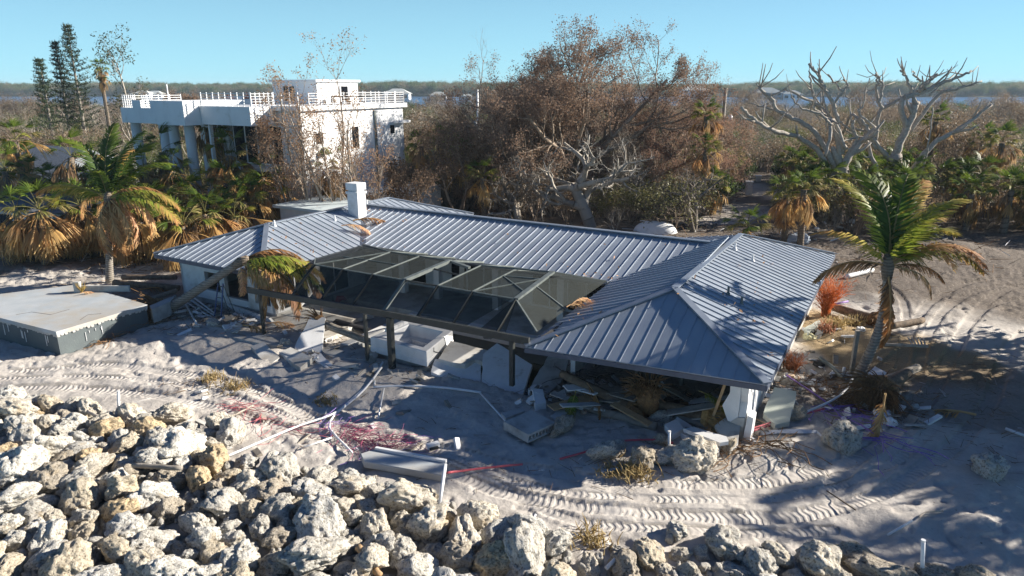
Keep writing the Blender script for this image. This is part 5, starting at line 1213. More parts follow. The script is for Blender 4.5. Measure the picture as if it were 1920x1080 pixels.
t = thing('power_cable', 'slack grey cable hanging across the big brown tree', 'cable', AT(1354, 228, 72)); a = Vector(t.location); b = AT(1140, 300, 66); pts = [Vector(((b.x - a.x) * s, (b.y - a.y) * s, (b.z - a.z) * s - 1.2 * math.sin(math.pi * s))) for s in [k / 10 for k in range(11)]]
mb = MB(); mb.tube(pts, .03, 5); mb.build('wire', M_PALEBAR, t)
# far houses on the other shore
def far_house(label, u, v, D, w, h, roofc, wallc, storeys=1, rot=0):
    p = AT(u, v, D); t = thing('far_house', label, 'house', (p.x, D, -.8), R(rot)); mb = MB(); mb.box(-w / 2, w / 2, -w / 3, w / 3, 0, h); mb.build('wall', wallc, t)
    mb = MB(); o = w * .06; mb.add([(-w / 2 - o, -w / 3 - o, h), (w / 2 + o, -w / 3 - o, h), (w / 2 + o, w / 3 + o, h), (-w / 2 - o, w / 3 + o, h), (-w / 5, 0, h + w * .2), (w / 5, 0, h + w * .2)], [(0, 1, 5, 4), (2, 3, 4, 5), (1, 2, 5), (3, 0, 4), (0, 3, 2, 1)]); mb.build('roof', roofc, t)
    for s in range(storeys):
        for k in range(4 if storeys > 1 else 3):
            n = 4 if storeys > 1 else 3; mb = MB(); x = -w / 2 + (k + .5) * w / n; z0 = s * h / storeys + h / storeys * .3; mb.box(x - w / n * .3, x + w / n * .3, -w / 3 - .12, -w / 3 - .02, z0, z0 + h / storeys * .45); mb.build('window', M_DWIN, t)
M_RP = simple('pale_roof', (.55, .57, .55), (.48, .5, .48), 1, .8); M_RG = simple('green_grey_roof', (.22, .26, .28), (.26, .30, .33), 1, .8)
for a in (('white far house with a broad pale roof left of the brown tree', 745, 166, 640, 22, 5, M_RP, M_WV, 1), ('low white far house near the tree fringe', 822, 168, 660, 15, 3.5, M_RP, M_WV, 1), ('small far house with a bright front at the tree fringe', 875, 172, 640, 9, 3, M_RP, M_WV, 1),
          ('three storey white far house with balconies right of the brown tree', 1300, 168, 560, 19, 8.5, M_RP, M_WV, 3), ('far house with blue grey roof across the water', 1438, 166, 620, 22, 6, M_RG, M_RG, 2), ('far house with steep blue grey roof across the water', 1483, 168, 620, 16, 5, M_RG, M_WV, 1), ('white far cottage on the far shore at the left', 268, 166, 760, 16, 4, M_RP, M_WV, 1), ('long white boathouse on the far shore at the left', 290, 166, 770, 18, 3, M_RP, M_WV, 1), ('small white shed on the far shore at the left', 252, 164, 780, 9, 3, M_RP, M_WV, 1), ('grey gabled house in the scrub right of the pines', 172, 176, 210, 9, 3.6, M_TILE, M_STUCCO, 1)):
    far_house(*a)
# ================================================================== TREES
A_SHRUB = dict(steps=[3, 3, 3, 2], wig=[.18, .25, .3, .35], up=[.05, .08, .08, .05], taper=[.6, .5, .5, .4], child=[5, 5, 4, 0], first=[.15, .2, .2, 0], ang=[.6, .65, .7, .7], ratio=[.75, .62, .55, .5], rr=[.6, .55, .5, .5])
A_TREE = dict(steps=[5, 5, 4, 3, 2], wig=[.10, .2, .26, .3, .35], up=[.02, .08, .08, .04, .0], taper=[.6, .5, .5, .5, .4], child=[6, 6, 5, 4, 0], first=[.3, .2, .2, .2, 0], ang=[.75, .7, .7, .8, .8], ratio=[.8, .62, .55, .5, .5], rr=[.62, .55, .5, .5, .5])
GREYB = ((.17, .15, .125), (.44, .39, .33)); BRNB = ((.12, .09, .07), (.30, .235, .18)); PALEB = ((.25, .22, .19), (.50, .45, .39))
def protos(kind, n, seed0):
    out = []
    for i in range(n):
        s = seed0 + i
        if kind == 'bare_shrub': w, l = tree_np(s, A_SHRUB, 2.1, .06, barkcol=GREYB, multi=5, sides=(4, 3, 3))
        elif kind == 'brown_shrub': w, l = tree_np(s, A_SHRUB, 2.0, .06, barkcol=BRNB, multi=5, leaf=(1, .13, .14, .2, .7), leafcol=[(.19, .13, .075), (.38, .28, .17)], sides=(4, 3, 3))
        elif kind == 'olive_shrub': w, l = tree_np(s, A_SHRUB, 1.9, .06, barkcol=BRNB, multi=5, leaf=(2, .15, .20, .1, .8), leafcol=[(.08, .09, .03), (.24, .22, .09)], sides=(4, 3, 3))
        elif kind == 'green_bush': w, l = tree_np(s, A_SHRUB, 1.7, .06, barkcol=BRNB, multi=5, leaf=(5, .19, .24, .0, .9), leafcol=[(.03, .06, .014), (.12, .17, .04)], sides=(4, 3, 3))
        elif kind == 'bare_tree': w, l = tree_np(s, A_TREE, 3.6, .16, barkcol=GREYB, multi=2, sides=(6, 4, 3))
        elif kind == 'brown_tree': w, l = tree_np(s, A_TREE, 3.4, .15, barkcol=BRNB, multi=2, leaf=(2, .15, .15, .2, .7), leafcol=[(.16, .11, .075), (.31, .235, .155)], sides=(6, 4, 3))
        out.append((to_mesh('trunk', w, M_TWIG), to_mesh('crown', l, M_LEAF) if l else None))
    return out
PROT = {'bare_shrub': protos('bare_shrub', 5, 200), 'brown_shrub': protos('brown_shrub', 5, 220), 'olive_shrub': protos('olive_shrub', 4, 240), 'green_bush': protos('green_bush', 4, 260), 'bare_tree': protos('bare_tree', 4, 280), 'brown_tree': protos('brown_tree', 3, 290)}
SABJ = [sabal_joined(300 + i, 16, 14) for i in range(3)]
def stump_mesh():
    mb = MB(); mb.tube([(0, 0, -1), (0, 0, 0)], [.28, .2], 7); me = bpy.data.meshes.new('trunk'); me.from_pydata([tuple(v) for v in mb.v], [], mb.f); me.materials.append(M_SABAL); return me
ST = stump_mesh()
KINDS_ = {'bare_shrub': ('leafless grey shrub in the storm stripped scrub', 'shrub', 'bare shrubs of the scrub behind the houses'), 'brown_shrub': ('brown shrub with withered leaves in the scrub', 'shrub', 'withered brown shrubs of the scrub'), 'olive_shrub': ('olive green shrub coming back into leaf in the scrub', 'shrub', 'olive green shrubs of the scrub'), 'green_bush': ('dense green bush among the dead scrub', 'bush', 'green bushes among the dead scrub'), 'bare_tree': ('leafless grey tree standing above the scrub', 'tree', 'bare trees of the scrub'), 'brown_tree': ('small tree with rusty dead leaves above the scrub', 'tree', 'rusty leaved trees of the scrub'), 'cabbage': ('distant cabbage palm rising from the scrub', 'palm tree', 'distant cabbage palms in the scrub')}
count = {}
def scrub(kind, x, y, s, rr):
    lab, cat, grp = KINDS_[kind]; z = gh(x, y) if y < 60 else 0.0
    t = thing({'cabbage': 'cabbage_palm', 'bare_tree': 'bare_tree', 'brown_tree': 'withered_tree', 'green_bush': 'green_bush'}.get(kind, 'shrub'), lab, cat, (x, y, z - .05), rr.uniform(0, 6.28), grp)
    if kind == 'cabbage':
        H = 3.6 * s; o = link_mesh('trunk', ST, t); o.location = (0, 0, H); o.scale = (1, 1, H); o = link_mesh('crown', SABJ[rr.randrange(3)], t); o.location = (0, 0, H); o.scale = (1.1,) * 3
    else:
        w, l = PROT[kind][rr.randrange(len(PROT[kind]))]; t.scale = (s * rr.uniform(.9, 1.2), s * rr.uniform(.9, 1.2), s * rr.uniform(.8, 1.1)); link_mesh('trunk', w, t)
        if l: link_mesh('crown', l, t)
    count[kind] = count.get(kind, 0) + 1
def blocked(x, y):
    p = x * BX + y * BY; q = x * AX + y * AY
    if -39.5 < p < -1.2 and 12 < q < 41: return True          # the wreck and its yard
    if -63 < p < -33 and 33 < q < 50.5: return True           # villa
    u, v = project((x, y, 0))
    if inpoly(u, v, [(-300, 1080), (-300, 440), (120, 440), (330, 470), (560, 440), (760, 400), (960, 420), (1090, 432), (1270, 440), (1290, 425), (1350, 400), (1385, 352), (1400, 330), (1440, 330), (1465, 350), (1450, 400), (1530, 442), (1700, 455), (1790, 440), (1990, 440), (2300, 470), (2300, 1080)]): return True
    if (x + 44) ** 2 + (y - 67) ** 2 < 60: return True
    return False
def forest():
    rr = random.Random(77); far = []
    y = 44.0
    while y < 262:
        step = 2.1 if y < 75 else 2.1 + (y - 75) * .022
        x = -.86 * y - 8
        while x < .86 * y + 10:
            X = x + rr.uniform(-.5, .5) * step; Y = y + rr.uniform(-.5, .5) * step; x += step
            if blocked(X, Y): continue
            u, v = project((X, Y, 1)); e = rr.random(); nz = float(fbm(X * .06, Y * .06, 71, 3)); nz2 = float(fbm(X * .09 + 9, Y * .09, 75, 3))
            # darker green and palms in the middle distance, straw and grey beyond
            k = 'bare_shrub'
            if nz > .57: k = 'brown_shrub' if e < .45 else ('brown_tree' if e < .6 else 'bare_shrub')
            elif nz < .42: k = 'olive_shrub' if e < .6 else ('green_bush' if e < .7 else 'bare_shrub')
            elif e < .18: k = 'brown_shrub'
            elif e < .36: k = 'olive_shrub'
            if nz2 > .62 and e > .7: k = 'green_bush'
            if 60 < Y < 110 and nz2 < .45 and e < .3: k = 'green_bush'
            if e > .93 and Y > 60: k = 'bare_tree'
            s = rr.uniform(.75, 1.25) * (1 + .35 * float(sstep(140, 240, Y)))
            if Y < 85 and (e > .84 or (nz2 > .52 and e > .62)) and (760 < u < 930 or u > 1280 or u < 250): k = 'cabbage'; s = rr.uniform(.7, 1.15)
            if 95 < Y < 180 and e > .985: k = 'cabbage'; s = 1.2
            lim = {'cabbage': 110, 'bare_tree': 60, 'brown_tree': 80, 'green_bush': 110, 'bare_shrub': 100, 'brown_shrub': 95, 'olive_shrub': 95}[k]
            if k == 'green_bush' and 1120 < u < 1340 and v > 330: k = 'bare_shrub'; s *= .6
            if 1380 < u < 1470 and v > 300 and Y < 75: s *= .5
            if Y > 115 or count.get(k, 0) >= lim or k not in KINDS_: far.append((k if k != 'cabbage' else 'green_bush', X, Y, s * 1.15))
            else: scrub(k, X, Y, s, rr)
        y += step * .9
    return far
FAR = forest()
def far_woods(name, label, pts, kinds):
    """scrub too distant to pick apart: one mass, instanced on points"""
    me = bpy.data.meshes.new(name); me.vertices.add(len(pts)); me.vertices.foreach_set('co', np.array([(p[1], p[2], p[4] if len(p) > 4 else -.1) for p in pts], np.float32).ravel())
    cols = bpy.data.collections.new(name + '_kinds'); names = []
    for k in kinds:
        for i, (w, l) in enumerate(PROT[k]):
            o = bpy.data.objects.new(f'{k}_shape', w if not l else None or w); cols.objects.link(o)
            if l:
                bm = bmesh.new(); bm.from_mesh(w); bm.from_mesh(l); m2 = bpy.data.meshes.new('both'); bm.to_mesh(m2); bm.free()
                # colours are kept by bmesh; leaves and twigs share the leaf material
                m2.materials.append(M_LEAF); o.data = m2
            names.append((k, o))
    order = sorted(names, key=lambda a: a[1].name); idx = []; rr = random.Random(5)
    for p in pts: c = [i for i, (k, o) in enumerate(order) if k == p[0]]; idx.append(rr.choice(c) if c else 0)
    a = me.attributes.new('pick', 'INT', 'POINT'); a.data.foreach_set('value', idx)
    a = me.attributes.new('size', 'FLOAT', 'POINT'); a.data.foreach_set('value', [p[3] for p in pts])
    a = me.attributes.new('turn', 'FLOAT', 'POINT'); a.data.foreach_set('value', [rr.uniform(0, 6.28) for p in pts])
    o = bpy.data.objects.new(name, me); col.objects.link(o); meta(o, label, 'woods', None, 'stuff')
    ng = bpy.data.node_groups.new(name, 'GeometryNodeTree'); ng.interface.new_socket('Geometry', in_out='INPUT', socket_type='NodeSocketGeometry'); ng.interface.new_socket('Geometry', in_out='OUTPUT', socket_type='NodeSocketGeometry')
    gi = ng.nodes.new('NodeGroupInput'); go = ng.nodes.new('NodeGroupOutput'); ci = ng.nodes.new('GeometryNodeCollectionInfo'); ci.inputs['Collection'].default_value = cols; ci.inputs['Separate Children'].default_value = True; ci.inputs['Reset Children'].default_value = True
    ip = ng.nodes.new('GeometryNodeInstanceOnPoints'); ip.inputs['Pick Instance'].default_value = True
    def attr(n, t): x = ng.nodes.new('GeometryNodeInputNamedAttribute'); x.data_type = t; x.inputs['Name'].default_value = n; return x.outputs['Attribute']
    cx = ng.nodes.new('ShaderNodeCombineXYZ'); ng.links.new(attr('turn', 'FLOAT'), cx.inputs[2])
    ng.links.new(gi.outputs[0], ip.inputs['Points']); ng.links.new(ci.outputs[0], ip.inputs['Instance']); ng.links.new(attr('pick', 'INT'), ip.inputs['Instance Index'])
    ng.links.new(cx.outputs[0], ip.inputs['Rotation']); ng.links.new(attr('size', 'FLOAT'), ip.inputs['Scale']); ng.links.new(ip.outputs[0], go.inputs[0])
    md = o.modifiers.new('scatter', 'NODES'); md.node_group = ng; return o
far_woods('distant_scrub', 'far off scrub of bare and brown bushes reaching to the lagoon', FAR, ['bare_shrub', 'brown_shrub', 'olive_shrub', 'green_bush', 'bare_tree', 'brown_tree'])
rr = random.Random(6); pts = []
for i in range(5200):
    x = rr.uniform(-720, 720); d = rr.random() ** 1.6; y = (845 if x < 150 else 810) + d * 300 + rr.uniform(-10, 10)
    if project((x, y, 0))[0] < -60 or project((x, y, 0))[0] > 1980: continue
    n_ = float(vn(x * .012, y * .012, 91)); pts.append((rr.choice(['olive_shrub', 'green_bush', 'green_bush', 'brown_shrub', 'olive_shrub']), x, y, rr.uniform(2.2, 4.0) * (1 + .5 * (n_ - .5)), .6 + d * 3))
far_woods('far_shore_woods', 'dark green woods along the far shore of the lagoon', pts, ['olive_shrub', 'green_bush', 'brown_shrub'])

# ------------------------------------------------------------------ the big trees
def big_tree(name, label, loc, seed, A, H, r0, leaf=None, leafcol=None, bark=GREYB, multi=1, lean=(0, 0), scale=1.0, rot=0.0, sides=(9, 6, 4), mleaf=None, group=None):
    w, l = tree_np(seed, A, H, r0, lean, leaf, leafcol, bark, multi, sides); t = thing(name, label, 'tree', loc, rot, group); t.scale = (scale,) * 3
    link_mesh('trunk', to_mesh('trunk', w, M_TWIG, True), t)
    if l: link_mesh('crown', to_mesh('crown', l, mleaf or M_DEAD), t)
    return t
A_BIG = dict(steps=[4, 7, 6, 5, 4, 3], wig=[.10, .13, .17, .2, .22, .25], up=[.02, .04, .07, .10, .12, .12], taper=[.75, .45, .45, .45, .5, .4], child=[9, 8, 7, 6, 4, 0], first=[.35, .2, .15, .15, .2, 0], ang=[1.0, .7, .6, .55, .5, .5], ratio=[1.9, .55, .55, .55, .55, .5], rr=[.62, .55, .5, .5, .55, .5], leafy=True)
g = G(1120, 412)
big_tree('withered_tree', 'huge spreading tree with rusty brown dead foliage rising above the horizon', (g.x, 62, 0), 3, A_BIG, 4.6, .5, leaf=(2, .115, .14, .1, .45), leafcol=[(.13, .085, .065), (.30, .205, .14)], bark=((.15, .115, .09), (.42, .33, .25)), multi=2, scale=1.42)
big_tree('withered_tree', 'second rusty tree crown merging with the huge one on its left side', (g.x - 5.5, 66, 0), 12, A_BIG, 4.0, .42, leaf=(2, .115, .14, .1, .42), leafcol=[(.12, .085, .07), (.29, .21, .15)], bark=((.15, .115, .09), (.42, .33, .25)), multi=2, scale=1.12)
big_tree('withered_tree', 'third rusty tree crown on the right flank of the huge one', (g.x + 7.5, 68, 0), 19, A_BIG, 3.9, .42, leaf=(2, .11, .14, .1, .28), leafcol=[(.18, .11, .09), (.36, .23, .15)], bark=((.15, .115, .09), (.42, .33, .25)), multi=2, scale=1.12)
A_OAK = dict(steps=[4, 7, 6, 5, 3], wig=[.12, .3, .34, .34, .3], up=[.0, .03, .05, .05, .0], taper=[.8, .4, .4, .4, .4], child=[7, 6, 5, 4, 0], first=[.3, .2, .15, .2, 0], ang=[1.15, .85, .8, .8, .7], ratio=[1.9, .55, .52, .5, .5], rr=[.7, .6, .55, .5, .5])
g = G(1108, 428); big_tree('gnarled_oak', 'gnarled leafless tree with pale twisting limbs behind the main roof', g, 33, A_OAK, 3.3, .5, bark=((.20, .18, .155), (.46, .42, .36)), multi=1, scale=1.0)
g = G(1302, 436); big_tree('gnarled_oak', 'small dark leafless tree with a forked trunk behind the right roof', g, 41, A_OAK, 2.5, .32, bark=((.10, .085, .07), (.26, .23, .19)), multi=2, scale=1.0)
g = G(975, 420); big_tree('gnarled_oak', 'low leafless tree left of the gnarled one with grey limbs', (g.x, 56, 0), 47, A_OAK, 2.5, .34, bark=GREYB, multi=2, scale=1.0)
g = G(880, 400); big_tree('withered_tree', 'bushy brown withered tree beside the pale villa wall', (-4.5, 57, 0), 52, A_TREE, 4.4, .2, leaf=(3, .17, .2, .3, .8), leafcol=[(.10, .065, .045), (.22, .155, .10)], bark=BRNB, multi=3)
big_tree('withered_tree', 'dark brown withered bush right of the villa wall foot', (-7.6, 54.5, 0), 53, A_TREE, 3.4, .18, leaf=(3, .17, .2, .3, .8), leafcol=[(.08, .055, .04), (.18, .125, .085)], bark=BRNB, multi=3)
# tall thin trees in front of the villa
A_TALL = dict(steps=[9, 6, 4, 3], wig=[.06, .14, .22, .25], up=[.05, .16, .12, .08], taper=[.3, .4, .4, .4], child=[13, 6, 4, 0], first=[.12, .15, .2, 0], ang=[.55, .55, .6, .6], ratio=[.33, .5, .5, .5], rr=[.55, .5, .5, .5], leafy=True)
def AX_(u, v0, D): p = AT(u, v0, D); return p
for u, top, D, s, lab, keep in ((575, 150, 49.5, 61, 'tall withered tree covering the left end of the villa side wall', .6), (612, 118, 50.5, 62, 'tallest thin withered tree before the villa stair tower', .5), (640, 200, 49.5, 63, 'slender brown tree before the middle of the villa side wall', .6), (545, 215, 49, 64, 'bushy brown tree at the villa corner windows', .7), (690, 270, 50.5, 65, 'low brown tree at the foot of the villa side wall', .6)):
    p = AT(u, top, D); big_tree('withered_tree', lab, (p.x, D, 0), s, A_TALL, p.z * .86, .16, leaf=(2, .13, .16, .1, keep * (1.0 if u < 650 else .6)), leafcol=[(.20, .12, .075), (.38, .25, .15)], bark=((.18, .14, .11), (.46, .38, .30)), multi=2)
p = AT(225, 108, 88); big_tree('thin_tree', 'tall thin open crowned tree left of the villa', (p.x, 88, 0), 71, A_TALL, p.z * .95, .22, leaf=(3, .26, .3, .1, .45), leafcol=[(.05, .06, .035), (.11, .12, .06)], bark=GREYB, multi=1)
p = AT(887, 92, 70); big_tree('thin_tree', 'spindly bare tree poking above the horizon left of the huge tree', (p.x, 70, 0), 74, A_TALL, p.z * .95, .10, bark=GREYB, multi=1)
p = AT(450, 150, 110); big_tree('withered_tree', 'round reddish withered crown above the villa terrace', (p.x, 110, 0), 75, A_BIG, 3.6, .5, leaf=(3, .26, .3, .1, .6), leafcol=[(.13, .06, .05), (.22, .12, .09)], bark=BRNB, multi=2, scale=.86)
p = AT(330, 160, 130); big_tree('withered_tree', 'pale brown withered crown left of the round reddish one', (p.x, 130, 0), 76, A_BIG, 3.6, .5, leaf=(2, .28, .3, .1, .4), leafcol=[(.16, .10, .07), (.26, .18, .12)], bark=BRNB, multi=2, scale=.9)
# norfolk pines
def norfolk(label, u, top, D, seed, w=1.0):
    p = AT(u, top, D); H = p.z; rr = random.Random(seed); t = thing('norfolk_pine', label, 'tree', (p.x, D, 0), 0, 'tiered pines left of the villa')
    mb = MB(); mb.tube([(0, 0, 0), (0, 0, H * .5), (.1, 0, H)], [.28, .2, .04], 8); mb.build('trunk', M_OAK, t)
    P = []; S = []
    z = H * .16
    while z < H * .985:
        f = 1 - z / H; L = (.55 + 3.1 * f ** .75) * w
        for k in range(6):
            a = k * 1.05 + z * 2 + rr.uniform(-.3, .3)
            if rr.random() < .14: continue
            n = 7; l2 = L * rr.uniform(.65, 1.1); prev = Vector((0, 0, z))
            for i in range(1, n + 1):
                s = i / n; q = Vector((math.cos(a) * l2 * s, math.sin(a) * l2 * s, z + .30 * l2 * s * s + .05)); S.append((*prev, *q, .035, .02)); prev = q
                if s > .25:
                    for j in range(7): P.append(tuple(q + Vector((rr.gauss(0, .13), rr.gauss(0, .13), rr.gauss(.03, .08)))))
        z += .55 + .35 * f
    v, f_ = frusta(S, 3); rs = np.random.RandomState(seed); lv, lf = leaf_quads(rs, P, .34, -.5, .28); c = rs.rand(len(P), 1); cc = np.array([.02, .038, .015]) * (1 - c) + np.array([.06, .085, .035]) * c
    link_mesh('crown', to_mesh('crown', join_np([(v, [f_], np.tile([.07, .06, .05], (len(v), 1))), (lv, [lf], np.repeat(cc, 4, axis=0))]), M_LEAF), t)
norfolk('tallest tiered pine against the sky at the left', 124, 45, 108, 1); norfolk('slimmer tiered pine just left of the tallest', 101, 74, 108, 2, .62); norfolk('short tiered pine standing apart at the left', 72, 110, 104, 3, .72)
p = AT(187, 128, 125); t = thing('dead_palm', 'small storm beaten palm right of the tiered pines', 'palm tree', (p.x, 125, 0)); mb = MB(); mb.tube([(0, 0, 0), (0, 0, p.z)], [.35, .28], 8); mb.build('trunk', M_SABAL, t)
o = link_mesh('crown', SABJ[1], t); o.location = (0, 0, p.z); o.scale = (1.1,) * 3
o = link_mesh('crown', SABJ[2], t); o.location = (0, 0, p.z - 1.4); o.scale = (.8, .8, 1.2)

# the bare banyan: pale pruned limbs, each limb from picture points with its own depth
def limb(mb, pts, r0, r1, D):
    P = [AT(u, v, d if d else D) for u, v, d in pts]; Q = []
    L = smooth_line(np.array([tuple(p) for p in P]), 5 * len(P)); n = len(L)
    L = L + np.stack([(vn(np.arange(n) * .9, np.arange(n) * 0 + pts[0][0], 3) - .5), (vn(np.arange(n) * .9, np.arange(n) * 0 + pts[0][1], 4) - .5), (vn(np.arange(n) * .9, np.arange(n) * 0 + 7, 5) - .5)], 1) * .22
    return L, [r0 + (r1 - r0) * i / (n - 1) for i in range(n)]
def banyan(name, label, base, limbs, roots, seed):
    base = Vector(base); t = thing(name, label, 'tree', base); mb = MB(); rr = random.Random(seed)
    def put(L, r, n=9): mb.tube([Vector(x) - base for x in L], r, n)
    for pts, r0, r1 in limbs:
        k_ = .85 if r0 > .7 else .62; r0 *= k_; r1 *= k_
        L, r = limb(mb, pts, r0, r1, base.y); put(L, r)
        # side stubs
        for k in range(max(2, len(L) // 4)):
            i = rr.randrange(len(L) // 3, len(L) - 1); p = Vector(L[i]); d = (Vector(L[i + 1]) - p).normalized(); x = Vector((rr.gauss(0, 1), rr.gauss(0, 1), rr.gauss(.6, .8))).normalized(); q = p + (d * .5 + x).normalized() * rr.uniform(.5, 1.5); q2 = q + (d * .4 + x + Vector((0, 0, .6))).normalized() * rr.uniform(.3, 1.0)
            put([p, q, q2], [r[i] * .6, r[i] * .45, r[i] * .28], 6)
    mb.build('limbs', M_BONE, t, smooth=True)
    mb = MB()
    for _ in range(roots):
        a = rr.uniform(0, 6.28); d = rr.uniform(.2, 2.6); x = math.cos(a) * d; y = math.sin(a) * d * .8; z1 = rr.uniform(2.0, 4.6) * (1 - d * .12); mb.tube([(x, y, z1), (x + rr.uniform(-.15, .15), y, z1 * .5), (x + rr.uniform(-.3, .3), y, -.1 if rr.random() < .6 else z1 * .2)], [.07, .05, rr.uniform(.02, .08)], 5)
    mb.build('aerial_roots', M_OAK, t); return t
g1 = G(1572, 412)
D1 = g1.y
LB_ = [([(1570, 415, 0), (1572, 360, 0), (1578, 310, 0)], .95, .7), ([(1578, 320, 0), (1600, 280, 0), (1640, 240, 0)], .6, .3), ([(1560, 330, 0), (1535, 285, 0), (1500, 258, 0), (1450, 244, D1 - 2), (1415, 225, D1 - 2.5), (1388, 202, D1 - 3)], .38, .17),
       ([(1565, 315, 0), (1530, 250, 0), (1495, 225, 0), (1455, 205, 0), (1447, 185, 0), (1430, 172, 0), (1422, 164, 0)], .36, .13), ([(1500, 228, 0), (1450, 205, D1 + 1), (1405, 193, D1 + 2)], .2, .07), ([(1575, 300, 0), (1568, 250, 0), (1555, 222, 0), (1540, 200, D1 + 1), (1500, 180, 0), (1472, 168, 0)], .34, .12),
       ([(1580, 290, 0), (1570, 225, 0), (1562, 195, 0), (1545, 165, 0), (1535, 143, 0), (1516, 121, 0)], .34, .15), ([(1562, 196, 0), (1580, 172, 0), (1588, 160, 0), (1582, 148, 0)], .2, .1), ([(1545, 215, D1 + 2), (1527, 185, D1 + 2), (1521, 160, D1 + 2), (1518, 140, D1 + 2)], .2, .1),
       ([(1580, 172, 0), (1566, 155, 0), (1552, 139, 0)], .15, .09), ([(1560, 235, D1 - 2), (1540, 215, D1 - 2), (1500, 200, D1 - 2), (1482, 180, D1 - 2)], .2, .08), ([(1585, 280, D1 - 1), (1562, 225, D1 - 1), (1555, 260, D1 - 2), (1548, 292, D1 - 2)], .3, .18), ([(1590, 290, 0), (1605, 262, 0), (1597, 236, 0), (1604, 222, 0)], .28, .12)]
banyan('bare_banyan', 'bare pruned banyan with pale twisting limbs behind the right palm', g1, LB_, 46, 3)
g2 = G(1672, 402); D2 = g2.y
LB2 = [([(1672, 405, 0), (1670, 350, 0), (1675, 290, 0)], 1.0, .75), ([(1675, 300, 0), (1700, 240, 0), (1718, 200, 0), (1722, 192, 0)], .6, .25), ([(1668, 300, 0), (1640, 265, 0), (1625, 240, 0), (1612, 218, 0)], .38, .22), ([(1700, 245, 0), (1690, 190, 0), (1730, 172, 0), (1760, 158, 0), (1790, 148, 0), (1822, 134, 0)], .4, .13),
       ([(1640, 265, D2 + 2), (1650, 210, D2 + 2), (1680, 190, D2 + 2), (1712, 175, D2 + 2), (1740, 150, D2 + 2), (1755, 140, D2 + 2)], .3, .1), ([(1655, 205, 0), (1645, 180, 0), (1644, 150, 0), (1642, 135, 0)], .22, .1), ([(1650, 195, D2 - 1), (1655, 165, D2 - 1), (1650, 148, D2 - 1), (1642, 136, D2 - 1)], .2, .1),
       ([(1720, 200, 0), (1707, 165, 0), (1700, 146, 0), (1688, 131, 0)], .24, .12), ([(1722, 170, 0), (1745, 150, 0), (1757, 138, 0)], .2, .12), ([(1728, 152, 0), (1718, 145, 0), (1712, 133, 0)], .15, .09), ([(1700, 250, D2 + 1), (1760, 178, D2 + 1), (1800, 165, D2 + 1), (1844, 151, D2 + 1)], .3, .1),
       ([(1700, 330, D2 - 1), (1750, 270, D2 - 1), (1800, 240, D2 - 1), (1862, 195, D2 - 1)], .42, .18), ([(1640, 240, D2 - 2), (1610, 210, D2 - 2), (1618, 195, D2 - 2), (1630, 145, D2 - 2)], .18, .06), ([(1720, 345, D2 - 2), (1738, 285, D2 - 2), (1750, 200, D2 - 2)], .14, .08), ([(1640, 280, 0), (1600, 215, D2 + 1), (1580, 250, D2 + 3)], .25, .2), ([(1742, 180, 0), (1770, 150, 0), (1778, 135, 0)], .14, .06), ([(1650, 330, D2 - 2), (1630, 280, D2 - 2), (1620, 250, D2 - 2)], .3, .2)]
banyan('bare_banyan', 'second bare banyan with a stout grey trunk and limbs reaching right', g2, LB2, 40, 5)
for u, v, D, lab in ((1508, 352, 47, 'short dark cabbage palm under the banyan limbs'), (1475, 362, 49, 'low cabbage palm beside the drive'), (1325, 215, 64, 'green cabbage palm left of the transformer pole'), (1322, 278, 60, 'second green cabbage palm below the transformer'), (1755, 225, 66, 'green cabbage palm behind the banyan branches'), (1880, 265, 60, 'dark cabbage palm near the right edge'), (1845, 262, 64, 'yellow green cabbage palm beside the dark one at the right'), (790, 270, 60, 'dark cabbage palm right of the villa'), (835, 262, 64, 'second dark cabbage palm right of the villa'), (870, 285, 60, 'cabbage palm with orange skirt behind the main roof'), (905, 330, 56, 'low cabbage palm with ragged skirt behind the main roof'), (1400, 425, 45, 'young pale green palm behind the right roof')):
    sabal(u, v, D, lab, green=18, dead=20, scale=1.15, seed=int(u), lean=.2, group='cabbage palms behind the wrecked house')

# low trees standing just outside the picture on the right, shading the dark soil
for x, y, s_, k in ((26.5, 21.4, 2.1, 0), (29.5, 23.2, 2.4, 1), (33, 22.0, 2.6, 2), (30, 26, 2.2, 3)): w, l = PROT['green_bush'][k]; t = thing('green_bush', ['leafy bush at the right edge nearest the tracks', 'leafy bush at the right edge behind the nearest one', 'tallest leafy bush beyond the right edge', 'leafy bush beside the palms at the right edge'][k], 'bush', (x, y, 0), k, 'bushes at the right edge'); t.scale = (s_,) * 3; link_mesh('trunk', w, t); link_mesh('crown', l, t)
# ================================================================== DEBRIS
def pipe(label, pts, r=.04, mat=None, cat='pipe', name='white_pipe', group=None, lift=.03, n=7):
    """pts: picture points with height above the ground"""
    P = []
    for u, v, z in pts:
        g = GP(u, v); P.append(Vector((*(G(u, v, g.z + z).xy), 0)) + Vector((0, 0, g.z + z + lift)))
    L = smooth_line(np.array([tuple(p) for p in P]), 6 * len(P)) if len(P) > 2 else np.array([tuple(P[0]), tuple(P[1])])
    mb = MB(); c = Vector(L[0]); mb.tube([Vector(p) - c for p in L], r, n); o = mb.build(name, mat or M_PVC, smooth=True); o.location = c; return meta(o, label, cat, group)
pipe('long white pipe running from the rocks towards the broken slabs', [(424, 858, .15), (500, 825, .1), (560, 800, .05), (625, 777, .05), (660, 750, .04), (700, 712, .05), (718, 680, .1)])
pipe('white pipe curling down past the pink netting', [(716, 690, .05), (680, 735, .03), (628, 780, .03), (618, 800, .03), (626, 815, .05), (660, 850, .1)])
pipe('long white pipe lying level across the shaded sand', [(700, 727, .03), (760, 725, .03), (830, 728, .03), (902, 737, .03)], .05)
pipe('thin white pipe angled off the end of the level one', [(900, 738, .03), (948, 791, .03)], .035)
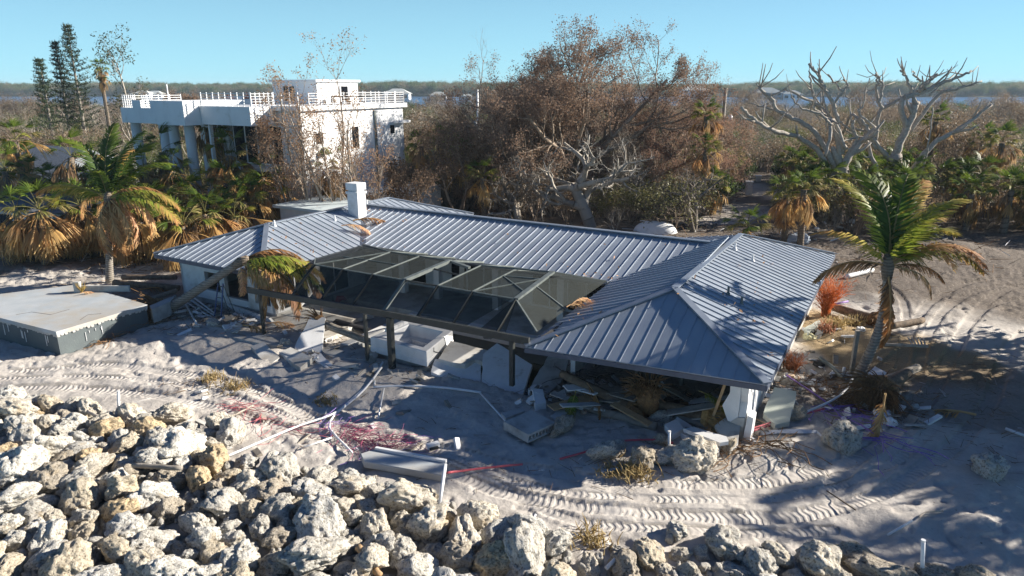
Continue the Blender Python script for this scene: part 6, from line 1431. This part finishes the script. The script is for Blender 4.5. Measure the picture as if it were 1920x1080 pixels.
pipe('short thin white rod on the sand left of the shadow', [(720, 730, .03), (709, 786, .02)], .03)
pipe('thin white rod standing against the deck slabs', [(709, 657, .45), (702, 722, .02)], .04)
pipe('leaning white pipe standing in the rocks at the end of the beam', [(835, 872, .9), (820, 976, .1)], .05)
pipe('thin white pipe end between the rocks and the netting', [(565, 842, .05), (622, 822, .05)], .03)
pipe('white conduit sticking up through the rocks by the long pipe', [(545, 915, .2), (590, 885, .2)], .03)
for lab, u, v0, v1, du in (('upright white stake in the upper left rocks', 222, 735, 786, -2), ('upright white post at the lower right corner', 1731, 1015, 1092, 4), ('thin white stake in front of the lone grey boulder', 1255, 810, 846, 2)):
    g = GP(u, v1); d = math.hypot(g.y, CAM_H); top = AT(u + du * 0, v0, g.y); t = thing('white_stake', lab, 'stake', g); mb = MB(); mb.tube([(0, 0, -.2), (top.x - g.x, 0, top.z - g.z)], .045, 8); mb.build('shaft', M_PVC, t, smooth=True)
    mb = MB(); mb.tube([(top.x - g.x, 0, top.z - g.z), (top.x - g.x, 0, top.z - g.z + .04)], .052, 8); mb.build('cap', M_PVC, t)
pipe('short white tube leaning on the rocks at the lower middle', [(1165, 1040, .3), (1136, 1068, .15)], .05)
pipe('short white stick poking up beside the right rocks', [(1004, 966, .4), (990, 1004, .1)], .03)
pipe('thin white stick on the sand right of the tracks', [(1664, 1005, .03), (1710, 978, .08)], .03); pipe('dark twig lying across the lower track', [(1550, 922, .02), (1604, 958, .03)], .02, M_LOG, 'twig', 'twig')
pipe('pale branch curving on the sand in the tree shade', [(1722, 972, .03), (1738, 962, .05), (1768, 960, .04)], .025, M_BONE, 'branch', 'branch')
pipe('white pipe cut by the right edge in the tree shade', [(1885, 805, .1), (1930, 822, .05)], .05)
# concrete beam by the rocks
P = [G(682, 866, .25), G(833, 893, .25), G(838, 868, .25), G(702, 843, .25)]; c = sum(P, Vector()) / 4; t = thing('concrete_beam', 'long white painted concrete beam with a rounded end at the edge of the rocks', 'concrete beam', (c.x, c.y, .0))
mb = MB(); poly = [p - Vector((c.x, c.y, 0)) for p in P]; e = poly[0].lerp(poly[3], .5); poly = [poly[0], poly[1], poly[2], poly[3], e + (e - poly[1].lerp(poly[2], .5)).normalized() * .3]; mb.prism([p + Vector((0, 0, .02)) for p in poly], (0, 0, -.22)); mb.build('beam_body', M_SLABTOP, t, bevel=.02)
mb = MB(); a, b = poly[3] + Vector((0, 0, .05)), poly[2] + Vector((0, 0, .05)); mb.bar(a.lerp(b, .02), a.lerp(b, .99), .1, .1); mb.build('raised_lip', M_WHITE, t)
t = thing('cinder_block', 'small dark and white block lying on the tracks', 'block', GP(812, 842), .5); mb = MB(); mb.box(-.2, .2, -.1, .1, 0, .12); mb.build('block_body', M_WHITE, t); mb = MB(); mb.box(-.16, .12, -.2, -.102, 0, .06); mb.build('broken_foot', M_DARKROOM, t)
# netting and tape
M_NETP = simple('magenta_netting', (.42, .06, .12), (.26, .04, .14), 8, .7); M_TAPE = simple('pink_red_tape', (.60, .09, .12), (.48, .12, .14), 3, .6); M_PURP = simple('purple_cord', (.16, .08, .38), (.28, .16, .46), 5, .6)
def tangle(name, label, region, n, mat, seed, L=(.4, 1.6), z=.35, r=.006, cat='netting', aim=None, mats=None):
    rr = random.Random(seed); mb = MB(); g0 = GP(*region[0][:2])
    for _ in range(n):
        u, v, s = rr.choice(region); g = GP(u + rr.gauss(0, s), v + rr.gauss(0, s * .35)); a = (aim if aim is not None else rr.uniform(0, 6.28)) + rr.gauss(0, .5); l = rr.uniform(*L); p = g - g0 + Vector((0, 0, rr.uniform(.02, z) * .5)); pts = [p.copy()]
        for k in range(5): a += rr.gauss(0, .35); p = p + Vector((math.cos(a), math.sin(a), 0)) * l / 5; p.z = max(.0, p.z + rr.gauss(0, .06)); pts.append(p.copy())
        mb.tube(pts, r * rr.uniform(.6, 1.3), 3, False)
    o = mb.build(name, mat); o.location = g0; return meta(o, label, cat, None, 'stuff')
tangle('pink_netting', 'tangled magenta plastic netting on the sand above the concrete beam', [(660, 815, 16), (690, 828, 22), (640, 805, 14), (705, 832, 16)], 150, M_NETP, 1, aim=-.5)
tangle('purple_netting', 'purple strands at the left of the magenta netting', [(600, 795, 10), (740, 840, 24), (700, 842, 24)], 26, M_PURP, 2, aim=-.4)
tangle('red_netting', 'small red plastic tangle beside the upper tracks', [(440, 768, 16), (430, 772, 22)], 34, M_TAPE, 3, aim=-.1)
tangle('red_netting', 'thin red strands strewn between the red tangle and the pipe', [(480, 790, 22), (540, 805, 20)], 20, M_TAPE, 4, aim=-.3)
tangle('purple_cords', 'spreading bundle of purple cords on the sand right of the house corner', [(1570, 790, 24), (1600, 800, 18), (1540, 770, 22), (1640, 830, 14)], 26, M_PURP, 5, (.8, 2.4), .4, .013, 'cords', -1.0)
for i, (lab, pts, r, mt) in enumerate((('pink tape stretched from the beam end across the tracks', [(838, 888, .35), (900, 880, .06), (980, 872, .04)], .035, M_TAPE), ('pink tape running up to the boulders below the roof corner', [(1050, 862, .03), (1100, 848, .03), (1150, 830, .08), (1230, 826, .1), (1262, 832, .1)], .035, M_TAPE), ('red tape stretched from the house corner to the white strap', [(1395, 815, .3), (1440, 800, .12), (1500, 780, .1), (1545, 768, .1)], .04, M_TAPE),
    ('white strap rising from the red tape towards the palm', [(1505, 777, .12), (1560, 752, .2), (1585, 733, .4), (1598, 712, .5)], .04, M_PVC), ('long purple cord lying above the spreading bundle', [(1475, 705, .1), (1520, 735, .15), (1560, 765, .1), (1590, 800, .05)], .03, M_PURP), ('purple cord running right from the strap', [(1545, 768, .1), (1600, 760, .12), (1620, 750, .15)], .03, M_PURP), ('lilac pipe on the sand behind the right palm', [(1560, 572, .1), (1590, 566, .1)], .05, M_PURP),
    ('second red tape strand along the first one at the corner', [(1400, 808, .25), (1450, 792, .2), (1500, 774, .2)], .025, M_TAPE), ('lilac strap lying flat right of the grey boulder', [(1600, 822, .03), (1650, 823, .03)], .03, M_PURP))):
    pipe(lab, pts, r, mt, 'tape' if 'tape' in lab else 'cord', 'tape' if 'tape' in lab else 'cord')
mb = MB(); pts = [GP(1400, 795), GP(1420, 810), GP(1460, 814), GP(1500, 815), GP(1530, 812), GP(1545, 830), GP(1570, 838)]; c = pts[0]; V = []; F = []
for i, p in enumerate(pts):
    w = .1 + .06 * (i % 2); V += [p - c + Vector((0, -w, .05)), p - c + Vector((0, 0, .12)), p - c + Vector((0, w, .05))]
for i in range(len(pts) - 1): F += [(i * 3, i * 3 + 1, i * 3 + 4, i * 3 + 3), (i * 3 + 1, i * 3 + 2, i * 3 + 5, i * 3 + 4)]
mb.add(V, F); o = mb.build('fabric_strip', simple('white_filter_cloth', (.66, .68, .72), (.5, .52, .58), 6, .8, bs=.5, bscale=14)); o.location = c; meta(o, 'crumpled white fabric strip leading to the grey boulder', 'fabric')
# logs, fallen trunks and root balls --------------------------------
def root_ball(t, at, d, r, seed, mat=M_FIBRE, n=90, spread=1.0):
    """fibrous roots fanning from the trunk end"""
    rr = random.Random(seed); mb = MB(); d = Vector(d).normalized(); at = Vector(at); x = d.cross(Vector((0, 0, 1))).normalized(); y = d.cross(x)
    mb.tube([at - d * r * .4, at, at + d * r * .5], [r * .7, r * .85, r * .35], 9)
    for _ in range(n):
        a = rr.uniform(0, 6.28); s = rr.uniform(.1, 1.0); o = (x * math.cos(a) + y * math.sin(a)); p0 = at + o * r * s * .7; p1 = p0 + (d + o * s * spread).normalized() * r * rr.uniform(.5, 1.1); p2 = p1 + (d * .6 + o * s * spread + Vector((0, 0, -.5))).normalized() * r * rr.uniform(.3, .9)
        mb.tube([p0, p1, p2], [.03, .02, .008], 3, False)
    mb.build('root_ball', mat, t)
def fallen(label, a, b, r0, r1, seed, mat=M_LOG, ball=None, cat='log', name='palm_log', group='fallen palm trunks under and around the house', ballmat=M_FIBRE):
    """a, b: (u, v, height of the axis)"""
    A = G(a[0], a[1], a[2]); B = G(b[0], b[1], b[2]); t, pts = log(name, label, A, B, r0, r1, mat, cat, group, n=10)
    if ball: e = pts[-1] if ball[0] == 'b' else pts[0]; d = (pts[-1] - pts[-2]) if ball[0] == 'b' else (pts[0] - pts[1]); root_ball(t, e, d, ball[1], seed, ballmat, ball[2] if len(ball) > 2 else 90)
    return t
fallen('palm log with a shaggy brown head lying across the white slabs', (730, 655, .35), (598, 604, .6), .13, .19, 3, M_COCO, ('b', .42, 120))
fallen('dark fallen trunk propped under the left corner of the right roof', (1185, 765, .3), (1052, 700, 1.0), .2, .14, 4, M_LOG, ('a', .4, 90))
fallen('fallen palm trunk ending in a golden fibrous root ball under the roof', (1215, 755, .35), (1330, 782, .35), .2, .26, 5, M_LOG, ('b', .5, 200), ballmat=simple('golden_fibre', (.28, .16, .05), (.48, .30, .12), 12, .9, bs=.6, bscale=30))
fallen('upright shaggy palm stump under the gable eave', (1216, 768, .2), (1214, 735, 1.1), .34, .42, 6, M_FIBRE, ('b', .5, 120))
fallen('short log pointing at the camera beside the right root mass', (1645, 720, .3), (1720, 728 - 38, .3), .2, .17, 7, M_COCO)
t = fallen('uprooted trunk base with a dark root mass right of the palm foot', (1700, 700, .55), (1650, 735, .4), .22, .3, 8, M_LOG, ('b', .8, 260))
fallen('big driftwood stump lying behind the palm trunk', (1640, 600, .2), (1560, 575, .2), .28, .2, 9, M_LOG, ('a', .5, 80)); fallen('mossy log on the litter right of the palm', (1670, 612, .15), (1730, 600, .15), .16, .14, 10, M_LOG)
fallen('grey log slanting against the platform end', (285, 560, .6), (330, 545, .3), .12, .12, 11, M_GWOOD)
fallen('white painted post half buried under the gable', (1130, 738, .5), (1182, 758, .3), .1, .1, 12, M_WHITE, name='white_post', cat='post')
fallen('long weathered grey timber lying below the gable opening', (1058, 752, .12), (1230, 800, .12), .17, .15, 13, M_GWOOD, name='timber_beam', cat='timber')
fallen('shorter grey timber beside the root ball', (1264, 782, .15), (1335, 800, .15), .1, .12, 14, M_GWOOD, name='timber_beam', cat='timber')
fallen('weathered plank wedged in the rock pile', (250, 872, .75), (340, 878, .75), .07, .07, 15, M_GWOOD, name='plank', cat='plank')
fallen('brown plank poking out of the lower rocks', (672, 1025, .6), (712, 1078, .4), .09, .08, 16, M_WOOD, name='plank', cat='plank')
fallen('pale bamboo pole lying by the red tangle', (475, 760, .1), (412, 792, .1), .035, .03, 17, M_BONE, name='pole', cat='pole'); fallen('short timber in the upper left rocks', (158, 768, .5), (188, 784, .45), .06, .06, 18, M_BONE, name='plank', cat='plank')
fallen('white broken column lying on the sand behind the roof edge', (1586, 519, .15), (1636, 506, .15), .14, .14, 19, M_WHITE, name='fallen_column', cat='column')
fallen('grey driftwood log behind the platform', (215, 530, .3), (335, 540, .3), .2, .16, 20, M_LOG, name='log', cat='log'); fallen('second driftwood log behind the platform', (230, 520, .35), (330, 520, .4), .17, .14, 21, M_LOG, name='log', cat='log')
# upright timber post right, pallet boards
g = GP(1596, 700); t = thing('timber_post', 'weathered square timber post standing beside the leaning palm', 'post', g); mb = MB(); mb.box(-.07, .07, -.07, .07, -.2, 1.9); mb.build('shaft', M_GWOOD, t)
g = GP(1690, 655); t = thing('broken_fence_panel', 'broken white fence piece lying on the straw litter', 'fence panel', g, -.1); mb = MB(); mb.bar((-.9, -.3, .1), (.9, -.35, .1), .1, .1); mb.build('rail', M_BONE, t); mb = MB()
for k in range(5): mb.bar((.3 + k * .13, -.25, .12), (.4 + k * .16, .45, .2), .06, .03)
mb.build('picket', M_BONE, t)
# crumpled gutter and pieces near the right wall
pipe('bent grey metal channel lying beside the right wall', [(1536, 672, .3), (1560, 690, .3), (1582, 712, .2)], .08, M_PALEBAR, 'metal channel', 'metal_channel'); pipe('short white channel leaning near the timber post', [(1583, 690, .3), (1580, 705, .1)], .06, M_WHITE, 'metal channel', 'metal_channel')
for lab, u, v, s, mt in (('white plastic sack on the litter above the palm foot', 1612, 628, .2, M_WHITE), ('yellow foam lump near the right wall', 1518, 632, .28, simple('foam', (.62, .58, .36), (.5, .48, .3), 5, .9)), ('dark cable coil by the right wall', 1536, 680, .22, M_DARKROOM), ('white broken cistern on the debris in the tree shade', 1668, 798, .22, M_WHITE), ('white block fragment on the sand by the corner', 1409, 832, .16, M_WHITE), ('white bag at the foot of the banyan', 1600, 418, .35, M_WHITE), ('grey boat tarp beyond the right roof', 1495, 455, .8, simple('tarp', (.35, .42, .50), (.3, .36, .44), 2, .6))):
    g = GP(u, v); bm = bmesh.new(); bmesh.ops.create_icosphere(bm, subdivisions=3, radius=s)
    for v_ in bm.verts: n_ = mnoise.noise(v_.co * (2.2 / s) + Vector((u, v, 0))); v_.co *= 1 + .35 * n_; v_.co.z = max(-.4 * s, v_.co.z) * .7
    me = bpy.data.meshes.new('lump'); bm.to_mesh(me); bm.free(); o = link_mesh('debris_lump', me, None, mt); o.location = g + Vector((0, 0, s * .25)); meta(o, lab, 'debris')
# ladder
a = G(408, 600, .05); t = thing('stepladder', 'blue stepladder standing in the rubble before the left wing', 'ladder', a, R(-25)); mb = MB()
for x in (-.22, .22): mb.bar((x, 0, 0), (x * .75, .45, 1.75), .05, .05)
mb.build('rail', simple('blue_rail', (.05, .09, .22), (.06, .10, .26), 3, .5), t); mb = MB()
for k in range(6): z = .25 + k * .27; mb.bar((-.2, .45 * z / 1.75, z), (.2, .45 * z / 1.75, z), .05, .03)
mb.build('rung', M_PALEBAR, t); mb = MB()
for x in (-.2, .2): mb.bar((x, .95, 0), (x * .75, .46, 1.73), .03, .03)
mb.build('rear_leg', M_PALEBAR, t)
# bundle of white rails
for i, (a, b, lab) in enumerate((((340, 563, .3), (400, 598, .1), 'long white rail in the bundle beside the ladder'), ((352, 560, .35), (404, 594, .15), 'second white rail in the bundle beside the ladder'), ((362, 558, .4), (405, 590, .2), 'topmost white rail in the bundle beside the ladder'), ((345, 566, .3), (369, 608, .05), 'white rail pointing down from the bundle'))):
    pipe(lab, [a, b], .045, M_WHITE, 'rail', 'white_rail', 'white rails beside the ladder')
pipe('green garden hose loop lying on the deck slab', [(508, 575, .2), (530, 568, .2), (545, 578, .2), (528, 588, .2), (505, 585, .2), (498, 576, .2), (515, 570, .22)], .03, simple('green_hose', (.05, .22, .16), (.06, .26, .2), 3, .5), 'hose', 'garden_hose')
pipe('green hose hanging on the column below the beam', [(481, 578, .2), (480, 565, .5), (486, 560, .7)], .03, simple('green_hose2', (.05, .22, .16), (.06, .26, .2), 3, .5), 'hose', 'garden_hose')
t = thing('red_bucket', 'red bundle lying on the lanai floor behind the beam', 'bundle', G(632, 566, .22)); mb = MB(); mb.tube([(0, 0, 0), (.1, 0, .18), (.3, .05, .2), (.5, 0, .1)], [.1, .17, .12, .05], 8); mb.build('cloth', simple('red_cloth', (.42, .05, .07), (.3, .04, .05), 4, .8), t, smooth=True)
# dead shrubs and grass tufts ---------------------------------------
M_ORANGE = M_DEAD
def tuft(name, label, u, v, h, n, c0, c1, seed, spread=.5, cat='shrub', kind=None, wire=True):
    rr = random.Random(seed); rs = np.random.RandomState(seed); g = GP(u, v); S = []; C = []
    for _ in range(n):
        a = rr.uniform(0, 6.28); d = Vector((math.cos(a) * spread * rr.random(), math.sin(a) * spread * rr.random(), 1)).normalized(); p = Vector((rr.gauss(0, .1) * spread * 2, rr.gauss(0, .1) * spread * 2, 0)); l = h * rr.uniform(.5, 1.1); k = 5
        t_ = rr.random(); c = lerp3(c0, c1, t_)
        for i in range(k):
            q = p + d * l / k; S.append((*p, *q, .018 * (1 - i / k) + .006, .018 * (1 - (i + 1) / k) + .004)); C += [c] * 6; p = q; d = (d + Vector((rr.gauss(0, .25), rr.gauss(0, .25), rr.gauss(-.03, .12)))).normalized()
            if wire and i > 1:
                for _2 in range(2): dd = (d + Vector((rr.gauss(0, .7), rr.gauss(0, .7), rr.gauss(0, .5)))).normalized(); e = p + dd * h * .14; S.append((*p, *e, .008, .004)); C += [c] * 6
    v_, f_ = frusta(S, 3); o = link_mesh(name, to_mesh(name, (v_, [f_], np.array(C)), M_DEAD)); o.location = g; return meta(o, label, cat, None, kind)
tuft('dead_shrub', 'bright orange dead shrub standing against the right wing eave', 1548, 590, 2.1, 150, (.50, .17, .05), (.66, .27, .10), 1, .35)
tuft('dead_shrub', 'low orange dead shrub by the right wall', 1485, 690, .9, 80, (.36, .14, .06), (.5, .22, .1), 2, .7); tuft('dead_shrub', 'reddish dead shrub beside the foam lump', 1548, 628, .6, 50, (.4, .2, .12), (.5, .28, .18), 3, .8)
for i, (u, v, h, lab) in enumerate(((1602, 610, .6, 'straw grass tuft nearest the driftwood stump'), (1562, 622, .6, 'straw grass tuft beside the reddish shrub'), (1190, 890, .5, 'straw coloured root tuft lying below the lone boulders'), (1150, 885, .3, 'small straw tuft left of the root tuft'), (400, 715, .35, 'olive weed heap on the upper track'), (440, 728, .4, 'rusty weed heap on the upper track'), (610, 752, .25, 'small yellow tuft above the netting'), (1115, 1020, .4, 'brown seaweed tuft at the right end of the pile'), (1190, 480 + 400, .5, 'fibrous tuft hanging from the brown boulder'))):
    tuft('grass_tuft', lab, u, v, h, 90, (.34, .26, .12), (.56, .45, .24), 20 + i, 1.2, 'grass tuft', 'stuff', False)
# palm frond litter around the wreck
def litter_frond(label, u, v, z, az, s, kd='dead', i=0, el=4):
    o = link_mesh('fallen_frond', MCF[kd][i]); g = G(u, v, z); o.location = g + Vector((0, 0, .05)); o.rotation_euler = (rnd.uniform(-.3, .3), -R(el), R(az)); o.scale = (s,) * 3; return meta(o, label, 'palm frond', 'fallen fronds about the wreck')
for a in (('brown frond lying on the main roof over the ridge', 662, 415, 3.5, 22, .75, 'dead', 1, 9), ('thin brown frond across the left valley of the roof', 640, 425, 3.4, 10, .6, 'dead', 2, 8), ('dry frond heap on the roof edge beside the cage corner', 1062, 578, 2.75, 50, .5, 'dead', 2, 8), ('second dry frond on the roof edge by the cage corner', 1075, 570, 2.85, 48, .45, 'dead', 2, 12), ('brown frond on the rubble before the left wing', 455, 612, .3, -10, .6, 'dead', 0, 2), ('dry frond beside the shaggy palm head', 500, 608, .35, 12, .6, 'dead', 2, 3),
          ('dark frond lying behind the platform', 262, 545, .3, 40, .7, 'dead', 1, 2), ('dry frond on the platform top', 150, 552, 1.15, 60, .3, 'dead', 2, 5), ('green frond hanging over the debris under the roof', 1080, 735, .8, -110, .35, 'half', 0, -30), ('brown frond leaning against the stump under the gable', 1100, 720, .9, -60, .4, 'dead', 1, -20), ('yellowish frond caught under the gable eave', 1310, 735, 1.2, -30, .35, 'lime', 0, -10),
          ('dead frond hanging from the root mass right of the corner', 1660, 740, 1.4, -120, .6, 'dead', 0, -50), ('brown frond fallen at the right edge', 1880, 860, .1, 200, .8, 'dead', 1, 2), ('dead frond on the sand in the right tree shade', 1830, 780, .1, 150, .8, 'dead', 0, 2), ('pale dry frond leaning behind the right palm', 1890, 350, 1.0, 130, .7, 'dead', 2, 30)): litter_frond(*a)
for i, (u, v) in enumerate(((1330, 745), (1100, 560))): pass
# twigs and small wreckage strewn about: too many to count
def strewn():
    rr = random.Random(31); zones = [((1180, 745), 110, 16, 380, .35), ((1060, 720), 40, 14, 90, .25), ((1500, 720), 60, 24, 330, .2), ((1640, 745), 60, 26, 320, .2), ((480, 615), 70, 14, 260, .2), ((350, 590), 50, 18, 200, .2), ((640, 655), 60, 18, 120, .12), ((1330, 770), 60, 14, 160, .25), ((240, 545), 60, 18, 240, .2), ((760, 700), 50, 10, 60, .1), ((1560, 600), 60, 40, 160, .1), ((1850, 760), 60, 60, 200, .1), ((1640, 480), 200, 30, 520, .15), ((300, 480), 130, 26, 420, .15), ((1330, 430), 160, 12, 300, .15), ((400, 730), 60, 12, 90, .05), ((1050, 870), 200, 40, 60, .0), ((600, 800), 200, 30, 60, .0), ((1250, 880), 160, 16, 90, .05)]
    M = [(M_LOG, []), (M_BONE, []), (M_FIBRE, []), (M_WHITE, [])]
    for (u0, v0), su, sv, n, z in zones:
        for _ in range(n):
            g = G(u0 + rr.gauss(0, su), min(1000, v0 + rr.gauss(0, sv))); a = rr.uniform(0, 6.28); l = rr.uniform(.1, .55) * (1 + (g.y > 40) * 1.5); z0 = gh(g.x, g.y) + rr.random() ** 2 * z + .02; e = rr.gauss(0, .25)
            r = rr.uniform(.006, .016) * (1 + (g.y > 40)); k = rr.choices(range(4), [6, 2.2, 4, .5])[0]
            M[k][1].append((g.x, g.y, z0, g.x + math.cos(a) * l, g.y + math.sin(a) * l, z0 + abs(e) * l, r, r * .5))
    for k, (m, S) in enumerate(M):
        v, f = frusta(S, 3); o = link_mesh('strewn_twigs', mesh_np('strewn_twigs', v, [f], m)); meta(o, ['dark twigs strewn over the sand and wreckage', 'bleached twigs strewn over the sand and wreckage', 'brown fibres strewn over the sand and wreckage', 'white splinters strewn about the wreck'][k], None, None, 'stuff')
    B = []; mbs = [MB(), MB(), MB()]
    for (u0, v0), su, sv, n, z in [((1180, 750), 100, 14, 90, .3), ((1060, 730), 40, 16, 30, .2), ((1320, 790), 50, 16, 40, .2), ((470, 610), 60, 12, 46, .15), ((350, 580), 40, 14, 30, .1), ((1500, 720), 50, 22, 40, .1), ((640, 660), 60, 16, 30, .1), ((1570, 640), 50, 40, 24, .05), ((750, 700), 60, 12, 14, .05), ((1560, 430), 160, 20, 60, .1), ((700, 790), 260, 50, 30, 0), ((1650, 760), 50, 24, 30, .1)]:
        for _ in range(n):
            g = G(u0 + rr.gauss(0, su), v0 + rr.gauss(0, sv)); z0 = gh(g.x, g.y) + rr.random() * z; c = Vector((g.x, g.y, z0 + .03)); M3 = Matrix.Rotation(rr.uniform(0, 6.28), 3, 'Z') @ Matrix.Rotation(rr.gauss(0, .4), 3, 'X') @ Matrix.Rotation(rr.gauss(0, .4), 3, 'Y')
            sx, sy, sz = rr.uniform(.05, .35), rr.uniform(.04, .16), rr.uniform(.015, .06); mb = mbs[rr.choices(range(3), [3, 3, 3])[0]]
            vs = [c + M3 @ Vector((x * sx, y * sy, zz * sz)) for zz in (-1, 1) for y in (-1, 1) for x in (-1, 1)]; mb.add(vs, [(0, 2, 3, 1), (4, 5, 7, 6), (0, 1, 5, 4), (2, 6, 7, 3), (0, 4, 6, 2), (1, 3, 7, 5)])
    for k, mb in enumerate(mbs): o = mb.build('wreckage_chips', [M_WHITE, M_GWOOD, M_CONC][k]); meta(o, ['white board chips scattered about the wreck', 'grey wood chips scattered about the wreck', 'concrete chips scattered about the wreck'][k], None, None, 'stuff')
strewn()
# loose boards and panels heaped in the gable opening
rr = random.Random(91)
for i in range(26):
    u = rr.uniform(1065, 1380); v = 715 + rr.uniform(0, 50) + (u - 1065) * .10; z = rr.uniform(.15, .7); c = G(u, v, z); L = rr.uniform(.5, 1.7); w = rr.uniform(.08, .5); a = rr.uniform(-.9, .5)
    mb = MB(); d = Vector((math.cos(a), math.sin(a), rr.uniform(-.35, .35))); mb.bar(-d * L / 2, d * L / 2, w, .04); mt, nm = rr.choice(((M_WHITE, 'white'), (M_GWOOD, 'grey'), (M_WOOD, 'brown'), (M_CONC, 'pale grey')))
    o = mb.build('loose_board', mt); o.location = c; meta(o, f'{"short" if L < .9 else "long"} {"narrow" if w < .22 else "wide"} {nm} board in the heap under the gable, {["left of the dark trunk", "beside the dark trunk", "by the shaggy stump", "near the golden root ball", "near the broken corner"][min(4, int((u - 1065) / 64))]}', 'board', 'loose boards heaped under the gable')

# dry leaves blown onto the roof, and cracks and a planter on the platform
rr = random.Random(55); P = []
for (u0, v0, su, sv, n, pl) in ((700, 400, 60, 14, 60, (V2, V1, V1t)), (1100, 525, 30, 8, 50, (V2, V1, V1t)), (1060, 590, 30, 16, 60, (V1, RA, RC)), (560, 450, 50, 18, 60, (LB, V2, LC)), (1000, 470, 200, 26, 40, (V2, V1, V1t)), (1400, 560, 70, 50, 40, (RB, RE, RD))):
    for _ in range(n):
        p = roofpix(u0 + rr.gauss(0, su), v0 + rr.gauss(0, sv), *pl)
        if not (pl[0] == RB) and (p.z < 2.6 or p.z > 3.8): continue
        if pl[0] == RB and (p.z < 2.6 or p.z > 3.85): continue
        w_ = W(p.x, p.y, p.z + .07); P.append(tuple(w_))
rs = np.random.RandomState(8); v, f = leaf_quads(rs, P, .16, .3, .4); c = rs.rand(len(P), 1); cc = np.array([BRN]) * (1 - c) + np.array([PINK]) * c
meta(link_mesh('roof_leaf_litter', to_mesh('roof_leaf_litter', (v, [f], np.repeat(cc, 4, axis=0)), M_DEAD)), 'dry leaves blown across the metal roof', None, None, 'stuff')
t = thing('broken_planter', 'broken concrete planter corner with dry stalks on the platform top', 'planter', G(151, 548, 1.08)); mb = MB(); mb.box(-.25, .05, -.1, .1, 0, .55); mb.box(-.25, 2.4, .1, .22, 0, .3); mb.build('curb', M_CONC, t)
S = []; C = []
for _ in range(40):
    a = rr.uniform(0, 6.28); p = Vector((.1, -.05, 0)); q = p + Vector((math.cos(a) * .25, math.sin(a) * .2, rr.uniform(.2, .6))); S.append((*p, *q, .02, .006)); C += [lerp3(TAN, YEL, rr.random())] * 6
v, f = frusta(S, 3); link_mesh('dry_stalks', to_mesh('dry_stalks', (v, [f], np.array(C)), M_DEAD), t)
for lab, pts in (('crack running across the platform top', [(30, 590), (60, 585), (95, 590), (130, 580)]), ('second crack near the front corner of the platform', [(150, 600), (165, 590), (190, 588)])):
    Pn = [G(u, v, 1.083) for u, v in pts]; mb = MB(); c0 = Pn[0]; mb.tube([p - c0 for p in Pn], .008, 4); o = mb.build('crack', M_DARKROOM); o.location = c0; meta(o, lab, 'crack')

g = GP(300, 592); t = thing('root_plate', 'dark root mat torn up at the foot of the fallen coconut palm', 'roots', g); root_ball(t, (0, 0, .25), (-.6, -.5, -.1), .75, 61, M_FIBRE, 240, 1.3)
M_WIRE = simple('black_wire', (.02, .02, .022), (.05, .045, .04), 5, .6); M_PINKF = simple('pink_insulation', (.55, .36, .30), (.62, .52, .34), 7, .95, bs=.8, bscale=20, bdist=.04)
tangle('electric_wires', 'black wires and rods tangled in the wreckage under the gable', [(1090, 715, 18), (1160, 740, 30), (1280, 760, 30)], 60, M_WIRE, 71, (.6, 2.2), .9, .011, 'wires')
tangle('electric_wires', 'black wires and roots tangled in the rubble before the left wing', [(400, 590, 24), (470, 605, 26), (350, 575, 20)], 60, M_WIRE, 72, (.5, 1.8), .5, .01, 'wires')
tangle('brown_roots', 'brown roots and vines tangled right of the house corner', [(1520, 725, 24), (1600, 735, 34), (1660, 760, 26), (1380, 850, 24), (1440, 845, 20)], 150, M_FIBRE, 73, (.5, 2.0), .5, .013, 'roots')
tangle('brown_roots', 'dark roots matted along the platform foot and the fallen palm', [(240, 612, 20), (290, 600, 22), (200, 640, 12)], 110, M_FIBRE, 74, (.4, 1.4), .3, .012, 'roots')
def wads():
    rr = random.Random(12); mb = MB()
    for u0, v0, su, sv, n in ((1180, 745, 90, 14, 26), (1320, 775, 40, 10, 12), (470, 605, 60, 12, 18), (1500, 690, 30, 14, 10)):
        for _ in range(n):
            g = GP(u0 + rr.gauss(0, su), v0 + rr.gauss(0, sv)); r = rr.uniform(.05, .16); pts = []
            k = 6; ring = [[(math.cos(6.283 * i / k) * r * rr.uniform(.5, 1.2), math.sin(6.283 * i / k) * r * rr.uniform(.5, 1.2), z) for i in range(k)] for z in (.0, r * .7)]
            vs = [g + Vector(p) + Vector((0, 0, .02)) for rg in ring for p in rg] + [g + Vector((0, 0, r * 1.1))]
            mb.add(vs, [(i, (i + 1) % k, k + (i + 1) % k, k + i) for i in range(k)] + [(k + i, k + (i + 1) % k, 2 * k) for i in range(k)])
    meta(mb.build('insulation_wads', M_PINKF), 'wads of pinkish yellow insulation among the wreckage', None, None, 'stuff')
wads()
# ================================================================== SEA AIR
hz = MB(); hz.box(-1700, 1700, -40, 1750, -2.6, 24); m = bpy.data.materials.new('sea_air'); m.use_nodes = True; nt = m.node_tree; nt.nodes.remove(nt.nodes['Principled BSDF'])
pv = N(nt, 'ShaderNodeVolumePrincipled'); pv.inputs['Density'].default_value = .00020; pv.inputs['Color'].default_value = (.62, .80, .95, 1); nt.links.new(pv.outputs[0], nt.nodes['Material Output'].inputs['Volume'])
o = hz.build('haze', m); meta(o, 'thin sea haze over the whole scene', None, None, 'stuff')
